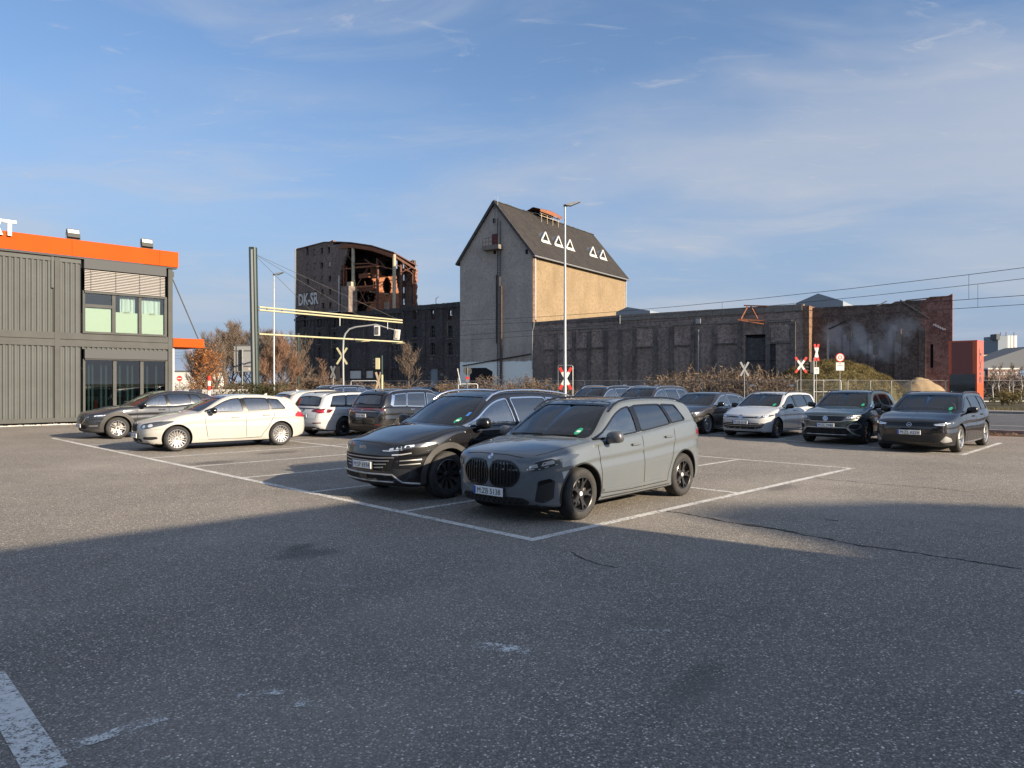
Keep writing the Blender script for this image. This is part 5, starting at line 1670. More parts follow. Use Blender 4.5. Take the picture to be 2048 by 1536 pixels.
M = dict(
    lot=asphalt_mat('lot_asphalt', 4.1, tone=(1.0,.90,.765)),
    road=asphalt_mat('road_asphalt', 1.5, 90, (.98,.98,1.0), .12),
    line=paintline_mat('lot_line_paint', .665), line2=paintline_mat('road_line_paint', .78), ghost=paintline_mat('ghost_paint', .61, 9.0), ghost2=paintline_mat('ghost_paint_faint', .57, 7.0),
    oil=stain_mat('oil_stain', (.05,.046,.042), .45), damp=stain_mat('damp_patch', (.09,.085,.075), .35), dust=stain_mat('pale_dust', (.42,.38,.32), .22),
    earth=ground_mat('dry_ground', [(.085,.072,.05),(.055,.058,.03),(.12,.10,.07)]),
    kerb=pmat('kerb_stone', (.26,.25,.235), .85, vary=.25, vscale=3),
    leaves=ground_mat('leaf_litter', [(.12,.085,.055),(.09,.07,.05),(.20,.15,.10)], 2.0),
    verge=ground_mat('grass_verge', [(.10,.095,.04),(.15,.12,.06),(.18,.14,.08)], .8),
    grass=leaf_mat('dry_grass', (.15,.13,.05), (.34,.26,.12), .2, .9),
    sand=ground_mat('sand', [(.34,.25,.15),(.40,.30,.19),(.27,.19,.11)], .8, .5),
    brick_dark=brick_mat('sooty_brick', (.21,.17,.15), (.155,.135,.125), (.22,.21,.20), .5, (.05,.05,.05)),
    brick_hall=brick_mat('weathered_brick', (.36,.26,.205), (.25,.20,.175), (.40,.37,.34), .55, (.085,.08,.078), speck=.22),
    brick_infill=brick_mat('infill_brick', (.36,.24,.19), (.19,.15,.13), (.55,.50,.46), .25, (.12,.10,.09), scale=1.5, speck=.8),
    brick_red=brick_mat('red_brick', (.32,.13,.10), (.24,.11,.09), (.26,.22,.20), .35, (.09,.07,.065)),
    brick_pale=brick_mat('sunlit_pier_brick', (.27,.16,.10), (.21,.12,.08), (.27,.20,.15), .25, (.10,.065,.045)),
    brick_tower=brick_mat('tower_brick', (.27,.19,.15), (.20,.155,.13), (.26,.23,.21), .35, (.08,.07,.068)),
    brick_burnt=brick_mat('burnt_brick', (.115,.10,.097), (.085,.078,.078), (.13,.125,.12), .6, (.028,.028,.03)),
    brick_orange=brick_mat('torn_wall_brick', (.40,.145,.07), (.30,.11,.055), (.38,.25,.17), .22, (.15,.07,.04), scale=1.3),
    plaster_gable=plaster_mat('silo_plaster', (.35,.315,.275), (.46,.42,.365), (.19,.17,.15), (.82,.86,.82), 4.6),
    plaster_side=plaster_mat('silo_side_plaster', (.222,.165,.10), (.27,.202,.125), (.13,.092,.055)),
    concrete=plaster_mat('old_concrete', (.19,.175,.155), (.25,.225,.195), (.11,.10,.09)),
    slate=None,
    zinc=pmat('zinc', (.32,.33,.34), .45, metal=.5, vary=.15),
    galv=pmat('galvanised_steel', (.33,.335,.33), .42, metal=.7, vary=.15, vscale=5),
    steel=pmat('painted_steel_grey', (.30,.31,.31), .5, metal=.2),
    dgreen=pmat('dark_green_steel', (.018,.036,.032), .38, coat=.3),
    ivory=pmat('ivory_steel', (.42,.39,.24), .5),
    rust=pmat('rusty_steel', (.22,.08,.038), .8, vary=.4, vscale=3),
    rustd=pmat('dark_rusty_steel', (.13,.06,.04), .85, vary=.4, vscale=3),
    pale=pmat('pale_column', (.40,.35,.25), .85, vary=.2, vscale=2),
    void=pmat('dark_room', (.012,.012,.014), .95),
    winframe=pmat('old_window_frame', (.10,.095,.09), .7),
    winlight=pmat('bricked_window', (.21,.18,.15), .9, vary=.3, vscale=6),
    winbright=pmat('board_pale', (.50,.42,.33), .85, vary=.2, vscale=5),
    pipe=pmat('dull_brown_pipe', (.085,.06,.05), .85, vary=.3, vscale=3),
    wood=pmat('grey_planks', (.070,.066,.066), .85, vary=.4, vscale=2.5),
    woodl=pmat('pale_timber', (.34,.27,.19), .85, vary=.3, vscale=3),
    maroon=pmat('maroon_door', (.10,.022,.03), .7),
    white=pmat('white_paint', (.60,.60,.57), .5, vary=.05),
    offw=pmat('off_white_render', (.60,.58,.54), .8, vary=.12),
    red=pmat('signal_red', (.58,.035,.025), .45),
    orange=pmat('orange_sheet', (.42,.066,.007), .8, spec=.15, vary=.06, vscale=.8),
    orange2=pmat('pylon_orange', (.55,.085,.013), .35, coat=.5),
    pylon_red=pmat('pylon_face', (.17,.045,.038), .45, coat=.2),
    screen=pmat('screen_black', (.006,.008,.012), .12, coat=1.0),
    cont=pmat('container_grey', (.090,.096,.094), .75, spec=.2, vary=.10, vscale=.9, bump=.05, bscale=8),
    contd=pmat('container_frame_grey', (.074,.077,.074), .75, spec=.2, vary=.12, vscale=1.5),
    blindbox=pmat('blind_box_grey', (.078,.082,.085), .75, spec=.2),
    slat=pmat('blind_slat', (.45,.43,.41), .5),
    film=pmat('frosted_film', (.62,.645,.52), .7),
    curtain=pmat('white_curtain', (.62,.66,.66), .8),
    black=pmat('matt_black', (.012,.012,.013), .6),
    bark=pmat('bark', (.085,.065,.05), .9, vary=.3, vscale=6),
    birch=pmat('birch_bark', (.42,.39,.35), .8, vary=.35, vscale=4),
    twig=leaf_mat('winter_twigs', (.105,.080,.062), (.19,.145,.11), .0),
    twig2=leaf_mat('reddish_twigs', (.17,.095,.06), (.25,.15,.10), .0),
    bramble=leaf_mat('bramble_twigs', (.10,.072,.048), (.23,.165,.11), .1),
    oakleaf=leaf_mat('brown_oak_leaves', (.30,.125,.045), (.46,.22,.09), .3),
    litter=leaf_mat('dull_fallen_leaves', (.16,.10,.06), (.30,.20,.12), .1),
    ever=leaf_mat('evergreen_leaves', (.025,.035,.012), (.07,.065,.025), .15),
    hazy=pmat('far_concrete', (.50,.52,.53), .9), hazyd=pmat('far_grey_cladding', (.22,.26,.30), .9),
    farbrick=pmat('far_brick', (.27,.17,.145), .9), farroof=pmat('far_roof', (.10,.11,.125), .8),
    glassw=glass_mat('window_glass', (.78,.84,.82), ior=1.5),
    glassd=glass_mat('shop_glass', (.35,.42,.42), ior=1.5),
)
def slate():
    g = G('slate_roof')
    sp = g.n('ShaderNodeSeparateXYZ'); g.l(g.coord('Object'), sp.inputs[0])
    cb = g.n('ShaderNodeCombineXYZ'); g.l(sp.outputs['Y'], cb.inputs[0]); g.l(sp.outputs['Z'], cb.inputs[1])
    br = g.n('ShaderNodeTexBrick'); br.inputs['Scale'].default_value = 1.0
    br.inputs['Brick Width'].default_value = .42; br.inputs['Row Height'].default_value = .26; br.inputs['Mortar Size'].default_value = .02
    br.inputs['Color1'].default_value = (.030,.028,.027,1); br.inputs['Color2'].default_value = (.044,.040,.037,1); br.inputs['Mortar'].default_value = (.012,.012,.012,1)
    g.l(cb.outputs[0], br.inputs['Vector'])
    n = g.noise(g.coord('Object'), .6, 7, .65)
    c = g.mix(g.ramp(n, .4, .7, 0, .5), br.outputs['Color'], (.052,.043,.036))
    g.col(c); g.rough(.85); g.b.inputs['Specular IOR Level'].default_value = .25
    g.bump(br.outputs['Fac'], -.4, .02)
    return g.m
M['slate'] = slate()
# ================================================================== ground, lot, road
def sheet(name, pts, z, mat, kind='structure', parent=None):
    me = bpy.data.meshes.new(name)
    me.from_pydata([(p[0], p[1], z) for p in pts], [], [tuple(range(len(pts)))])
    o = link(name, me, mat, parent)
    if kind and parent is None: o['kind'] = kind
    return o
C0 = gp(1065, 1080)                       # front corner of the painted bay field
def LP(u, v):                             # lot coordinates from that corner
    return C0 + U*u + V*v
RD = Vector((-.76, .65, 0)).normalized()  # along the road, to the far left
RN = Vector((.65, .76, 0)).normalized()   # across the road
def RP(a, n):
    return RD*a + RN*n
sheet('ground', [(-3000,-600),(3000,-600),(3000,4000),(-3000,4000)], -.03, M['earth'])
lot = sheet('parking_lot', [RP(-70,29.0), RP(75,29.0), RP(75,-45), RP(-70,-45)], 0, M['lot'])
sheet('verge', [RP(-70,29.0), RP(75,29.0), RP(75,30.4), RP(-70,30.4)], .012, M['leaves'])
road = sheet('road', [RP(-160,30.7), RP(220,30.7), RP(220,50.5), RP(-160,50.5)], -.008, M['road'])
sheet('pavement', [RP(-160,50.8), RP(220,50.8), RP(220,53.2), RP(-160,53.2)], .11, M['concrete'])
for nm, n0 in (('kerb', 30.4), ('kerb', 50.5)):
    k = empty(nm, RP(0, n0)); k['kind'] = 'structure'
    mb = MB()
    for i in range(-60, 80):
        a = RP(i*2.5+.01, 0); b = RP(i*2.5+2.49, 0)
        q = [a, b, b+RN*.28, a+RN*.28]
        mb.add([(p.x,p.y,-.02) for p in q]+[(p.x,p.y,.125) for p in q], [(4,5,6,7),(0,1,5,4),(1,2,6,5),(2,3,7,6),(3,0,4,7)])
    mb.build('kerb_stones', M['kerb'], k)
def stripe(name, a, b, w, mat=None, z=.004, parent=None):
    a, b = Vector(a), Vector(b); d = (b-a).normalized(); n = Vector((-d.y, d.x, 0))*(w/2)
    return sheet(name, [a-n, b-n, b+n, a+n], z, mat or M['line'], None, parent)
# bay markings: a double field of bays and the echelon row by the road
BW = 2.5
stripe('bay_line', LP(0,-.06), LP(0,21.3), .12, parent=lot)
stripe('bay_line', LP(.06,0), LP(9.68,0), .12, parent=lot)
stripe('bay_line', LP(4.87,.06), LP(4.87,21.3), .10, z=.0045, parent=lot)
stripe('bay_line', LP(9.68,-.06), LP(9.68,21.3), .10, parent=lot)
for i in range(1, 9):
    v = i*BW + .0
    stripe('bay_line', LP(.06,v), LP(4.82,v), .10, z=.0042, parent=lot)
    stripe('bay_line', LP(4.92,v), LP(9.63,v), .10, z=.0042, parent=lot)
ca = gp(1925,910); cb = gp(1420,868); cd = (cb-ca).normalized()
ce = (gp(2020,880)-ca).normalized()
stripe('bay_line', ca-cd*.05, ca+cd*24, .12, parent=lot)
for i in range(0, 9):
    p = ca + cd*(i*2.82)
    stripe('bay_line', p+ce*(.07 if i else .0), p+ce*4.9, .13 if i == 0 else .10, z=.0042, parent=lot)
# single thick line at the lower left corner of the view and remains of old paint
stripe('bay_line', gp(-25,1350), gp(95,1545), .165, M['line'], parent=lot)
for (x0,y0,x1,y1,w,m) in ((110,1505,330,1435,.10,'ghost'),(470,1395,570,1383,.09,'ghost2'),(590,1410,690,1404,.08,'ghost2'),(950,1290,1060,1304,.13,'ghost'),(1250,1262,1340,1262,.05,'ghost2'),(2000,1395,2048,1385,.06,'ghost2'),(1340,1170,1370,1168,.05,'ghost2')):
    stripe('old_paint', gp(x0,y0), gp(x1,y1), w, M[m], .0046, lot)
# road lines
for n, dash in ((31.35,0),(36.2,0),(40.2,1),(43.8,1),(49.6,0)):
    if dash:
        for i in range(-12, 22): stripe('lane_line', RP(i*6,n), RP(i*6+3,n), .13, M['line2'], .0, road)
    else: stripe('lane_line', RP(-110,n), RP(180,n), .14, M['line2'], .0, road)
# cracks and patches in the asphalt
def crack(pts, w, seed):
    rnd = random.Random(seed)
    P = [gp(*p) for p in pts]
    Q = []
    for i in range(len(P)-1):
        n = max(2, int((P[i+1]-P[i]).length/.06))
        for k in range(n): Q.append(P[i].lerp(P[i+1], k/n))
    mb = MB(); v = []; off = 0
    for i, q in enumerate(Q):
        d = (Q[min(i+1,len(Q)-1)]-Q[max(i-1,0)]).normalized(); nn = Vector((-d.y,d.x,0))
        off = off*.86 + rnd.uniform(-.03,.03)
        ww = w*rnd.uniform(.25,1.15)
        v += [q+nn*(off-ww/2)+Vector((0,0,.003)), q+nn*(off+ww/2)+Vector((0,0,.003))]
    mb.add(v, [(2*i,2*i+2,2*i+3,2*i+1) for i in range(len(Q)-1)])
    mb.build('asphalt_crack', CRACK, lot, fix=False)
CRACK = pmat('crack_dark', (.012,.011,.010), .95)
crack([(1320,1018),(1450,1045),(1560,1062),(1680,1085),(1850,1110),(2060,1140)], .045, 3)
crack([(1480,1045),(1540,1056),(1590,1068)], .035, 4)
crack([(1650,1040),(1690,1044)], .03, 5)
crack([(1140,1105),(1190,1125),(1240,1140)], .02, 6)
crack([(1620,955),(1760,968),(1960,985)], .03, 7)
crack([(1040,1030),(1100,1036),(1150,1042)], .02, 9)
def stain(px, py, sx, sy, mat, rz=0.0, k=[0]):
    k[0] += 1
    p = gp(px, py); me = bpy.data.meshes.new('stain')
    me.from_pydata([(-sx,-sy,0),(sx,-sy,0),(sx,sy,0),(-sx,sy,0)], [], [(0,1,2,3)])
    o = link('stain', me, M[mat], lot); o.location = (p.x, p.y, .0030+.0001*k[0]); o.rotation_euler = (0,0,rz)
for a in ((612,1108,.55,.35,'oil',.3),(600,1095,.3,.2,'oil',1),(1390,1375,.20,.8,'damp',-.6),
          (760,1240,.8,.6,'dust',.5),(1500,1400,.9,.5,'dust',.2),(300,1050,1.8,1.0,'dust',.7),(1560,975,.8,.4,'damp',.8),(560,905,1.0,.5,'oil',.7),(430,925,.8,.5,'oil',.7),(1030,1000,.8,.4,'oil',.8),(820,960,.7,.4,'oil',.8)):
    stain(*a)
# ================================================================== site office of stacked containers (left)
def container_office():
    base = gp(0, 853); base.z = 0
    rt = empty('site_office', base, R(45))
    tag(rt, 'two storey grey corrugated container office with orange roof band at the left', 'building')
    L0, L1 = -6.5, 6.78
    DEP = 7.5
    H1, H2 = 3.42, 7.27
    # body
    mb = MB(); mb.box(L0, 2.95, .10, DEP, .12, H2-.02); mb.box(6.60, L1-.02, .10, DEP, .12, H2-.02)
    mb.box(2.95, 6.60, 4.0, DEP, .12, H2-.02); mb.box(2.95,6.60,.30,4.0,3.40,4.0); mb.box(2.95,6.60,.12,4.0,6.85,H2-.02)
    mb.box(2.95,6.60,.12,4.0,.10,.16)
    mb.build('core', M['contd'], rt)
    def corrug(x0, x1, z0, z1):
        p = .20; n = max(1, round((x1-x0)/p)); p = (x1-x0)/n
        prof = []
        for i in range(n):
            a = x0+i*p
            prof += [(a,.0),(a+p*.40,.0),(a+p*.56,.055),(a+p*.84,.055)]
        prof.append((x1,.0))
        mb = MB(); v = []
        for x, y in prof: v += [(x,y,z0),(x,y,z1)]
        mb.add(v, [(2*i,2*i+2,2*i+3,2*i+1) for i in range(len(prof)-1)])
        mb.build('corrugated_panel', M['cont'], rt, fix=False)
    for a, b in ((L0+.12,-.05-4.2),(-4.1,1.90),(2.14,2.93)):
        corrug(a, b, .28, 3.36); corrug(a, b, 3.96, 7.0)
    corrug(2.98, 6.55, 3.28, 3.37)
    def fr(name, x0,x1,z0,z1,y0=-.03,y1=.10,mat='contd'):
        mb = MB(); mb.box(x0,x1,y0,y1,z0,z1); mb.build(name, M[mat], rt)
    fr('base_rail', L0, 6.78, .10, .28); fr('floor_rail', L0, 6.78, 3.37, 3.66, -.035); fr('floor_rail', L0, 6.78, 3.68, 3.96, -.028)
    fr('top_rail', L0, 2.93, 7.0, 7.24, -.02, .1, 'cont')
    for x0, x1 in ((1.93,2.12),(6.58,6.78),(-4.22,-4.08)): fr('corner_post', x0, x1, .12, 7.25, -.045)
    fr('joint_strip', 1.885, 1.925, .0, 7.25, .02, .1, 'black')
    fr('downpipe', 1.80, 1.90, 5.85, 7.24, -.06, .02, 'cont')
    # parapet in sheets
    for i, (a, b) in enumerate(((L0-.2,-1.9),(-1.89,2.55),(2.56,6.15),(6.16,7.0))):
        mb = MB(); mb.box(a, b, -.16, -.10, 7.28, 8.0); mb.build('parapet_sheet', M['orange'], rt)
    mb = MB(); mb.box(6.94,7.0,-.10,DEP,7.28,7.995); mb.box(L0-.2,7.0,-.10,-.02,7.9,7.99); mb.build('parapet_return', M['orange'], rt)
    fr('roof_edge', L0-.2, 6.95, 7.20, 7.27, -.12, .12, 'black')
    # upper window with half lowered blind
    fr('blind_box', 3.02, 6.45, 6.80, 7.22, -.17, .04, 'blindbox')
    for i in range(13):
        z = 6.74 - i*.072
        mb = MB(); mb.obox((4.735, -.075, z), (1.68,0,0), (0,.026,.018), (0,-.0035,.005)); mb.build('blind_slat', M['slat'], rt)
    fr('blind_rail', 3.05, 6.43, 5.74, 5.83, -.12, -.03, 'contd')
    for x in (3.3,4.3,5.3,6.2): fr('blind_cord', x-.008, x+.008, 5.8, 6.8, -.112,-.105,'black')
    fr('window_sill', 2.98, 6.50, 3.96, 4.05, -.09, .06)
    for x0, x1 in ((2.99,3.08),(4.16,4.30),(5.27,5.40),(6.40,6.52)): fr('window_post', x0, x1, 4.05, 5.80, -.05, .06)
    fr('window_transom', 3.08, 4.16, 5.12, 5.26, -.06, .06); fr('window_head', 2.99, 6.52, 5.76, 5.84, -.02, .06)
    for x0, x1 in ((3.08,4.16),(4.30,5.27),(5.40,6.40)):
        mb = MB(); mb.box(x0,x1,.0,.012,4.05,5.78); mb.build('window_pane', M['glassw'], rt)
        top = 5.12 if x0 < 4 else 4.98
        mb = MB(); mb.box(x0+.03,x1-.03,.03,.036,4.06,top); mb.build('frosted_film', M['film'], rt)
    # the word half hidden on the film
    for x in (4.78, 5.88):
        mb = MB(); mb.box(x-.20,x+.20,.022,.028,4.96,5.05); mb.build('film_border', M['film'], rt)
        txt('SIXT', .10, M['wood'], rt, Vector((x, -.004, 4.99)), 'S', width=.26)
    for x0, x1 in ((4.55,5.2),(5.45,6.3)):
        mb = MB(); v = []
        n = 14
        for i in range(n+1):
            x = x0+(x1-x0)*i/n; y = .20+.04*math.sin(i*2.3)
            v += [(x,y,4.1),(x,y,5.8)]
        mb.add(v, [(2*i,2*i+2,2*i+3,2*i+1) for i in range(n)]); mb.build('curtain', M['curtain'], rt, 60, fix=False)
    # ground floor glazing
    fr('blind_box', 3.04, 6.50, 2.86, 3.27, -.17, .04, 'blindbox')
    fr('guide_rail', 3.06, 6.48, 2.80, 2.855, -.13, .02, 'black')
    for x0, x1 in ((3.0,3.09),(4.20,4.34),(5.34,5.48),(6.44,6.55)): fr('window_post', x0, x1, .28, 2.84, -.05, .06)
    for x0, x1 in ((3.09,4.20),(4.34,5.34),(5.48,6.44)):
        mb = MB(); mb.box(x0,x1,.0,.012,.28,2.84); mb.build('window_pane', M['glassd'], rt)
    for x in (3.35,3.5,3.85,4.05,4.62,4.95,5.15,5.62,5.8,6.2):
        fr('reflection_bar', x-.04, x+.04, .3, 2.8, .45, .5, 'curtain')  # pale bars behind the glass imitate the upright reflections in it
    fr('fire_extinguisher', 3.55, 3.67, .5, 1.0, .35, .47, 'red')
    fr('fire_extinguisher', 4.02, 4.14, .5, .95, .5, .62, 'red')
    mb = MB(); mb.box(3.1,6.4,2.2,2.3,.2,2.8); mb.build('inner_wall', M['wood'], rt)
    # canopy and stay on the end wall
    mb = MB(); mb.box(6.80,8.25,-.05,2.4,3.50,3.92); mb.build('canopy', M['orange'], rt)
    mb = MB(); mb.tube([(6.80,.25,6.95),(8.10,.25,3.92)], .028, 6); mb.build('canopy_stay', M['contd'], rt)
    fr('stay_bracket', 6.78, 6.90, 6.85, 7.1, .12, .32, 'contd')
    fr('end_pipe', 6.84, 6.92, .0, 3.5, .15, .23, 'offw')
    # floodlights
    for a in (2.62, 5.62):
        f = empty('floodlight', (a, -.06, 8.0), 0, rt)
        mb = MB()
        mb.obox((0,0,.25),(.24,0,0),(0,.07,-.028),(0,.075,.185)); mb.build('housing', M['contd'], f)
        mb = MB()
        mb.obox((0,-.055,.345),(.215,0,0),(0,.012,-.005),(0,.03,.078)); mb.build('reflector', M['white'], f)
        mb = MB()
        mb.bar((-.27,.0,.03),(-.27,.04,.30),.02); mb.bar((.27,.0,.03),(.27,.04,.30),.02); mb.bar((-.27,0,.02),(.27,0,.02),.03); mb.build('bracket', M['contd'], f)
    # roof letters
    e = empty('roof_sign', (-.02, -.24, 7.97), 0, rt); e.scale = (.82,1,.80)
    def letter(nm, polys):
        mb = MB()
        for p in polys: mb.prism(p, (1,0,0),(0,0,1),(0,1,0), t0=-.05, t1=.06)
        mb.build(nm, M['white'], e)
    letter('letter', [[(.08,.45),(.66,.45),(.66,.60),(.08,.60)], [(.29,-.20),(.46,-.20),(.46,.452),(.29,.452)]])
    letter('letter', [[(-.42,-.20),(-.22,-.20),(.07,.60),(-.13,.60)]])
    mb = MB(); mb.prism([(-.13,-.20),(.10,-.20),(-.22,.60),(-.42,.60)], (1,0,0),(0,0,1),(0,1,0), t0=-.046, t1=.056); mb.build('letter', M['white'], e)
    # white pebbles along the foot
    mb = MB(); rnd = random.Random(2)
    for i in range(700):
        x = rnd.uniform(-3, 6.8); y = rnd.uniform(-.42, -.06); s = rnd.uniform(.018,.05)
        mb.add([(x-s,y,.0),(x,y-s,.0),(x+s,y,.0),(x,y+s,.0),(x+rnd.uniform(-.01,.01),y,s*1.1)], [(0,1,4),(1,2,4),(2,3,4),(3,0,4)])
    o = mb.build('pebbles', M['offw']); o.location = base; o.rotation_euler = (0,0,R(45))
    tag(o, 'strip of white pebbles along the foot of the container office', 'pebbles', kind='stuff')
container_office()
# ================================================================== old mill: silo, halls, burnt block, ruined tower
MO = Vector((2.61, 91.6, 0)); MA = Vector((.8134,-.5816,0)); MB_ = Vector((.5816,.8134,0))
MRZ = math.atan2(MA.y, MA.x)
def FP(px, py, yd=0.0):
    """photo pixel -> (x, z) on the mill's facade plane set back by yd"""
    k = (px-1024)/FPX
    x = (k*(MO.y+MB_.y*yd)-MO.x-MB_.x*yd)/(MA.x-k*MA.y)
    Y = MO.y+MA.y*x+MB_.y*yd
    return x, EYE+(HOR-py)*Y/FPX
def MP(x, y, z=0): return MO + MA*x + MB_*y + Vector((0,0,z))
class Mill:
    def __init__(s, name, ox, label, cat='building'):
        s.ox = ox
        s.rt = empty(name, MP(ox, 0), MRZ)
        tag(s.rt, label, cat)
    def b(s, mb, name, mat, parent=None, smooth=None, fix=True):
        mb.v = [(p[0]-s.ox, p[1], p[2]) for p in mb.v]
        return mb.build(name, M[mat] if isinstance(mat, str) else mat, parent or s.rt, smooth, fix)
    def box(s, name, x0,x1,y0,y1,z0,z1,mat,parent=None):
        mb = MB(); mb.box(x0,x1,y0,y1,z0,z1); return s.b(mb, name, mat, parent)
    def pix(s, name, px0,py0,px1,py1,y0,y1,mat,parent=None):
        x0,z1 = FP(px0,py0); x1,z0 = FP(px1,py1)
        return s.box(name, x0,x1,y0,y1,z0,z1,mat,parent)
def wall_holes(mb, x0,x1,z0,z1,y0,y1,holes,top=None):
    """wall along x with rectangular openings; top(x) gives an uneven top edge"""
    xs = sorted(set([x0,x1]+[h[0] for h in holes]+[h[1] for h in holes]))
    if top:
        n = int((x1-x0)/.35)
        xs = sorted(set(xs+[x0+(x1-x0)*i/n for i in range(n+1)]))
    zs = sorted(set([z0,z1]+[h[2] for h in holes]+[h[3] for h in holes]))
    def inh(a,b,c,d):
        mx, mz = (a+b)/2,(c+d)/2
        return any(h[0]<mx<h[1] and h[2]<mz<h[3] for h in holes)
    for i in range(len(xs)-1):
        for j in range(len(zs)-1):
            if inh(xs[i],xs[i+1],zs[j],zs[j+1]): continue
            za0 = za1 = zs[j+1]
            if top and j == len(zs)-2: za0, za1 = top(xs[i]), top(xs[i+1])
            a,b = xs[i],xs[i+1]; c = zs[j]
            mb.add([(a,y0,c),(b,y0,c),(b,y1,c),(a,y1,c),(a,y0,za0),(b,y0,za1),(b,y1,za1),(a,y1,za0)],
                   [(0,3,2,1),(4,5,6,7),(0,1,5,4),(1,2,6,5),(2,3,7,6),(3,0,4,7)])

# ---------------------------------------------------------------- silo
def silo():
    W_, D_, ZE, ZR = -11.96, 25.9, 18.4, 25.6
    xm = W_/2
    S = Mill('grain_silo', xm, 'tall plastered grain silo with steep slate roof and white triangular dormers')
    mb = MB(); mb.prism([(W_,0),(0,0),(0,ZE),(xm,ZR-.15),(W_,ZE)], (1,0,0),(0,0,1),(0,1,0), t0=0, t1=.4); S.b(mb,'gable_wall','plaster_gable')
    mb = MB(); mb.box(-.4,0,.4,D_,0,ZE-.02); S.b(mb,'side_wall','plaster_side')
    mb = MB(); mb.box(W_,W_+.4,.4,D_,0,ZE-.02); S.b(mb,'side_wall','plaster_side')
    mb = MB(); mb.prism([(W_,0),(0,0),(0,ZE),(xm,ZR-.15),(W_,ZE)], (1,0,0),(0,0,1),(0,1,0), t0=D_, t1=D_+.4); S.b(mb,'gable_wall','plaster_gable')
    # roof slabs
    for sg in (1,-1):
        xe = .45 if sg > 0 else W_-.45
        ze = ZE - .45*(ZR-ZE)/(-xm)
        mb = MB()
        mb.prism([(xe,ze),(xm,ZR),(xm,ZR+.22),(xe,ze+.22)], (1,0,0),(0,0,1),(0,1,0), t0=-.30, t1=D_+.6)
        S.b(mb,'roof_slope','slate')
        mb = MB(); mb.bar((xe-(.0 if sg>0 else 0),-.34,ze+.06),(xm,-.34,ZR+.06),.08,.34); S.b(mb,'verge_board','wood')
        if sg > 0:
            mb = MB(); mb.tube([(xe+.05,-.3,ze+.02),(xe+.05,D_+.6,ze+.02)],.10,8); S.b(mb,'gutter','zinc')
            mb = MB(); mb.tube([(.12,.5,ze),(.12,.5,9.9),(.05,.9,9.6)],.07,8); S.b(mb,'downpipe','zinc')
            mb = MB(); mb.tube([(.12,D_+.2,ze),(.12,D_+.2,9.0)],.06,8); S.b(mb,'downpipe','zinc')
            mb = MB(); mb.box(.0,.10,.02,.42,9.5,ZE-.1); S.b(mb,'corner_strip','brick_pale')
            mb = MB(); mb.box(.0,.05,.5,D_,ZE-.45,ZE-.3); S.b(mb,'cornice','plaster_side')
    # ridge tiles, a little uneven
    mb = MB(); rnd = random.Random(4)
    y = -.3
    while y < D_+.5:
        mb.box(xm-.14,xm+.14,y,y+.42,ZR+.12,ZR+.25+rnd.uniform(-.03,.05)); y += .44
    S.b(mb,'ridge_tiles','slate')
    # dormers: triangular, projecting from the slope
    sl = (ZR-ZE)/(-xm)
    def on_slope(x): return ZE + (-x)*sl + .22
    for px, py in ((1090,485),(1116,493),(1139,500),(1185,514),(1205,521)):
        # foot of the dormer front on the slope x = -2.1
        xf = -1.95
        k = (px-1024)/FPX
        yd = (k*(MO.y+MA.y*xf)-MO.x-MA.x*xf)/(MB_.x-k*MB_.y)
        z0 = on_slope(xf)
        e = empty('dormer', (xf-xm, yd, z0), 0, S.rt)
        w, h = .95, 1.25
        back = -h/sl - .2
        mb = MB()
        # frame of the front triangle
        P = [Vector((0,-w,0)),Vector((0,w,0)),Vector((0,0,h))]
        mb.bar(P[0]+Vector((.05,-.12,0)),P[1]+Vector((.05,.12,0)),.16,.20); mb.bar(P[0]+Vector((.04,0,0)),P[2]+Vector((.04,0,0)),.14,.18); mb.bar(P[1]+Vector((.04,0,0)),P[2]+Vector((.04,0,0)),.14,.18)
        mb.build('frame', M['white'], e)
        mb = MB(); mb.add([(0,-w,0),(0,0,h),(back,0,h),(0,w,0)],[(0,1,2),(3,2,1)]); mb.build('cheek', M['zinc'], e, fix=False)
        mb = MB(); mb.add([(-.03,-w,0),(-.03,w,0),(-.03,0,h)],[(0,1,2)]); mb.build('pane', M['void'], e, fix=False)
        mb = MB(); mb.add([(.02,-w-.12,-.02),(.02,w+.2,-.02),(.26,w+.35,-.26*sl+.03),(.26,-w-.05,-.26*sl+.03)],[(0,1,2,3)]); mb.build('apron', M['white'], e, fix=False)
    # ventilation hood on the ridge
    e = empty('ridge_hood', (0, 12.0, ZR), 0, S.rt)
    for i in range(4):
        for x in (-.9,.9):
            mb = MB(); mb.bar((x,-2.2+i*1.5,-.9),(x,-2.2+i*1.5,.55),.10); mb.build('post', M['woodl'], e)
    for x in (-.9,.9):
        mb = MB(); mb.bar((x,-2.6,.35),(x,2.7,.35),.10); mb.bar((x,-2.6,.0),(x,2.7,.0),.08); mb.build('rail', M['woodl'], e)
        mb = MB(); mb.add([(x*1.35,-3.0,.45),(x*1.35,3.0,.38),(x*1.35,3.0,.72),(x*1.35,0,1.02),(x*1.35,-3.0,.78)],[(0,1,2,3,4)]); mb.build('fascia', M['rust'], e, fix=False)
        mb = MB(); mb.add([(x*1.36,-3.0,.78),(x*1.36,0,1.04),(x*1.36,3.0,.72),(0,3.0,1.15),(0,0,1.45),(0,-3.0,1.2)],[(0,1,4,5),(1,2,3,4)]); mb.build('hood_roof', M['rustd'], e, fix=False)
    # gable details
    S.pix('vent_opening',986,437,991,446,-.02,.1,'void'); S.pix('vent_opening',987,500,992,508,-.02,.1,'void'); S.pix('vent_opening',1051,499,1056,508,-.02,.1,'void')
    S.pix('loading_door',984,469,996,496,-.05,.1,'maroon')
    S.pix('balcony',973,495,1006,499,-1.0,.0,'concrete')
    x0,z0 = FP(974,495); x1,_ = FP(1005,495)
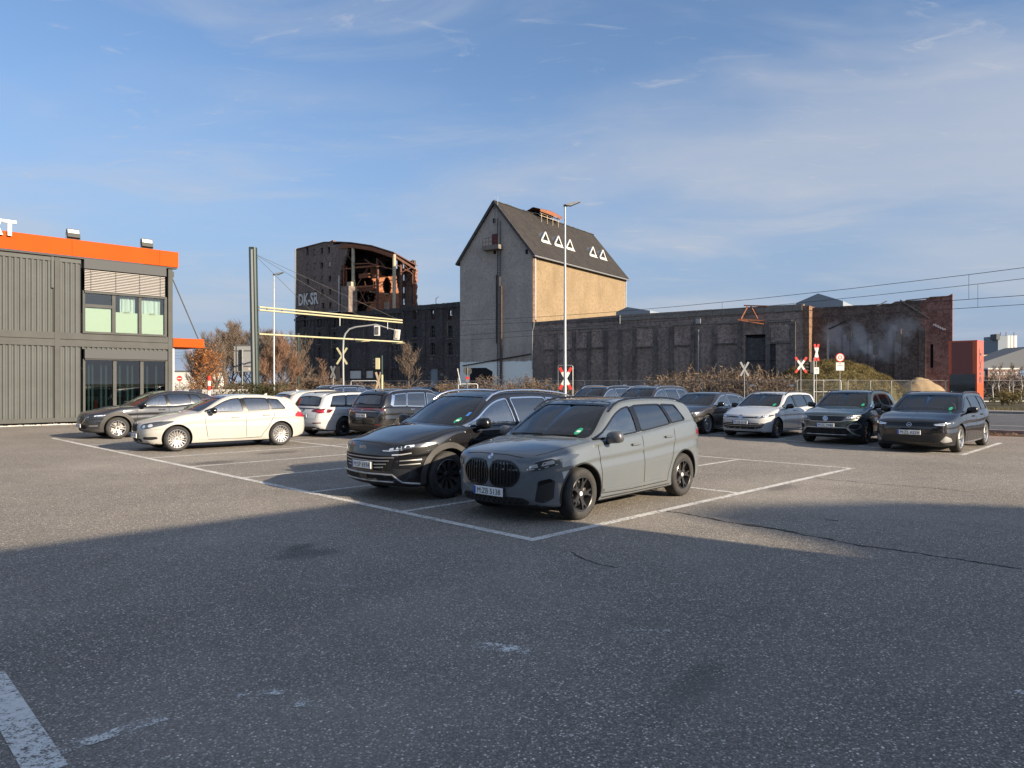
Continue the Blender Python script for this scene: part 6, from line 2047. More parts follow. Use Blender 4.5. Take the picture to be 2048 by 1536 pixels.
    mb = MB()
    for z in (.5,1.0): mb.bar((x0,-.95,z0+z),(x1,-.95,z0+z),.04)
    for i in range(6): mb.bar((x0+(x1-x0)*i/5,-.95,z0),(x0+(x1-x0)*i/5,-.95,z0+1.0),.035)
    S.b(mb,'balcony_rail','rustd')
    xl,_ = FP(997,600); xr,_ = FP(1004,600)
    mb = MB()
    mb.bar((xl,-.22,1.0),(xl,-.22,23.4),.07); mb.bar((xl+.45,-.22,1.0),(xl+.45,-.22,23.0),.07)
    z = 1.2
    while z < 20: mb.bar((xl,-.22,z),(xl+.45,-.22,z),.05); z += .32
    S.b(mb,'ladder','wood')
    mb = MB(); mb.tube([(xr+.02,-.16,1.0),(xr+.02,-.16,14.5)],.13,8); S.b(mb,'pipe','pipe')
    mb = MB(); mb.tube([(xr-.28,-.14,8),(xr-.28,-.14,22.0)],.06,6); S.b(mb,'pipe','steel')
    mb = MB(); mb.tube([(xl-.25,-.10,7),(xl-.25,-.10,16.0)],.10,6); S.b(mb,'pipe','pipe')
    a = FP(930,730); b_ = FP(1063,708)
    mb = MB(); mb.tube([(a[0]-.3,-.12,a[1]-.1),(a[0]+1,-.12,a[1]+.05),(b_[0],-.12,b_[1])],.075,6); S.b(mb,'cable_duct','black')
    x0,z0 = FP(940,736); x1,z1 = FP(985,736)
    mb = MB(); mb.prism([(x0,0),(x1,0),(x1,z0-.5),(x1-1.1,z0),(x0,z0)], (1,0,0),(0,0,1),(0,1,0), t0=-.03, t1=.1); S.b(mb,'gate_opening','void')
    x0,z0 = FP(958,500)
    for px in (990,996):
        x,_ = FP(px,420); mb = MB(); mb.tube([(x,-.05,22.5),(x,-.05,26.3)],.025,5); S.b(mb,'lightning_rod','steel')
silo()

# ---------------------------------------------------------------- long brick hall
def hall():
    X1 = 32.85
    ZT = 9.75
    S = Mill('brick_hall', X1/2, 'long sooty brick hall with bricked up windows and a plank gate beside the silo')
    def zt(x): return 9.75 - .25*max(0, 1-x/12)
    mb = MB(); wall_holes(mb, 0.02, X1, 0, 9.6, 0, .5, [(27.0,30.15,0,6.85),(24.0,25.2,0,2.35)], zt); S.b(mb,'front_wall','brick_hall')
    mb = MB(); mb.box(X1-.02,X1+.56,-.02,2.6,0,9.55); S.b(mb,'end_pier','brick_pale')
    mb = MB(); mb.box(.02,X1,16,16.4,0,7.5); S.b(mb,'rear_wall','brick_hall')
    mb = MB(); mb.add([(0.02,.5,8.6),(X1,.5,8.6),(X1,16,8.2),(0.02,16,8.2)],[(0,1,2,3)]); S.b(mb,'flat_roof','concrete',fix=False)
    # parapet band with a concrete face on the right two thirds
    x0,_ = FP(1241,625)
    mb = MB()
    n = 22
    rnd = random.Random(8)
    for i in range(n):
        a = x0+(X1-.1-x0)*i/n; b = x0+(X1-.1-x0)*(i+1)/n
        mb.box(a+.01,b-.01,-.10,.0,9.08+rnd.uniform(-.03,.03),9.72+rnd.uniform(-.05,.03))
    S.b(mb,'parapet_band','concrete')
    mb = MB(); mb.box(0.03,x0,-.06,.0,9.1,9.42); S.b(mb,'cornice','brick_dark')
    # pilasters
    for px in (1112,1148,1178,1212,1241,1269,1311,1343,1386,1429,1480,1536,1587):
        x,_ = FP(px,700)
        S.box('pilaster', x-.22,x+.22,-.16,.0,0,8.0,'brick_dark')
    # bricked up windows, set into frames
    for i,(a,t,c,d) in enumerate(((1089,663,1113,698),(1120,662,1144,698),(1153,660,1177,696),(1185,659,1211,694),(1273,656,1309,692),(1349,652,1383,689),(1437,650,1475,685),(1541,646,1579,683))):
        x0,z1 = FP(a,t); x1,z0 = FP(c,d)
        e = S.box('blind_window', x0,x1,-.03,.0,z0,z1,'brick_infill' if i < 7 else 'brick_hall')
        S.box('lintel', x0-.25,x1+.25,-.12,.0,z1+.06,z1+.28,'concrete')
        S.box('sill', x0-.12,x1+.12,-.12,.0,z0-.18,z0-.03,'brick_dark')
    # gate of upright planks
    rnd = random.Random(5)
    e = empty('gate', (27.0-X1/2, .18, 0), 0, S.rt)
    x = 0
    while x < 3.1:
        w = min(rnd.uniform(.20,.27), 3.14-x)
        for z0,z1 in ((.05,4.05),(4.15,6.5+rnd.uniform(-.05,.06))):
            mb = MB(); mb.box(x+.006,x+w-.006,0,.045+rnd.uniform(0,.02),z0,z1); mb.build('plank', M['wood'], e)
        x += w
    mb = MB(); mb.box(0,3.14,-.03,.06,4.04,4.16); mb.build('cross_rail', M['black'], e)
    mb = MB(); mb.box(0,3.14,.30,.34,0,6.85); mb.build('gate_back', M['void'], e)
    # hoist beam wreck above the gate
    mb = MB()
    a = FP(1487,640); b = FP(1529,640); c = FP(1497,613); d = FP(1524,615)
    mb.bar((a[0],-.9,a[1]),(b[0],-.2,b[1]-.1),.16,.14); mb.bar((a[0]-.2,-1.3,a[1]-.05),(a[0]+2.2,-.3,a[1]-.55),.14,.12)
    mb.bar((a[0],-.9,a[1]),(c[0],-.3,c[1]),.12); mb.bar((a[0]+1.6,-.5,a[1]),(c[0]+.3,-.2,c[1]),.11); mb.bar((c[0]-.4,-.3,c[1]+.1),(d[0]+.6,-.1,d[1]+.1),.12)
    S.b(mb,'hoist_frame','rust')
    # door and pipes
    S.box('side_door', 24.05,25.15,.10,.2,0,2.3,'wood')
    mb = MB(); mb.tube([(FP(1398,700)[0],-.16,0),(FP(1398,700)[0],-.16,7.6)],.07,8); S.b(mb,'downpipe','zinc')
    x,z = FP(1398,642); S.box('rain_head', x-.26,x+.26,-.34,-.02,z-.3,z+.3,'zinc')
    mb = MB(); mb.tube([(FP(1241,640)[0],-.14,8.7),(FP(1241,640)[0],-.14,9.7)],.07,6); S.b(mb,'downpipe','zinc')
    x,z = FP(1064,655); mb = MB(); mb.tube([(.35,-.15,z+.6),(.3,-.18,z),(.12,-.18,z-.4),(.10,-.18,3.5)],.06,6); S.b(mb,'downpipe','zinc')
    # roof monitors behind the parapet
    for (pa,pb,apx,apy,yb) in ((1232,1300,1254,614,4.0),(1592,1686,1636,587,5.0)):
        xa,za = FP(pa,624 if pa < 1400 else 606,yb); xb,_ = FP(pb,626,yb); xm,zm = FP(apx,apy,yb)
        mb = MB(); mb.prism([(xa,8.3),(xb,8.3),(xb,za-.1),(xm,zm),(xa,za)], (1,0,0),(0,0,1),(0,1,0), t0=yb, t1=yb+9); S.b(mb,'roof_monitor','hazyd')
hall()
# ---------------------------------------------------------------- right hall with red brick corner
def hall_right():
    X0, X1, Y0 = 33.42, 45.6, 1.3
    S = Mill('patched_brick_hall', 39.5, 'brick hall with limewash smears and a red patched corner behind the grass mound')
    ch = [(FP(1668,670,Y0)[0]-39.5, FP(1668,668,Y0)[1], 1.6, 1.5, 0, .55), (FP(1722,672,Y0)[0]-39.5, FP(1722,672,Y0)[1], .9, 2.0, .5, .5), (FP(1742,700,Y0)[0]-39.5, FP(1742,700,Y0)[1], 1.3, .55, -.4, .55), (FP(1785,672,Y0)[0]-39.5, FP(1785,670,Y0)[1], .5, 1.5, -.2, .5),
          (FP(1700,690,Y0)[0]-39.5, FP(1700,690,Y0)[1], 2.6, 1.3, .2, .40), (FP(1770,690,Y0)[0]-39.5, FP(1770,695,Y0)[1], 2.4, 1.7, .1, .42), (FP(1800,655,Y0)[0]-39.5, FP(1800,655,Y0)[1], 2.4, 1.2, .1, .38),
          (FP(1656,715,Y0)[0]-39.5, FP(1656,700,Y0)[1], .18, 1.9, 0, .8)]
    mt = brick_mat('limewashed_brick', (.175,.115,.092), (.11,.084,.074), (.18,.165,.155), .35, (.04,.036,.034), chalk=ch)
    def zt(x):
        t = (x-X0)/(X1-X0)
        z = 9.42 + .07*mnoise.noise(Vector((x*4.3,1,0)))
        if t > .60: z = 9.58+.07*mnoise.noise(Vector((x*3.1,7,0)))
        if t > .84: z = 9.82
        if t > .985: z = 10.0
        return z
    xr = FP(1842,600,Y0)[0]
    mb = MB(); wall_holes(mb, X0, xr, 0, 9.0, Y0, Y0+.5, [], zt); S.b(mb,'front_wall',mt)
    mb = MB(); wall_holes(mb, xr, X1, 0, 9.0, Y0+.003, Y0+.5, [(xr+.75,xr+1.0,3.2,5.4)], zt); S.b(mb,'corner_wall','brick_red')
    mb = MB(); mb.box(xr+.7,xr+1.05,Y0+.3,Y0+.36,3.1,5.5); S.b(mb,'slit_window','void')
    for px in (1693,1744,1796,1845):
        x,_ = FP(px,700,Y0)
        S.box('pilaster', x-.28,x+.28,Y0-.16,Y0,0,7.0,mt)
    for px,py in ((1699,672),(1750,677),(1751,700),(1797,672)):
        x,z = FP(px,py,Y0); S.box('torn_rendering', x-.20,x+.22,Y0-.20,Y0-.158,z-.45,z+.45,'brick_pale' if py < 0 else 'concrete')
    # roof line scars
    def scar(p,q,w,mat):
        a = FP(*p,Y0); b = FP(*q,Y0)
        mb = MB(); mb.bar((a[0],Y0-.05,a[1]),(b[0],Y0-.05,b[1]),w,.10); S.b(mb,'roof_scar',mat)
    scar((1800,600),(1858,636),.08,'concrete'); scar((1754,612),(1774,602),.06,'offw'); scar((1658,658),(1692,642),.08,'black'); scar((1811,601),(1890,593),.05,'brick_pale')
    for i in range(5):
        p = (1869+i*4.6, 650+i*2.2); a = FP(*p,Y0)
        S.box('stepped_flashing', a[0]-.12,a[0]+.12,Y0-.06,Y0,a[1]-.06,a[1]+.06,'offw')
    mb = MB(); mb.tube([(FP(1656,700,Y0)[0],Y0-.1,1.5),(FP(1656,700,Y0)[0],Y0-.1,5.6)],.06,6); S.b(mb,'downpipe','zinc')
    mb = MB(); mb.add([(X0,Y0+.5,8.4),(X1-.2,Y0+.5,8.4),(X1-9,12,8.2),(X0,12,8.2)],[(0,1,2,3)]); S.b(mb,'flat_roof','concrete',fix=False)
    for i,px in enumerate(range(1628,1690,6)):
        x,z = FP(px,641,Y0); S.box('header_brick', x-.06,x+.06,Y0-.03,Y0,z-.12,z+.12,'brick_pale') if i%2 else None
hall_right()

# ---------------------------------------------------------------- burnt block: two facades with arched windows
def arched(S, x, z0, z1, w, mat, parent=None, arch=True, y=0.0):
    """window set in its opening: frame, pane, sill and arch head"""
    e = empty('window', (x-S.ox, y, z0), 0, S.rt)
    h = z1-z0
    mb = MB(); mb.box(-w/2,w/2,.30,.33,0,h); mb.build('pane', M[mat], e)
    mb = MB()
    for a in (-w/2+.03,0,w/2-.03): mb.box(a-.03,a+.03,.24,.30,0,h)
    for b in (.02,h*.35,h*.68): mb.box(-w/2,w/2,.245,.295,b,b+.05)
    mb.build('glazing_bars', M['winframe'], e)
    mb = MB(); mb.box(-w/2-.12,w/2+.12,-.10,.02,-.16,0); mb.build('sill', M['brick_dark'], e)
    if arch:
        for sg in (1,-1):
            n = 5
            pl = [(sg*w/2*1.01,h-w*.5)]+[(sg*w/2*math.cos(R(90)*k/n), h-w*.5+w*.5*math.sin(R(90)*k/n)) for k in range(n+1)]+[(sg*w/2*1.01,h+.01)]
            if sg < 0: pl = pl[::-1]
            mb = MB(); mb.prism(pl,(1,0,0),(0,0,1),(0,1,0),t0=.004,t1=.36); mb.build('arch_head', M['brick_burnt'], e)
def burnt():
    X0, XM, X1 = -47.35, -22.62, -11.98
    S = Mill('burnt_mill_block', (X0+XM)/2, 'blackened burnt out brick mill block below the ruined tower')
    def cz(c): return c
    def cp(cx, cy): return 580+cx/5.851, 600+cy/5.851     # measured on a crop
    holes = []; wins = []
    for cx in (175,345,520):
        for r,(cy,hh) in enumerate(((255,52),(445,48),(625,52))):
            p = cp(cx,cy); x,z = FP(*p); w = .95; h = 1.9
            holes.append((x-w/2,x+w/2,z-h/2,z+h/2)); wins.append((x,z-h/2,z+h/2,w,['void','winbright'][1 if (cx,r)==(175,1) else 0],True))
    for cx in (1262,):
        for cy in (290,520,700):
            p = cp(cx,cy); x,z = FP(*p); holes.append((x-.35,x+.35,z-.8,z+.8)); wins.append((x,z-.8,z+.8,.7,'winlight',False))
    rnd = random.Random(3)
    def zt(x): return 12.75+.22*mnoise.noise(Vector((x*1.3,0,0)))+.14*mnoise.noise(Vector((x*5.7,2,0)))
    mb = MB(); wall_holes(mb, X0, XM, 0, 12.4, 0, .55, holes, zt); S.b(mb,'front_wall','brick_burnt')
    for w in wins: arched(S, *w[:5], arch=w[5])
    mb = MB(); mb.box(X0,X0+.5,.55,14,0,12.5); S.b(mb,'side_wall','brick_burnt')
    mb = MB(); mb.box(X0,XM,14,14.5,0,12.5); S.b(mb,'rear_wall','brick_burnt')
    mb = MB(); mb.box(XM-.5,XM,.55,14,0,12.4); S.b(mb,'side_wall','brick_burnt')
    mb = MB(); mb.box(X0+.5,XM-.5,.56,.62,0,12.3); S.b(mb,'inner_dark','void')
    for cx in (85,272,450,690,880,1180,1310):
        x,_ = FP(*cp(cx,400)); S.box('pilaster', x-.28,x+.28,-.22,.0,0,11.2,'brick_burnt')
    x0,_ = FP(735,650)
    S.box('string_course', X0,XM,-.16,.0,3.9,4.15,'brick_burnt'); S.box('string_course', X0,XM,-.20,.0,12.0,12.35,'brick_burnt')
    # frieze of small blind arches
    for i in range(30):
        x = X0+.6+i*.82
        if x > XM-.5: break
        e = S.box('frieze_arch', x-.10,x+.10,-.14,.0,10.9,11.95,'brick_burnt')
    # remains of render by the ground
    for a,b,c,d in ((700,742,722,757),(731,742,746,756)):
        S.pix('render_patch',a,b,c,d,-.02,.0,'offw')
    mb = MB(); x,_ = FP(594,600); mb.tube([(x,-.3,0),(x,-.3,24)],.10,6); S.b(mb,'downpipe','zinc')
    # right facade
    T = Mill('burnt_mill_annex', (XM+X1)/2, 'blackened mill annex with arched windows open to the sky beside the silo')
    holes = []; wins = []
    for cx in (1462,1668,1872):
        for r,cy in enumerate((170,372,572)):
            p = cp(cx,cy); x,z = FP(*p); w,h = (.72,1.45) if r == 0 else (.95,1.75)
            holes.append((x-w/2,x+w/2,z-h/2,z+h/2)); wins.append((x,z-h/2,z+h/2,w,r))
    xb,zb = FP(*cp(1680,865)); holes.append((xb-.75,xb+.75,0,zb+.8))
    mb = MB(); wall_holes(mb, XM+.02, X1, 0, 12.6, 0, .5, holes, lambda x: 12.9+.08*mnoise.noise(Vector((x*4.1,5,0)))); T.b(mb,'front_wall','brick_burnt')
    for (x,z0,z1,w,r) in wins:
        if r == 0:
            e = empty('window', (x-T.ox,0,z0), 0, T.rt)
            mb = MB()
            for a in (-w/2+.03,0,w/2-.03): mb.box(a-.025,a+.025,.24,.30,0,z1-z0)
            for b in (.3,.8): mb.box(-w/2,w/2,.245,.295,b,b+.05)
            mb.build('glazing_bars', M['rustd'], e)
            h = z1-z0
            for sg in (1,-1):
                n = 5
                pl = [(sg*w/2*1.01,h-w*.5)]+[(sg*w/2*math.cos(R(90)*k/n), h-w*.5+w*.5*math.sin(R(90)*k/n)) for k in range(n+1)]+[(sg*w/2*1.01,h+.01)]
                if sg < 0: pl = pl[::-1]
                mb = MB(); mb.prism(pl,(1,0,0),(0,0,1),(0,1,0),t0=.004,t1=.46); mb.build('arch_head', M['brick_burnt'], e)
        else: arched(T, x, z0, z1, w, 'void')
    mb = MB(); mb.box(XM+.02,X1,.6,.66,0,zb+7.2); T.b(mb,'inner_dark','void')
    T.box('cellar_door', xb-.75,xb+.75,.2,.3,0,zb+.8,'hazyd')
    for cx in (1330,1570,1780):
        x,_ = FP(*cp(cx,400)); T.box('pilaster', x-.25,x+.25,-.2,.0,3.8,12.0,'brick_burnt')
    T.box('string_course', XM+.02,X1,-.14,.0,12.2,12.45,'brick_burnt')
    for i in range(10):
        x = XM+.7+i*1.08; T.box('frieze_arch', x-.09,x+.09,-.10,.0,11.2,12.2,'brick_burnt')
    mb = MB(); rnd = random.Random(9)
    for i in range(26):
        x = rnd.uniform(XM+.5,X1-.4); z = rnd.uniform(.8,5.6); s = rnd.uniform(.08,.28)
        mb.box(x-s,x+s,-.012,.0,z-s*.8,z+s*.8)
    T.b(mb,'flaked_spots','concrete')
    mb = MB(); x,z = FP(870,607); mb.bar((x,.2,z-.2),(x,.2,z+.8),.06); mb.bar((x,.2,z+.7),(x+.5,.2,z+.95),.05); T.b(mb,'roof_vent_pipe','steel')
burnt()

# ---------------------------------------------------------------- ruined tower above the burnt block
def tower():
    X0, XF, X1 = -47.35, -36.3, -24.64
    DB = 10.0
    S = Mill('ruined_tower', -36.0, 'ruined brick mill tower torn open to rusty steel floors and an orange inner wall', 'building')
    def cp(cx, cy): return 570+cx/7.314, 480+cy/7.314
    cols = [[(327,180),(330,388),(335,600),(340,785),(345,978)],[(432,172),(435,375),(440,580),(445,775),(445,970)],[(537,155),(540,368),(547,573),(545,765),(555,960)],[(640,145),(650,350),(655,560),(660,755),(662,952)]]
    kind = ['v l v v'.split(),'l l v b'.split(),'v l l f'.split(),'l f f o'.split(),'l l f o'.split()]
    holes, wins = [], []
    for ci, col in enumerate(cols):
        for ri, p in enumerate(col):
            x,z = FP(*cp(*p)); w,h = .62,.86
            holes.append((x-w/2,x+w/2,z-h/2,z+h/2)); wins.append((x,z,w,h,kind[ri][ci]))
    def ztop(x): return 23.9 + .35*sstep((x-X0)/8) - .10*math.sin(x*2.2) - .5*sstep((x+38)/4)
    mb = MB(); wall_holes(mb, X0, XF-1.6, 12.9, 22.6, 0, .5, holes, ztop); S.b(mb,'front_wall','brick_tower')
    # torn edge of the front wall: courses of different length
    rnd = random.Random(12); mb = MB(); z = 12.9
    while z < 23.4:
        t = (z-12.9)/10.5
        xr = XF + .25 + (1.2*sstep((t-.62)/.3)) + rnd.uniform(-.12,.12) - .35*math.sin(t*5)
        mb.box(XF-1.6,xr,.01,.49,z,z+.26); z += .26
    S.b(mb,'torn_edge','brick_tower')
    for (x,z,w,h,k) in wins:
        e = empty('window', (x-S.ox,0,z-h/2), 0, S.rt)
        mt = {'v':'void','l':'winlight','b':'winbright','f':'void','o':'brick_orange'}[k]
        mb = MB(); mb.box(-w/2,w/2,.16 if k in 'lb' else .42,.2 if k in 'lb' else .46,0,h); mb.build('pane', M[mt], e)
        mb = MB(); mb.box(-w/2-.08,w/2+.08,-.07,.02,-.12,0); mb.build('sill', M['brick_dark'], e)
        if k == 'f':
            mb = MB(); mb.box(.02,w/2-.04,.3,.34,.05,h*.75); mb.build('loose_board', M['winbright'], e)
    mb = MB(); mb.tube([(FP(679,600)[0],-.1,13),(FP(679,600)[0],-.1,18.6)],.08,6); S.b(mb,'downpipe','offw')
    mb = MB(); mb.bar((X0,-.05,12.98),(XF+.2,-.05,13.02),.14,.12); S.b(mb,'ledge','zinc')
    # side and back walls with openings to the sky
    mb = MB(); mb.box(X0,X0+.5,.5,DB,12.9,23.4); S.b(mb,'side_wall','brick_tower')
    xbr = FP(828,560,DB)[0]
    holes = []
    for cx,cy in ((1620,375),(1722,365),(1625,558),(1730,548),(1630,740),(1730,730),(1640,905),(1730,900)):
        x,z = FP(*cp(cx,cy),DB); holes.append((x-.36,x+.36,z-.52,z+.52))
    P2 = [(X0+.2,23.75),(-40,24.15),(-36.2,23.75),(-33.6,23.35),(-29.16,22.4),(X1+.2,20.85)]
    def bt(xb):
        x = X0+.2+(xb-X0-.2)*(X1-X0)/(xbr+.3-X0)
        for (a,za),(b,zb) in zip(P2[:-1],P2[1:]):
            if x <= b: return za+(zb-za)*max(0,(x-a)/(b-a)) - .12
        return 20.7
    mb = MB(); wall_holes(mb, -46.8, xbr, 12.0, 20.0, DB, DB+.45, holes, bt); S.b(mb,'rear_wall','brick_hall')
    xa,za = FP(*cp(1625,558),DB); S.box('boarded_window',xa-.36,xa+.36,DB+.1,DB+.15,za-.52,za+.52,'winlight')
    mb = MB(); z = 12.2
    while z < 20.3:
        mb.box(xbr-.02,xbr+rnd.uniform(.15,.5),DB+.02,DB+.43,z,z+.3); z += .3
    S.b(mb,'torn_edge','brick_orange')
    mb = MB()
    for a,b in (((1760,300),(1870,480)),((1870,300),(1760,480)),((1760,490),(1870,660)),((1870,490),(1760,660)),((1755,300),(1755,930)),((1755,480),(1885,475)),((1755,668),(1885,668)),((1870,290),(1870,940))):
        p = FP(*cp(*a),DB); q = FP(*cp(*b),DB); mb.bar((p[0],DB-.06,p[1]),(q[0],DB-.06,q[1]),.14,.10)
    S.b(mb,'timber_bracing','rustd')
    # cross wall, sunlit, torn: courses as seen in its own plane (y, z)
    xw, yw = FP(736,560,2.0)[0], 2.0
    xv, yv = FP(800,560,8.5)[0], 8.5
    wl = Mill.box
    rows = []
    e = empty('cross_wall', (xw-S.ox,yw,0), math.atan2(yv-yw,xv-xw)-R(90), S.rt); LW = math.hypot(xv-xw,yv-yw)/8.0
    z = 12.6; mbw = MB(); mbl = MB()
    while z < 19.6:
        t = (z-12.6)/7.0
        # left torn edge moves in with height, right edge torn too, hole in the middle
        y0 = 1.6+2.0*sstep((t-.05)/.3)-1.0*sstep((t-.55)/.25)+rnd.uniform(-.18,.18)
        y1 = 9.6-1.1*sstep((t-.25)/.75)+rnd.uniform(-.15,.15)
        segs = [(y0,y1)]
        if .42 < t < .86: 
            hw = 1.05*math.sin((t-.42)/.44*math.pi)**.5+rnd.uniform(-.12,.12)
            segs = [(y0,6.3-hw),(6.3+hw,y1)]
        if t > .86: segs = [(y0,4.8+rnd.uniform(-.2,.2)),(7.4+rnd.uniform(-.2,.2),y1)] if t < .95 else [(y0,4.1)]
        for a,b in segs:
            if b > a+.1: mbw.box(-.36,0,(a-1.6)*LW,(b-1.6)*LW,z,z+.24)
        z += .24
    mbw.build('torn_masonry', M['brick_orange'], e)
    # steel frame
    def zr(x): return 23.1 - .95*sstep((x+34)/5) - 1.75*max(0,(x+29.2)/4.56) if x > -36.5 else 23.2
    mb = MB(); P = [(-36.2,0,23.05),(-33.6,0,22.95),(-29.16,0,22.0),(X1,0,20.45)]
    for a,b in zip(P[:-1],P[1:]): mb.bar(a,b,.22,.55)
    S.b(mb,'arched_girder','rust')
    mb = MB()
    P2 = [(X0+.2,23.75),(-40,24.15),(-36.2,23.75),(-33.6,23.35),(-29.16,22.4),(X1+.2,20.85)]
    for (a,za),(b,zb) in zip(P2[:-1],P2[1:]):
        sk = lambda x: X0+.2+(x-X0-.2)*(xbr+.3-X0)/(X1-X0)
        mb.add([(a,-.1,za),(b,-.1,zb),(sk(b),DB+.3,zb-.1),(sk(a),DB+.3,za-.1),(a,-.1,za+.16),(b,-.1,zb+.16),(sk(b),DB+.3,zb+.06),(sk(a),DB+.3,za+.06)],[(0,3,2,1),(4,5,6,7),(0,1,5,4),(1,2,6,5),(2,3,7,6),(3,0,4,7)])
    S.b(mb,'roof_deck','rustd')
    mb = MB(); mb.bar((X1,0,20.5),(xbr,DB,20.45),.18,.35); mb.bar((-33.3,0,22.9),(-35.3,DB,22.6),.18,.4); mb.bar((-29,0,21.9),(-32.0,DB,21.6),.18,.4); S.b(mb,'roof_beams','rustd')
    for x,z0,z1,w in ((-33.45,16.6,23.0,.46),(X1,12.8,20.7,.46)):
        mb = MB(); mb.tube([(x,.15,z0),(x,.15,z1)],w*.56,10); S.b(mb,'column','pale')
    S.box('column', -28.9,-28.6,.6,.9,12.8,20.6,'rustd'); S.box('column', -26.6,-26.35,3.2,3.5,12.8,19.8,'rustd'); S.box('column', XF+.55,XF+.72,.1,.3,12.8,22.9,'rust')
    S.box('column', XF+.95,XF+1.1,.3,.5,12.8,20.0,'rust')
    # chimney stump in front
    S.box('brick_pier', -34.35,-32.65,-1.5,.25,12.6,16.55,'brick_hall'); S.box('pier_cap', -33.9,-33.0,-.7,.2,16.5,17.3,'pale')
    # floor girders and loose steel
    class Bars:
        def __init__(q, nm, mt): q.nm, q.mt = nm, mt
        def bar(q, *k):
            m1 = MB(); m1.bar(*k); S.b(m1, q.nm, q.mt)
    mb = Bars('floor_girder','rust')
    for z in (19.6,16.6,14.1):
        mb.bar((XF+.6,.2,z),(-33.3,.2,z-.1),.14,.16); mb.bar((-33.3,.3,z),(-28.6,.5,z-.15),.16,.26)
    mb.bar((-33.4,.1,20.15),(-30.0,.1,19.9),.13,.14); mb.bar((-30.0,.1,19.95),(X1,.1,18.5),.13,.14)
    mb = Bars('steel_bar','rustd')
    for i in range(14):
        a = (rnd.uniform(-33,-29.5),rnd.uniform(.3,3),rnd.uniform(13.5,20)); b = (a[0]+rnd.uniform(-.9,.9),a[1]+rnd.uniform(-.5,.5),a[2]+rnd.uniform(-2.2,2.2))
        mb.bar(a,b,.07)
    for i in range(8):
        a = (XF+.7+rnd.uniform(0,.3),.2,rnd.uniform(13.2,16.5)); mb.bar(a,(a[0]+rnd.uniform(1.0,1.8),.4,a[2]+rnd.uniform(-.6,.6)),.07)
    mb.bar((-36.0,.1,22.9),(-33.6,.1,20.6),.10); mb.bar((-30.8,.05,20.6),(-29.4,.05,19.8),.10); mb.bar((-27.5,.05,20.0),(-26.2,.05,18.7),.10)
    mb.bar((-32.6,.2,13.5),(-30.4,.3,16.4),.09); mb.bar((-30.4,.2,13.4),(-32.4,.3,16.4),.09); mb.bar((-32.6,.2,16.8),(-30.4,.3,19.4),.09)
    mb.bar((X1-.1,.2,19.4),(xbr,DB-.5,19.6),.10); mb.bar((X1-1.2,3,20.1),(X1-2.6,7,18.6),.08); mb.bar((X1-.8,2,18.2),(X1-2.5,6.5,19.9),.08); mb.bar((X1+.05,.3,13.6),(xbr,DB,13.6),.09)
    # floors deep inside and a pale back room
    for z in (13.0,16.4,19.4):
        S.box('floor_slab', X0+.5,-35.0,.55,DB-.1,z,z+.25,'void')
    S.box('inner_dark', -36.2,FP(786,560,DB-.4)[0],DB-.4,DB-.3,12.6,22.0,'void')
    S.box('pale_room', -33.6,-30.9,5.2,5.3,12.8,14.6,'winbright')
    S.box('joist_end', -33.2,-31.0,1.0,1.4,18.0,18.7,'rust'); S.box('joist_end', -33.2,-30.3,1.0,1.4,15.9,16.6,'rust')
    # silver graffiti
    x,z = FP(617,598)
    e = empty('graffiti', (x-S.ox, -.02, z), 0, S.rt)
    txt('DK-SR', 3.0, M['void'], e, Vector((0,0,0)), 'S', width=5.2, name='outline', depth=.004, bold=.07)
    txt('DK-SR', 2.8, M['offw'], e, Vector((0,-.01,0)), 'S', width=5.0, name='fill', depth=.006, bold=.035)
tower()
# ================================================================== fence, poles, signs, wires
def lamp_post(px, Y, top_py, label, arm=1.0):
    b = at(px, HOR, Y); h = EYE+(HOR-top_py)*Y/FPX
    rt = empty('street_lamp', (b.x, b.y, 0)); tag(rt, label, 'street lamp')
    mb = MB(); mb.tube([(0,0,0),(0,0,1.2),(0,0,1.25),(0,0,h)], [.10,.10,.085,.045], 10); mb.build('pole', M['galv'], rt, 60)
    mb = MB(); mb.obox((.02,0,h+.02),(.10,0,0),(0,.06,0),(0,0,.05)); mb.build('joint', M['contd'], rt)
    mb = MB(); mb.prism([(.0,-.02),(.25,-.08),(.75*arm,.07),(.75*arm,.11),(.2,.09),(.0,.06)], (1,0,.12),(0,0,1),(0,1,0), o=(.05,0,h+.04), t0=-.13, t1=.13); mb.build('lamp_head', M['galv'], rt)
    return rt
lamp_post(1130, 38.0, 412, 'tall galvanised street lamp rising in front of the silo')
lamp_post(548, 60.0, 550, 'galvanised street lamp beside the dark green mast')

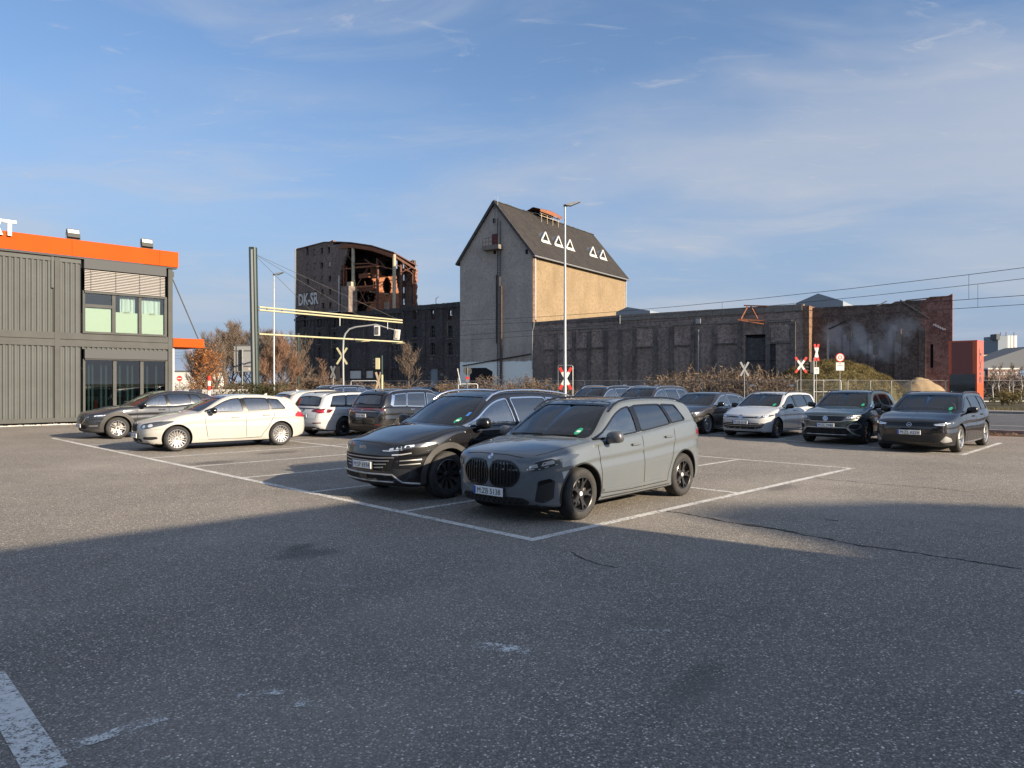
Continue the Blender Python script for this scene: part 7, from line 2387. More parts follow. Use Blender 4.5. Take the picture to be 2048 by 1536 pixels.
# ---- dark green mast with two height-warning beams
def gantry():
    b = at(512, HOR, 42.0); b.z = 0
    rt = empty('height_portal', b); tag(rt, 'leaning dark green mast with two ivory beams held by stay wires', 'mast')
    top = at(506, 495, 42.0)-b
    mb = MB()
    n = 2
    for i in range(1):
        mb.prism([(-.20,-.13),(-.13,-.2),(.13,-.2),(.20,-.13),(.2,.13),(.13,.2),(-.13,.2),(-.2,.13)], (1,0,0),(0,1,0),top, t0=0, t1=1)
    mb.build('mast', M['dgreen'], rt)
    mb = MB(); mb.prism([(-.055,-.215),(.055,-.215),(.055,-.195),(-.055,-.195)], (1,0,0),(0,1,0),top*.985, t0=.01, t1=1); mb.build('cable_channel', M['steel'], rt)
    d = Vector((.65,.76,0))
    for z0, z1, nm in ((at(520,620,42).z, None, 2), (at(520,668,42).z, None, 1)):
        a = Vector((.18,0,z0)); e = a + d*10.9; e.z = z0 - (.05 if nm == 2 else .0)
        offs = ((0,.0),(.0,.17)) if nm == 2 else ((0,0),)
        for _, dz in offs:
            mb = MB(); mb.tube([a+Vector((0,0,dz)), e+Vector((0,0,dz))], .055, 8); mb.build('beam', M['ivory'], rt, 60)
        for i in range(11):
            p = a.lerp(e,(i+.5)/11)+Vector((0,0,.08 if nm == 2 else 0)); mb = MB(); mb.obox(p,(.03,0,0),(0,.03,0),(0,0,.13 if nm==2 else .07)); mb.build('clamp', M['black'], rt)
    t = top*.965
    a = Vector((.18,0,at(520,620,42).z+.17))
    for f in (.33,.66,.96):
        mb = MB(); mb.tube([t, a+d*10.9*f], .012, 5); mb.build('stay_wire', M['contd'], rt)
    for f in (.52,.88):
        z = at(520,620,42).z
        mb = MB(); mb.tube([a+d*10.9*f-Vector((0,0,.17)), a+d*10.9*f-Vector((0,0,.75))], .02, 5); mb.build('hanger', M['galv'], rt)
    for f in (.70,.98):
        p = Vector((.18,0,at(520,668,42).z-.12))+d*10.9*f
        mb = MB(); mb.bar(p-Vector((.55,0,0)), p+Vector((.35,0,.05)), .06,.05); mb.build('warning_bar', M['ivory'], rt)
gantry()

# ---- crossbucks
def cross_sign(px, py, Y, label, w=.78, h=1.35, red=True, rz=0.0, frame=False, mat='white', pole=True, squeeze=1.0, depth=0.0, name='crossing_sign'):
    c = at(px, py, Y)
    rt = empty(name, (c.x, c.y, 0), rz); tag(rt, label, 'crossing sign')
    ang = math.atan2(h, w); L = math.hypot(w, h)/2*.93; bw = .155
    for sg in (1,-1):
        d = Vector((math.cos(ang)*sg*squeeze, 0, math.sin(ang))); nrm = Vector((d.z,0,-d.x)).normalized()
        y0 = -.03 if sg > 0 else -.012
        def blade(t0,t1,m,nm,yy):
            mb = MB(); a = Vector((0,yy,c.z))+d*(L*t0); b = Vector((0,yy,c.z))+d*(L*t1)
            mb.add([a-nrm*bw/2,b-nrm*bw/2,b+nrm*bw/2,a+nrm*bw/2]+[p+Vector((0,.014,0)) for p in (a-nrm*bw/2,b-nrm*bw/2,b+nrm*bw/2,a+nrm*bw/2)],[(0,1,2,3),(7,6,5,4),(0,4,5,1),(1,5,6,2),(2,6,7,3),(3,7,4,0)])
            mb.build(nm, M[m], rt)
        blade(-1 if not red else -.58, 1 if not red else .58, mat, 'blade', y0)
        if red:
            blade(-1,-.58,'red','blade_end',y0); blade(.58,1,'red','blade_end',y0)
    if pole: 
        mb = MB(); mb.tube([(0,.05,0),(0,.05,c.z+(h*.32 if not frame else h*.5))], .032, 8); mb.build('post', M['galv'], rt, 60)
    if frame:
        mb = MB(); W_, z0, z1 = w/2+.07, 0, c.z+h/2+.08
        for y in (.03,): mb.tube([(-W_,y,z0),(-W_,y,z1-.06),(-W_+.06,y,z1),(W_-.06,y,z1),(W_,y,z1-.06),(W_,y,z0)], .020, 7)
        mb.build('tube_frame', M['galv'], rt, 60)
    return rt
cross_sign(1131, 757, 40, 'red and white crossbuck in a tube frame below the tall street lamp', .68, 1.30, frame=True, pole=False)
cross_sign(1602, 730, 52, 'red and white crossbuck tilted wide left of the black crossing signal', .86, 1.20)
cross_sign(1633, 705, 52, 'narrow red and white crossbuck on a post above a white plate', .40, 1.30, squeeze=.75)
cross_sign(684, 712, 58, 'large ivory crossbuck seen from behind on the curved signal mast', .88, 1.42, red=False, mat='ivory', pole=False)
cross_sign(666, 744, 62, 'small grey crossbuck on its own post left of the signal mast', .50, 1.10, red=False, mat='galv', squeeze=.8)
cross_sign(757, 762, 55, 'weathered crossbuck leaning against the green striped signal post', .52, 1.45, red=False, mat='woodl', squeeze=.8)
r = cross_sign(1489, 738, 58, 'open wire crossbuck seen edge on beside the mound', .70, 1.20, red=False, mat='galv', squeeze=1.0)
def plate_under():
    c = at(1633,739,52)
    rt = empty('white_sign_plate', (c.x,c.y+.02,0)); tag(rt,'small white plate under the narrow crossbuck','sign')
    mb = MB(); mb.box(-.17,.17,-.05,-.035,c.z-.32,c.z+.16); mb.build('plate', M['white'], rt)
    mb = MB(); mb.bar((-.08,-.055,c.z-.02),(.09,-.055,c.z-.02),.03,.02); mb.bar((.0,-.055,c.z-.06),(.09,-.055,c.z-.02),.03,.02); mb.build('arrow', M['black'], rt)
    mb = MB(); mb.tube([(0,.03,0),(0,.03,c.z-.3)],.028,6); mb.build('post', M['galv'], rt)
    c = at(1618,735,53)
    rt = empty('crossing_signal', (c.x,c.y,0)); tag(rt,'black crossing signal head seen from the side by the mound','traffic light')
    mb = MB(); mb.add(*rounded_box(-.02,.30,-.15,.15,c.z-.42,c.z+.42,.04)); mb.build('housing', M['black'], rt)
    for z in (-.24,.0,.24):
        mb = MB(); mb.tube([(-.30,0,c.z+z),(0,0,c.z+z)],.11,10); mb.build('visor', M['black'], rt)
    mb = MB(); mb.tube([(.34,0,0),(.34,0,c.z+.7)],.05,8); mb.build('post', M['galv'], rt)
plate_under()

# ---- round zone sign
def round_sign(px, py, Y, r, label, kind):
    c = at(px, py, Y); rt = empty('round_sign', (c.x,c.y,0)); tag(rt, label, 'traffic sign')
    mb = MB(); mb.tube([(0,.03,0),(0,.03,c.z+r*.7)],.03,7); mb.build('post', M['galv'], rt)
    mb = MB(); mb.lathe([(0,-.0),(r,-.0),(r,.012),(0,.012)],28,'y',o=(0,-.01,c.z)); mb.build('disc', M['red'], rt)
    if kind == 'noentry':
        mb = MB(); mb.box(-r*.72,r*.72,-.018,-.012,c.z-r*.17,c.z+r*.17); mb.build('bar', M['white'], rt)
    else:
        mb = MB(); mb.lathe([(0,-.016),(r*.80,-.016),(r*.80,-.011),(0,-.011)],28,'y',o=(0,0,c.z)); mb.build('field', M['white'], rt)
        mb = MB(); mb.lathe([(r*.30,-.019),(r*.48,-.019),(r*.48,-.0165),(r*.30,-.0165)],20,'y',o=(0,0,c.z),closed=True); mb.build('symbol', M['red'], rt)
        mb = MB(); mb.box(-r*.95,r*.95,-.02,-.006,c.z-r*3.0,c.z-r*1.15); mb.build('lower_plate', M['white'], rt)
        mb = MB(); mb.box(-r*.35,r*.3,-.024,-.021,c.z-r*1.55,c.z-r*1.4); mb.box(-r*.7,r*.7,-.024,-.021,c.z-r*1.95,c.z-r*1.85); mb.build('lettering', M['black'], rt)
round_sign(1680, 715, 50, .30, 'round white sign with red rim above a text plate before the mound', 'zone')
round_sign(359, 757, 52, .20, 'small red no entry sign beside the container office', 'noentry')

# ---- signal mast with curved arm
def signal_mast():
    Y = 58; b = at(687,HOR,Y); rt = empty('signal_mast', (b.x,b.y,0)); tag(rt,'grey signal mast with a curved arm carrying two white rimmed lights','traffic light')
    def P(px,py): q = at(px,py,Y); return (q.x-b.x,0,q.z)
    mb = MB(); mb.tube([(0,0,0),P(686,700),P(687,678),P(691,667),P(699,658),P(712,654),P(730,652),P(752,649),P(775,656),P(797,662)], [.085,.08,.075,.072,.07,.065,.06,.055,.045,.04], 10); mb.build('pole', M['steel'], rt, 60)
    for px,py,ml,rot in ((754,661,'wood',0),(794,669,'winbright',.12)):
        p = P(px,py); e = empty('signal_head', p, 0, rt); e.rotation_euler = (0,rot,0)
        mb = MB(); mb.add(*rounded_box(-.24,.24,-.03,.03,-.42,.40,.025)); mb.build('back_board', M['white'], e)
        mb = MB(); mb.add(*rounded_box(-.13,.13,-.10,-.02,-.32,.30,.02)); mb.build('lamp_box', M[ml], e)
    mb = MB(); p = P(684,745); mb.box(-.62,-.32,-.1,.1,p[2]-.7,p[2]+.5); mb.build('control_box', M['black'], rt)
    b2 = at(764,HOR,55); rt = empty('signal_post',(b2.x,b2.y,0)); tag(rt,'ivory traffic light on a green striped post behind the parked cars','traffic light')
    z1 = at(764,711,55).z
    mb = MB(); mb.tube([(0,0,0),(0,0,z1*.62)],.09,8); mb.build('post', M['ivory'], rt)
    mb = MB(); mb.tube([(0,0,z1*.62),(0,0,z1)],.075,8); mb.build('upper_post', M['dgreen'], rt)
    z = at(755,727,55).z
    mb = MB(); mb.add(*rounded_box(-.50,-.16,-.12,.12,z-.45,z+.42,.04)); mb.build('housing', M['ivory'], rt)
    for dz in (-.26,.0,.26):
        mb = MB(); mb.tube([(-.5,0,z+dz),(-.68,0,z+dz)],.10,8); mb.build('visor', M['black'], rt)
    for dz in (.35,-.4):
        mb = MB(); mb.bar((-.2,0,z+dz),(0,0,z+dz),.04); mb.build('bracket', M['black'], rt)
signal_mast()

# ---- back of a direction board, bollard, low wall, far shed
def left_bits():
    Y = 46; c = at(488,716,Y); rt = empty('direction_board',(c.x,c.y,0)); tag(rt,'grey back of a large direction board on two posts left of the mast','traffic sign')
    x0 = at(468,HOR,Y).x-c.x; x1 = at(512,HOR,Y).x-c.x; z0 = at(0,744,Y).z; z1 = at(0,690,Y).z
    mb = MB(); mb.box(x0,x1,0,.03,z0,z1); mb.build('board', M['steel'], rt)
    mb = MB()
    for z in (z0+.02,z0+.38,z1-.35,z1-.02): mb.box(x0,x1,-.05,-.003,z-.025,z+.025)
    mb.box(x0,x0+.04,-.05,-.003,z0,z1); mb.box(x0+.17,x0+.21,-.05,-.003,z0,z1); mb.build('stiffeners', M['galv'], rt)
    for px in (486,):
        x = at(px,HOR,Y).x-c.x; mb = MB(); mb.tube([(x,-.10,0),(x,-.10,z1-.28)],.045,8); mb.build('post', M['galv'], rt)
    x = at(481,HOR,Y).x-c.x; mb = MB(); mb.box(x-.06,x+.06,-.07,-.052,z0+.1,z1-.3); mb.build('post', M['black'], rt)
    mb = MB(); mb.box(.28,.40,-.008,-.003,z0+.12,z0+.27); mb.build('sticker', M['winbright'], rt)
    Y = 40; c = at(418,HOR,Y); rt = empty('striped_bollard',(c.x,c.y,0)); tag(rt,'red and white striped post beyond the dark crossover','bollard')
    zt = at(0,752,Y).z
    for i in range(8):
        mb = MB(); mb.tube([(0,0,zt*i/8),(0,0,zt*(i+1)/8)],.085,10); mb.build('band', M['red' if i%2 else 'white'], rt)
    # low patterned wall
    a = at(340,HOR,48); b = at(495,HOR,52)
    rt = empty('low_wall',(a.x,a.y,0)); rt.rotation_euler = (0,0,math.atan2(b.y-a.y,b.x-a.x)); tag(rt,'low grey block wall below the bare trees at the left','wall')
    L = (b-a).length
    k = 0; x = 0
    while x < L-.1:
        for r in range(3):
            mb = MB(); o = .2 if r%2 else 0
            mb.add(*rounded_box(x+o,x+o+.38,-.1,.1,.78+r*.19,.78+r*.19+.17,.02,1))
            mb.build('block', M['kerb'], rt)
        x += .42
    mb = MB(); mb.box(0,L,-.08,.08,0,.78); mb.build('wall_base', M['concrete'], rt)
    c = at(375,HOR,180); rt = empty('white_shed',(c.x,c.y,0)); tag(rt,'far white shed glimpsed behind the brown leaved tree','building')
    mb = MB(); mb.box(-6,6,0,8,0,4.6); mb.build('wall', M['offw'], rt); mb = MB(); mb.box(-6.2,6.2,-.2,8.2,4.6,4.9); mb.build('roof', M['farroof'], rt)
    c = at(597,HOR,74); rt = empty('catenary_mast',(c.x,c.y,0)); tag(rt,'slim dark tramway mast at the left corner of the burnt block','mast')
    mb = MB(); mb.tube([(0,0,0),(0,0,6.9)],.13,8); mb.build('mast', M['dgreen'], rt)
    mb = MB(); mb.bar((0,0,6.0),(.6,0,6.0),.05); mb.bar((0,0,5.3),(.6,0,5.3),.05); mb.build('bracket', M['dgreen'], rt)
left_bits()

# ---- orange pylon with screen
def pylon():
    Y = 24.6; c = at(1932,HOR,Y); rt = empty('advertising_pylon',(c.x,c.y,0), R(-45)); tag(rt,'orange advertising pylon with a black screen behind the black estate car','sign')
    H = at(0,684,Y).z
    hw, hd = .42, .44
    mb = MB(); mb.box(-hw,hw,-hd,hd,0,H); mb.build('body', M['orange2'], rt)
    mb = MB(); mb.box(-hw+.10,hw-.14,-hd-.02,-hd-.002,2.10,H-.02); mb.build('face_panel', M['pylon_red'], rt)
    mb = MB(); mb.box(-hw+.04,hw-.05,-hd-.03,-hd-.002,.9,2.08); mb.build('screen', M['screen'], rt)
    mb = MB(); mb.box(-hw-.01,hw+.01,-hd-.012,hd+.01,H,H+.03); mb.build('cap', M['orange2'], rt)
    e = empty('side_lettering',(hw,0,2.35),R(90),rt); e.rotation_euler = (R(0),0,R(90))
    o = txt('SIXT', .42, M['wood'], e, Vector((0,0,0)), 'S', width=1.15, depth=.006, bold=.02)
    o.rotation_euler = (0,R(-90),0)
pylon()

# ---- tram wires
def wires():
    spans = [((20.3,32.0),5.5,6.40,'near pair'),((22.9,35.4),5.5,6.45,'far pair')]
    for (p,zc,zm,nm) in spans:
        P = Vector((p[0],p[1],0)); 
        d = V.copy()
        rt = empty('tram_wire', P); tag(rt, 'overhead tram contact wire with carrier cable, %s above the road' % nm, 'overhead wire', 'tram wires over the road')
        mb = MB(); mb.tube([d*-30+Vector((0,0,zc)), d*105+Vector((0,0,zc))], .013, 5); mb.build('contact_wire', M['black'], rt)
        pts = []
        for i in range(28):
            t = -30+5*i
            ph = ((t+6) % 45)/45
            pts.append(d*t+Vector((0,0,zm+.55*((2*ph-1)**2)-.1)))
        mb = MB(); mb.tube(pts, .013, 5); mb.build('carrier_cable', M['black'], rt)
        for t in range(-24,105,12):
            ph = ((t+6) % 45)/45
            mb = MB(); mb.tube([d*t+Vector((0,0,zc)), d*t+Vector((0,0,zm+.55*((2*ph-1)**2)-.1))], .009, 4); mb.build('dropper', M['black'], rt)
wires()

# ---- mesh fence panels
def fence():
    mb = MB(); W_ = 3.42; H = 2.0
    mb.tube([(0,0,.12),(0,0,H-.1),(.1,0,H),(W_-.1,0,H),(W_,0,H-.1),(W_,0,.12)], .021, 6)
    mb.tube([(0,0,.16),(W_,0,.16)], .018, 6)
    fr = mb.mesh('frame'); shade(fr, 60)
    mb = MB()
    for i in range(1,30):
        x = W_*i/30; mb.tube([(x,0,.16),(x,0,H-.02)], .0035, 4, cap=False)
    for z in (.5,.9,1.3,1.7): mb.tube([(0,0,z),(W_,0,z)], .0035, 4, cap=False)
    ms = mb.mesh('mesh')
    mb = MB(); mb.add(*rounded_box(-.36,.36,-.11,.11,0,.14,.02,1)); ft = mb.mesh('foot')
    mb = MB(); mb.box(.0,.34,-.03,-.02,1.55,1.66); tg = mb.mesh('tag_plate')
    def nth(k): return '%d%s' % (k, 'th' if 10 < k % 100 < 14 else {1:'st',2:'nd',3:'rd'}.get(k % 10, 'th'))
    cnt = {}
    def panel(p, rz, tagp, label, grp):
        cnt[grp] = cnt.get(grp, 0)+1
        label = 'galvanised mesh fence panel, %s from the left in the row %s' % (nth(cnt[grp]), label)
        rt = empty('fence_panel', p, rz); tag(rt, label, 'fence', grp)
        link('frame', fr, M['galv'], rt); link('wire_mesh', ms, M['galv'], rt)
        f = link('foot', ft, M['concrete'], rt)
        if tagp:
            o = link('tag_plate', tg, M['offw'], rt); o.location = (.12,0,0)
            o = link('tag_plate', tg, M['offw'], rt); o.location = (W_-.46,0,0)
    x0 = FP(560,HOR,-21.9)[0]
    L1 = 'before the mill'
    i = 0; x = x0
    xe = FP(1590,HOR,-21.9)[0]
    while x < xe:
        panel(MP(x,-21.9), MRZ, i % 3 == 1, L1, 'fence panels before the mill'); x += 3.5; i += 1
    p = MP(x,-21.9); q = gp(1798,808)
    L2 = 'below the mound'
    d = (q-p); n = int(d.length/3.5); d.normalize()
    for k in range(n+1): panel(p+d*3.5*k, math.atan2(d.y,d.x), False, L2, 'fence panels below the mound')
    p = p+d*3.5*(n+1); d = Vector((.98,.2,0)).normalized()
    for k in range(6): panel(p+d*3.5*k, math.atan2(d.y,d.x), False, L2, 'fence panels below the mound')
    # barrier hoops
    for px,Y,w,label in ((1655,56,2.1,'white tube barrier standing right of the crossbuck by the fence'),(728,72,2.6,'white tube gate frame in the fence line behind the cars'),(936,60,1.6,'low white tube barrier in front of the silo gate')):
        c = at(px,HOR,Y); rt = empty('tube_barrier',(c.x,c.y,0)); tag(rt,label,'barrier')
        h = 2.0 if px != 936 else 1.7
        mb = MB(); mb.tube([(-w/2,0,0),(-w/2,0,h-.1),(-w/2+.1,0,h),(w/2-.1,0,h),(w/2,0,h-.1),(w/2,0,0)], .035, 7); mb.build('tube', M['white'], rt, 60)
        mb = MB(); mb.tube([(-w/2,0,h*.55),(w/2,0,h*.55)], .025, 6); mb.build('cross_tube', M['white'], rt, 60)
fence()
def hex_sign():
    c = at(935,742,60); rt = empty('stop_sign',(c.x,c.y,0)); tag(rt,'dark back of an octagonal sign with a red plate before the silo','traffic sign')
    r = .38
    mb = MB(); mb.prism([(r*math.cos(R(22.5+45*k)), c.z+r*math.sin(R(22.5+45*k))) for k in range(8)],(1,0,0),(0,0,1),(0,1,0),t0=-.02,t1=.0); mb.build('plate', M['contd'], rt)
    mb = MB(); mb.tube([(0,-.05,0),(0,-.05,c.z+.3)],.035,7); mb.build('post', M['galv'], rt)
    z = at(935,756,60).z
    mb = MB(); mb.box(-.15,.15,-.1,-.09,z-.1,z+.1); mb.build('red_plate', M['red'], rt)
    mb = MB(); mb.box(-.13,.13,-.1,-.09,z-.32,z-.12); mb.build('grey_plate', M['galv'], rt)
    c = at(918,755,61); rt = empty('leaning_barrier_arm',(c.x,c.y,0)); tag(rt,'raised white barrier arm left of the octagonal sign','barrier')
    mb = MB(); mb.bar((-.05,0,0),(-.05,0,2.2),.10); mb.build('post', M['galv'], rt)
    mb = MB(); mb.bar((.15,0,1.6),(-.12,0,3.0),.07); mb.build('arm', M['white'], rt)
hex_sign()
# ================================================================== vegetation, mound, sand
def branch(rnd, mb, p, d, r, l, depth, tips, bend=.25, up=.12, sides=5):
    """tapered curved limb; collects tips for twigs"""
    pts = [p]; rs = [r]
    q = p.copy(); dd = d.copy()
    n = 4
    for i in range(n):
        dd = (dd + Vector((rnd.uniform(-bend,bend), rnd.uniform(-bend,bend), rnd.uniform(-bend*.5,bend)+up))).normalized()
        q = q + dd*(l/n); pts.append(q.copy()); rs.append(r*(1-.75*(i+1)/n))
    mb.tube(pts, rs, sides, cap=False)
    tips.append((pts, dd, l))
    if depth > 0:
        for k in range(rnd.choice((3,4,4,5))):
            t = rnd.uniform(.3,1.0); i = min(n-1, int(t*n))
            s = pts[i].lerp(pts[i+1], t*n-i)
            ax = Vector((rnd.uniform(-1,1), rnd.uniform(-1,1), rnd.uniform(-.1,.9))).normalized()
            nd = (dd*.7+ax*.9).normalized()
            branch(rnd, mb, s, nd, r*.45*(1-.4*t), l*rnd.uniform(.5,.72), depth-1, tips, bend, up, max(3,sides-1))
def twig_fan(rnd, mb, pts, dd, l, n, length, w, up=.25):
    for k in range(n):
        t = rnd.uniform(.15,1.0)*(len(pts)-1); i = min(len(pts)-2, int(t))
        s = pts[i].lerp(pts[i+1], t-i)
        d = (dd*.6 + Vector((rnd.uniform(-1,1), rnd.uniform(-1,1), rnd.uniform(-.35,1)+up))).normalized()
        L = length*rnd.uniform(.5,1.2)
        side = d.cross(Vector((rnd.uniform(-1,1),rnd.uniform(-1,1),rnd.uniform(-1,1)))).normalized()*w
        m = s + d*L*.55 + Vector((rnd.uniform(-.1,.1),rnd.uniform(-.1,.1),rnd.uniform(-.05,.1)))*L
        e = m + (d+Vector((rnd.uniform(-.4,.4),rnd.uniform(-.4,.4),rnd.uniform(-.1,.4)))).normalized()*L*.5
        mb.add([s-side,s+side,m+side*.7,m-side*.7,e],[(0,1,2,3),(3,2,4)])
PLANTS = {}
def bare_tree(name, loc, h, spread, seed, label, group=None, trunk='bark', twig='twig', limbs=9, depth=2, tw=7, tl=.9, twd=.013, trunk_r=.16, base=.25):
    rnd = random.Random(seed)
    mbt = MB(); tips = []
    P = [Vector((0,0,0))]
    rr = [trunk_r]
    top = h*.75
    for i in range(5):
        P.append(Vector((rnd.uniform(-.12,.12)*(i+1)*.5, rnd.uniform(-.12,.12)*(i+1)*.5, top*(i+1)/5))); rr.append(trunk_r*(1-.8*(i+1)/5))
    mbt.tube(P, rr, 7)
    for k in range(limbs):
        z = base + (.95-base)*k/limbs
        i = min(4, int(z*5)); s = P[i].lerp(P[i+1], z*5-i)
        a = k*2.4+rnd.uniform(-.5,.5)
        el = .35+.9*z
        d = Vector((math.cos(a)*math.cos(el), math.sin(a)*math.cos(el), math.sin(el)))
        branch(rnd, mbt, s, d, trunk_r*.5*(1.1-z), spread*(1.05-.55*z)*rnd.uniform(.8,1.1), depth, tips)
    tips.append((P[3:], Vector((0,0,1)), h*.3))
    mbc = MB()
    for pts, dd, l in tips: twig_fan(rnd, mbc, pts, dd, l, tw, tl*min(1, .35+l*.4), twd)
    rt = empty(name, loc); tag(rt, label, 'tree', group)
    mbt.build('trunk', M[trunk], rt, 60, fix=False); mbc.build('crown', M[twig], rt, fix=False)
    return rt
def shrub(name, loc, w, h, seed, label, group, mat='bramble', n=60, tw=16, twd=.014, key=None):
    key = key or seed
    if key not in PLANTS:
        rnd = random.Random(seed); mbs = MB(); mbc = MB()
        for k in range(n):
            a = rnd.uniform(0,6.28); r0 = rnd.uniform(0,.30)
            p = Vector((math.cos(a)*r0, math.sin(a)*r0*.6, 0)); lean = rnd.uniform(.1,1.5)
            d = Vector((math.cos(a)*lean, math.sin(a)*lean*.7, 1.0)).normalized()
            pts = [p]; L = rnd.uniform(.5,1.05)
            q = p.copy()
            for i in range(4):
                d = (d+Vector((rnd.uniform(-.45,.45),rnd.uniform(-.45,.45),-.20*lean))).normalized()
                q = q+d*L/4; q.z = max(.03,q.z); pts.append(q.copy())
            mbs.tube(pts,[.009,.007,.006,.005,.003],3,cap=False)
            twig_fan(rnd, mbc, pts, d*.2, L, tw, .17, twd*.5, -.15)
        PLANTS[key] = (mbs.mesh('stems',False), mbc.mesh('twigs',False))
    a, b = PLANTS[key]
    rt = empty(name, loc, random.Random(seed+int(loc[0]*10)).uniform(0,6)); tag(rt, label, 'shrub', group)
    for nm, me in (('stems', a), ('twigs', b)):
        o = link(nm, me, M[mat], rt)
    rt.scale = (w, w, h)
    return rt
def leafy(name, loc, rx, ry, h, seed, label, cat, mat, n, size, group=None, trunk=None, z0=.0, blobs=14):
    rnd = random.Random(seed); mb = MB()
    bl = []
    for k in range(blobs):
        a = rnd.uniform(0,6.28); r = rnd.uniform(0,.75)
        bl.append((Vector((math.cos(a)*r*rx, math.sin(a)*r*ry, z0+(h-z0)*rnd.uniform(.25,.85))), rnd.uniform(.12,.42)))
    for i in range(n):
        c, s = rnd.choice(bl)
        d = Vector((rnd.gauss(0,1),rnd.gauss(0,1),rnd.gauss(0,1))).normalized()*rnd.uniform(.5,1.05)
        p = c + Vector((d.x*rx*s, d.y*ry*s, d.z*(h-z0)*s*.8))
        if p.z < .05: continue
        a = Vector((rnd.uniform(-1,1),rnd.uniform(-1,1),rnd.uniform(-1,1))).normalized(); b = a.cross(Vector((rnd.uniform(-1,1),rnd.uniform(-1,1),1))).normalized()
        sz = size*rnd.uniform(.6,1.3)
        mb.add([p-a*sz, p+b*sz*.5, p+a*sz, p-b*sz*.5],[(0,1,2,3)])
    rt = empty(name, loc); tag(rt, label, cat, group)
    mb.build('foliage' if cat != 'tree' else 'crown', M[mat], rt, fix=False)
    mbt = MB(); tips = []
    if trunk:
        mbt.tube([(0,0,0),(.05,0,h*.35),(0,.05,h*.7)],[.13,.09,.03],6)
        for k in range(9):
            a = k*2.4; branch(rnd, mbt, Vector((0,0,h*(.22+.05*k))), Vector((math.cos(a),math.sin(a),.5)).normalized(), .045, rx*.9, 1, tips)
        mbt.build('trunk', M['bark'], rt, 60, fix=False)
    else:
        for k in range(10):
            a = k*2.4; branch(rnd, mbt, Vector((math.cos(a)*rx*.3,math.sin(a)*ry*.3,0)), Vector((math.cos(a)*.4,math.sin(a)*.4,1)).normalized(), .03, h*.7, 1, tips)
        mbt.build('stems', M['bark'], rt, 60, fix=False)
    return rt
def plants():
    G0 = lambda px, Y: (at(px,HOR,Y).x, Y, 0)
    # bare trees at the left
    bare_tree('bare_tree', G0(432,66), 6.9, 1.7, 11, 'slender bare tree rising highest behind the brown leaved oak', 'bare trees at the left', depth=1, tw=10, limbs=9)
    bare_tree('bare_tree', G0(452,72), 7.2, 3.0, 12, 'bare tree with a thick dark trunk left of the direction board', 'bare trees at the left', trunk_r=.30, tw=16, depth=2, limbs=12)
    bare_tree('bare_tree', G0(484,78), 8.0, 3.2, 13, 'broad bare tree directly behind the direction board', 'bare trees at the left', tw=18, depth=2, limbs=13)
    bare_tree('bare_tree', G0(530,76), 7.2, 3.0, 14, 'bare grey brown tree just right of the dark green mast', 'bare trees at the left', tw=18, limbs=13)
    bare_tree('bare_tree', G0(562,70), 5.6, 2.8, 15, 'reddish bare tree behind the slimmer street lamp', 'bare trees at the left', twig='twig2', tw=18, limbs=13, base=.1)
    for i,(px,Y,hh) in enumerate(((412,82,6.0),(466,88,8.2),(508,86,8.0),(546,84,7.0),(582,78,5.0))):
        bare_tree('bare_tree', G0(px,Y), hh, 3.4, 70+i, 'hazy bare tree in the back row, %s from the left' % ['first','second','third','fourth','fifth'][i], 'bare trees at the left', tw=16, limbs=13, twd=.015, base=.08)
    bare_tree('bare_tree', G0(400,74), 4.6, 2.6, 16, 'low dark bare tree behind the brown leaved oak', 'bare trees at the left', tw=15, base=.1)
    bare_tree('bare_tree', G0(645,73), 5.2, 1.0, 17, 'narrow reddish bare tree before the burnt block', None, twig='twig2', limbs=16, depth=1, tw=7, tl=.7, base=.1)
    bare_tree('bare_tree', G0(818,84), 6.8, 2.4, 18, 'grey bare tree standing before the burnt annex', None, tw=6, limbs=10)
    leafy('oak_tree', G0(411,60), 1.9, 1.5, 4.9, 21, 'young oak still holding its brown leaves behind the office', 'tree', 'oakleaf', 2600, .085, trunk=True, z0=.7, blobs=34)
    leafy('evergreen_bush', G0(515,37), 2.1, 1.2, 1.75, 22, 'low dark evergreen bush at the foot of the green mast', 'shrub', 'ever', 5200, .055, blobs=26)
    leafy('evergreen_bush', G0(566,38), 1.2, 1.0, 1.45, 23, 'low dark evergreen bush under the slimmer street lamp', 'shrub', 'ever', 3200, .055, blobs=18)
    # thickets: individual bushes behind the fence
    rnd = random.Random(33)
    spec = []
    for px in range(590, 905, 15): spec.append((px+rnd.uniform(-5,5), rnd.uniform(75,84), rnd.uniform(2.4,3.4), rnd.uniform(1.5,2.6), 'dry brown bush in the thicket before the burnt mill', 'bushes before the burnt mill'))
    for px in range(372,585,17): spec.append((px, rnd.uniform(66,72), 3.0, rnd.uniform(1.3,2.3), 'dark low bush under the bare trees', 'bushes under the bare trees'))
    for px in (585,600,615,628,640): spec.append((px, rnd.uniform(76,80), 3.0, rnd.uniform(2.6,3.2), 'dry brown bush in the thicket before the burnt mill', 'bushes before the burnt mill'))
    for px in (902,930,975,998,1022,1050,1066,1082,1098,1115): spec.append((px+rnd.uniform(-4,4), rnd.uniform(68,76), rnd.uniform(2.4,3.2), rnd.uniform(1.9,3.0) if px > 960 else 2.2, 'dry brown bush at the foot of the silo', 'bushes at the foot of the silo'))
    for px in (1340,1358,1375,1392,1410,1428,1446,1462,1478,1330): spec.append((px+rnd.uniform(-4,4), rnd.uniform(60,66), rnd.uniform(2.2,3.0), rnd.uniform(2.6,3.6), 'dry bramble bush heaped against the long brick hall', 'brambles against the brick hall'))
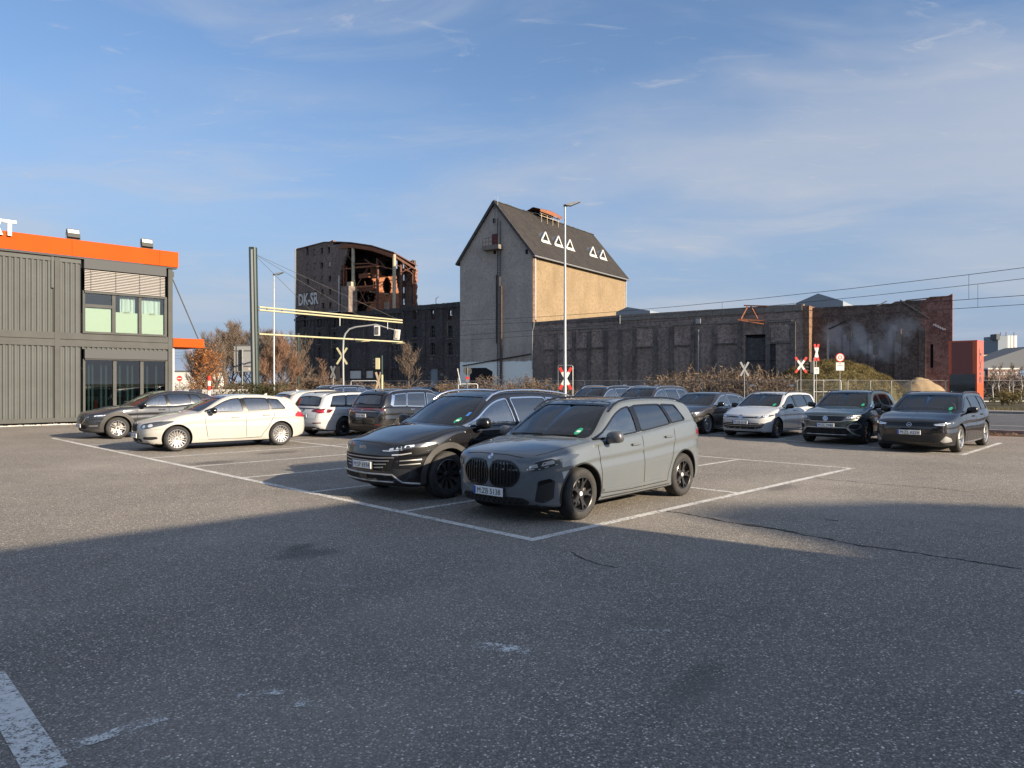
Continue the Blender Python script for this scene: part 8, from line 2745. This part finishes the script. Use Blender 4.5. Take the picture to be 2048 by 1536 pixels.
    for px in (1496,1512,1530,1548,1566): spec.append((px+rnd.uniform(-4,4), rnd.uniform(60,64), rnd.uniform(2.2,2.8), rnd.uniform(2.4,3.6), 'dry bush between the brick hall gate and the mound', 'bushes left of the mound'))
    spec.sort()
    cnt = {}
    def nth(k): return '%d%s' % (k, 'th' if 10 < k % 100 < 14 else {1:'st',2:'nd',3:'rd'}.get(k % 10, 'th'))
    for i, (px,Y,w,h,lb,gr) in enumerate(spec):
        k = i % 7
        cnt[gr] = cnt.get(gr,0)+1
        lb = '%s, %s from the left' % (lb, nth(cnt[gr]))
        shrub('bramble_bush', G0(px,Y), w, h, 100+k, lb, gr, key=('b',k), mat='bramble' if i % 3 else 'twig', n=95, tw=26, twd=.020)
    # right edge
    for i,(px,h) in enumerate(((1986,3.9),(1999,4.4),(2018,4.1),(2027,4.3),(2042,3.8))):
        bare_tree('birch', G0(px,78), h+.6, .9, 40+i, ['leaning birch nearest the orange pylon','tallest birch right of the orange pylon','birch with a forked crown before the far brick building','thin birch close beside the forked one','birch at the right edge of the view'][i], 'birches at the right', trunk='birch', limbs=9, depth=1, tw=6, tl=.7, trunk_r=.09, base=.35)
    for i,px in enumerate(range(1958,2080,14)):
        shrub('scrub_bush', G0(px,95), 4.2, rnd.uniform(2.6,3.6), 200+i%3, 'dark scrub bush behind the birches, %s from the left' % nth(i+1), 'scrub behind the birches', key=('s',i%3), mat='twig', n=90, tw=22, twd=.03)
    leafy('roadside_bush', G0(2016,58), 1.5, 1.2, 1.35, 50, 'olive green roadside bush right of the pylon', 'shrub', 'grass', 3600, .06, blobs=18)
    # mound of earth with dry grass
    mc = at(1672, HOR, 67); sx, sy, H = 7.0, 4.2, 3.75
    def hgt(x, y):
        r = (x/sx)**2+(y/sy)**2
        prof = max(0, 1-r)**.8 if x < 0 else max(0, 1-r)**.95
        return H*prof*(1-.10*(x/sx)) + (.25*mnoise.noise(Vector((x*.8,y*.8,3.1)))+.12*mnoise.noise(Vector((x*2.3,y*2.3,1.1))))*(1 if prof > 0.02 else .2)
    N = 56
    mb = MB(); v = []
    for j in range(N+1):
        for i in range(N+1):
            x = -sx*1.15+2.3*sx*i/N; y = -sy*1.15+2.3*sy*j/N
            v.append((x,y,max(-.05,hgt(x,y))))
    mb.add(v, [(j*(N+1)+i, j*(N+1)+i+1, (j+1)*(N+1)+i+1, (j+1)*(N+1)+i) for j in range(N) for i in range(N)])
    o = mb.build('earth_mound', M['verge'], None, 180, fix=False); o.location = (mc.x, mc.y, 0); o.rotation_euler = (0,0,R(-8)); o['kind'] = 'structure'
    rnd = random.Random(60); mb = MB()
    for i in range(15000):
        x = rnd.uniform(-sx,sx); y = rnd.uniform(-sy,sy)
        if (x/sx)**2+(y/sy)**2 > 1.02: continue
        z = hgt(x,y)
        clump = mnoise.noise(Vector((x*1.1,y*1.1,7)))
        if clump < -.4: continue
        for k in range(3):
            l = rnd.uniform(.16,.42)*(1+.7*clump); a = rnd.uniform(0,6.28); w = .022
            d = Vector((math.cos(a)*.5,math.sin(a)*.5,rnd.uniform(.4,1))).normalized()
            s = Vector((-math.sin(a),math.cos(a),0))*w
            p = Vector((x+rnd.uniform(-.1,.1),y+rnd.uniform(-.1,.1),z-.03))
            mb.add([p-s,p+s,p+d*l],[(0,1,2)])
    g = mb.build('dry_grass', M['grass'], None, fix=False); g.location = o.location; g.rotation_euler = o.rotation_euler
    tag(g, 'tufts of dry yellow green grass covering the earth mound', 'grass', kind='stuff')
    # sand heap
    sc = at(1843, HOR, 66.5); N = 44; mb = MB(); v = []
    for j in range(N+1):
        for i in range(N+1):
            x = -3.2+6.4*i/N; y = -2.6+5.2*j/N
            r = math.sqrt((x+.25)**2+(y*1.15)**2)
            z = 2.75*max(0,1-r/3.0)**.9*(1-.18*math.exp(-r*2)) + .09*mnoise.noise(Vector((x*1.7,y*1.7,5)))+.05*mnoise.noise(Vector((x*5,y*5,2)))
            if x > .4: z += .25*math.exp(-((x-1.6)**2+(y+.6)**2))
            v.append((x,y,max(-.05,z)))
    mb.add(v, [(j*(N+1)+i, j*(N+1)+i+1, (j+1)*(N+1)+i+1, (j+1)*(N+1)+i) for j in range(N) for i in range(N)])
    o = mb.build('sand_heap', M['sand'], None, 180, fix=False); o.location = (sc.x, sc.y, 0); o['kind'] = 'structure'
    # a verge of dry grass beyond the road at the right
    rnd = random.Random(61); mb = MB()
    for i in range(5200):
        a = rnd.uniform(-70,12); n = 53.4+abs(rnd.gauss(0,1))*2.4
        p = RP(a,n); l = rnd.uniform(.10,.35); t = rnd.uniform(0,6.28)
        d = Vector((math.cos(t)*.6,math.sin(t)*.6,1)).normalized(); s = Vector((-math.sin(t),math.cos(t),0))*.025
        mb.add([p-s,p+s,p+d*l],[(0,1,2)])
    g = mb.build('roadside_grass', M['grass'], None, fix=False); tag(g, 'ragged dry grass along the far side of the road', 'grass', kind='stuff')
    # fallen leaves on the verge beside the lot
    rnd = random.Random(62); mb = MB()
    for i in range(4200):
        a = rnd.uniform(-34,4); n = 29.7+rnd.gauss(0,.38); p = RP(a,n)+Vector((0,0,.015+rnd.uniform(0,.05))); s = rnd.uniform(.02,.05)
        u1 = Vector((rnd.uniform(-1,1),rnd.uniform(-1,1),rnd.uniform(-.5,.5))).normalized()*s; u2 = u1.cross(Vector((rnd.uniform(-.4,.4),rnd.uniform(-.4,.4),1))).normalized()*s*.6
        mb.add([p-u1,p+u2,p+u1,p-u2],[(0,1,2,3)])
    g = mb.build('fallen_leaves', M['litter'], None, fix=False); tag(g, 'brown fallen leaves on the strip between lot and road', 'leaves', kind='stuff')
plants()
# ================================================================== far works at the right
def far_works():
    Y = 330
    c = at(2013,HOR,Y); rt = empty('silo_battery',(c.x,c.y,0)); tag(rt,'far pale battery of round concrete silos at the right edge','silo')
    def q(px,py): p = at(px,py,Y); return p.x-c.x, p.z
    xa,zt = q(1996,672); xb,_ = q(2014,672)
    mb = MB(); mb.box(xa,xb,0,10,0,zt); mb.build('tower', M['hazyd'], rt)
    for i,px in enumerate((2017,2023,2030)):
        x,_ = q(px,0); mb = MB(); mb.lathe([(1.55,0),(1.55,zt+.2),(0,zt+.3)],20,'z',o=(x,1.5,0)); mb.build('silo_tube', M['offw'], rt, 40)
    a,z = q(1992,668); b,z2 = q(1999,679); mb = MB(); mb.box(a,b,-.3,4,z2,z); mb.build('gantry_cabin', M['farroof'], rt)
    for px in (2007,2018,2034):
        x,z = q(px,664); mb = MB(); mb.bar((x,2,zt),(x,2,z),.25); mb.build('antenna_pole', M['farroof'], rt)
    Y2 = 240
    c = at(2015,HOR,Y2); rt = empty('brick_works',(c.x,c.y,0)); tag(rt,'far red brick works with a grey pitched roof below the silos','building')
    def q(px,py): p = at(px,py,Y2); return p.x-c.x, p.z
    x0,zt = q(1976,739); x1,_ = q(2037,739); mb = MB(); mb.box(x0,x1,0,12,0,zt); mb.build('wall', M['farbrick'], rt)
    mb = MB(); mb.box(x0-.2,x1+.2,-.3,12,zt,zt+.5); mb.build('cornice', M['offw'], rt)
    xl,_ = q(1955,0); mb = MB(); mb.box(xl,x0,.5,12,0,zt-.1); mb.build('wing', M['farroof'], rt)
    for i in range(9):
        x = x0+.8+i*(x1-x0-1.4)/8.5
        z = q(0,747)[1]
        e = empty('window',(x,-.05,z),0,rt)
        mb = MB(); mb.box(0,.62,-.05,.0,-.45,.45); mb.build('frame', M['offw'], e)
        mb = MB(); mb.box(.14,.48,-.07,-.03,-.28,.28); mb.build('pane', M['farroof'], e)
    xr,zr = q(2100,690); xa,za = q(1962,736); mb = MB(); mb.prism([(xa,za-.5),(xr,za-.5),(xr,zr),(xa,za)],(1,0,0),(0,0,1),(0,1,0),t0=9,t1=22); mb.build('roof', M['farroof'], rt)
    a,z = q(1990,721); b,z0 = q(2036,727); mb = MB(); mb.box(a,b,14,18,z0-1,z); mb.build('roof_house', M['offw'], rt)
    a,z = q(2037,705); b,_ = q(2070,705); mb = MB(); mb.box(a,b,20,24,0,z); mb.build('annex', M['ivory'], rt)
far_works()
# ================================================================== unseen hall and an added shadow block behind the viewer
def shade_casters():
    Sh = Vector((SDIR.x,SDIR.y,0)).normalized(); Pv = Vector((-Sh.y,Sh.x,0)); te = math.tan(SUN_EL)
    a = gp(0,1100); b = gp(700,1005); cc = gp(1200,1050); dd = gp(1530,1095)
    # shadow corner: left edge (along U) meets the line through cc along the sun
    # a + U*s = cc - Sh*t
    det = U.x*Sh.y-U.y*Sh.x
    rx, ry = cc.x-a.x, cc.y-a.y
    s = (rx*Sh.y-ry*Sh.x)/det
    K0 = a + U*s
    Hb = 6.4
    K = K0 + Sh*(Hb/te)
    rt = empty('service_hall', (K.x,K.y,0), R(45)); tag(rt,'grey flat roofed service hall behind the viewer that shades the foreground','building')
    mb = MB(); mb.box(-34,0,-16,0,0,Hb); mb.build('wall', M['contd'], rt)
    mb = MB(); mb.box(-34.0,.0,-.06,-.001,Hb-.55,Hb-.02); mb.build('parapet_sheet', M['orange'], rt) if False else None
    for i in range(9):
        mb = MB(); mb.box(-33+i*3.6,-30.8+i*3.6,.0,.05,.9,3.0); mb.build('window', M['screen'], rt)
    s0 = 42.0  # added unseen block, its outline set by the soft shadow it has to cast
    rt = empty('shadow_block', Sh*s0+Pv*10, math.atan2(Pv.y,Pv.x)); tag(rt,'unseen gabled block farther off behind the viewer, shaped to cast a soft shadow','building')
    def zz(p, q): return (s0+q)*te, p-10
    prof = [(4.0,.6),(8.4,1.75),(9.4,3.7),(10.3,3.5),(12.1,1.6),(12.9,-.6),(15.0,-2.5),(20,-4)]
    pl = [(4.0-10,0)]+[(p-10,(s0+q)*te) for p,q in prof]+[(20-10,0)]
    mb = MB(); mb.prism(pl[::-1],(1,0,0),(0,0,1),(0,-1,0),t0=0,t1=14); mb.build('wall', M['offw'], rt)
    mb = MB(); mb.box(-5.5,9.5,.002,.04,3,5.5); mb.build('window_band', M['screen'], rt)
shade_casters()
# ================================================================== the cars in their places
def wheel_at(px, py, hd, sp, rear=False, far=False, sc=1.0):
    """car origin from the ground contact of one wheel seen in the photo"""
    g = gp(px, py)
    lx = (sp['wb']/2 if rear else -sp['wb']/2)*sc
    ly = -(sp['W']/2-.03)*sc*(-1 if far else 1)
    c, s = math.cos(hd), math.sin(hd)
    return (g.x-(lx*c-ly*s), g.y-(lx*s+ly*c), 0)
h = R(48); build_mpv(wheel_at(1165,1040,h,SPEC['mpv']), h, 'matt grey people carrier at the corner of the bay field, nearest the viewer')
h = R(45.5); build_cross(wheel_at(897,997,h,SPEC['cross']), h, 'black crossover with chrome window line left of the grey people carrier')
h = R(41.5); build_hatch(wheel_at(355,903,h,SPEC['hatch'],sc=1.04), h, 'white hatchback with silver wheels in the front row beside the dark crossover', scale=1.04)
h = R(43); build_suv(wheel_at(236,878,h,SPEC['suv']), h, 'anthracite crossover with grey cladding parked before the container office')
h = R(235); build_estate(wheel_at(688,872,h,SPEC['estate'],rear=True,far=True), h, 'white estate car seen from behind between white saloon and black utility', 'M:ZB 4402')
h = R(233); build_bigsuv(wheel_at(806,878,h,SPEC['bigsuv'],rear=True,far=True,sc=.95), h, 'black sport utility with a bright chrome rear pillar seen from behind', 'M:LK 9802', pillar=True).root.scale = (.95,)*3
h = R(224); build_hatch(wheel_at(613,860,h,SPEC['hatch'],rear=True,far=True,sc=1.08), h, 'white car facing away, half hidden behind the white hatchback', 'hatchback', PAINT['white'], 1.08, '')
h = R(46); build_tourer(wheel_at(1922,905,h,SPEC['tourer'],sc=1.05), h, 'shiny black estate car at the right end of the row by the road', 1.05)
h = R(46); build_troc(wheel_at(1735,889,h,SPEC['troc']), h, 'green grey small crossover left of the shiny black estate')
h = R(46); build_estate(wheel_at(1556,876,h,SPEC['estate']), h, 'white estate car facing the viewer in the row by the road', 'M:ZB 3313')
h = R(46); build_saloon(wheel_at(1416,868,h,SPEC['saloon']), h, 'dark grey fastback beside the white estate in the far row', PAINT['dgrey'])
h = R(46); build_bigsuv(wheel_at(1293,859,h,SPEC['bigsuv']), h, 'dark grey sport utility with silver rails above the people carrier roof', '', PAINT['dgrey'], 'sport_utility')
h = R(46); build_bigsuv(wheel_at(1192,853,h,SPEC['bigsuv']), h, 'black sport utility at the far end of the row, only its roof showing', '', PAINT['black2'], 'sport_utility')
def far_car(px, Y): p = at(px,HOR,Y); return (p.x,p.y,0)
build_hatch(far_car(593,88), R(150), 'far white hatchback on the road beside the dry bushes', 'hatchback', PAINT['white2'], 1.0, '')
build_estate(far_car(728,72), R(128), 'silver estate passing on the road behind the white estate', '', 'estate_car', PAINT['silver'])
build_saloon(far_car(852,68), R(128), 'dark blue saloon passing on the road behind the black utility', PAINT['blue'], 'saloon', '')
build_bigsuv(far_car(705,40), R(226), 'black sport utility roof showing between the white cars and the road', '', PAINT['black'], 'sport_utility')
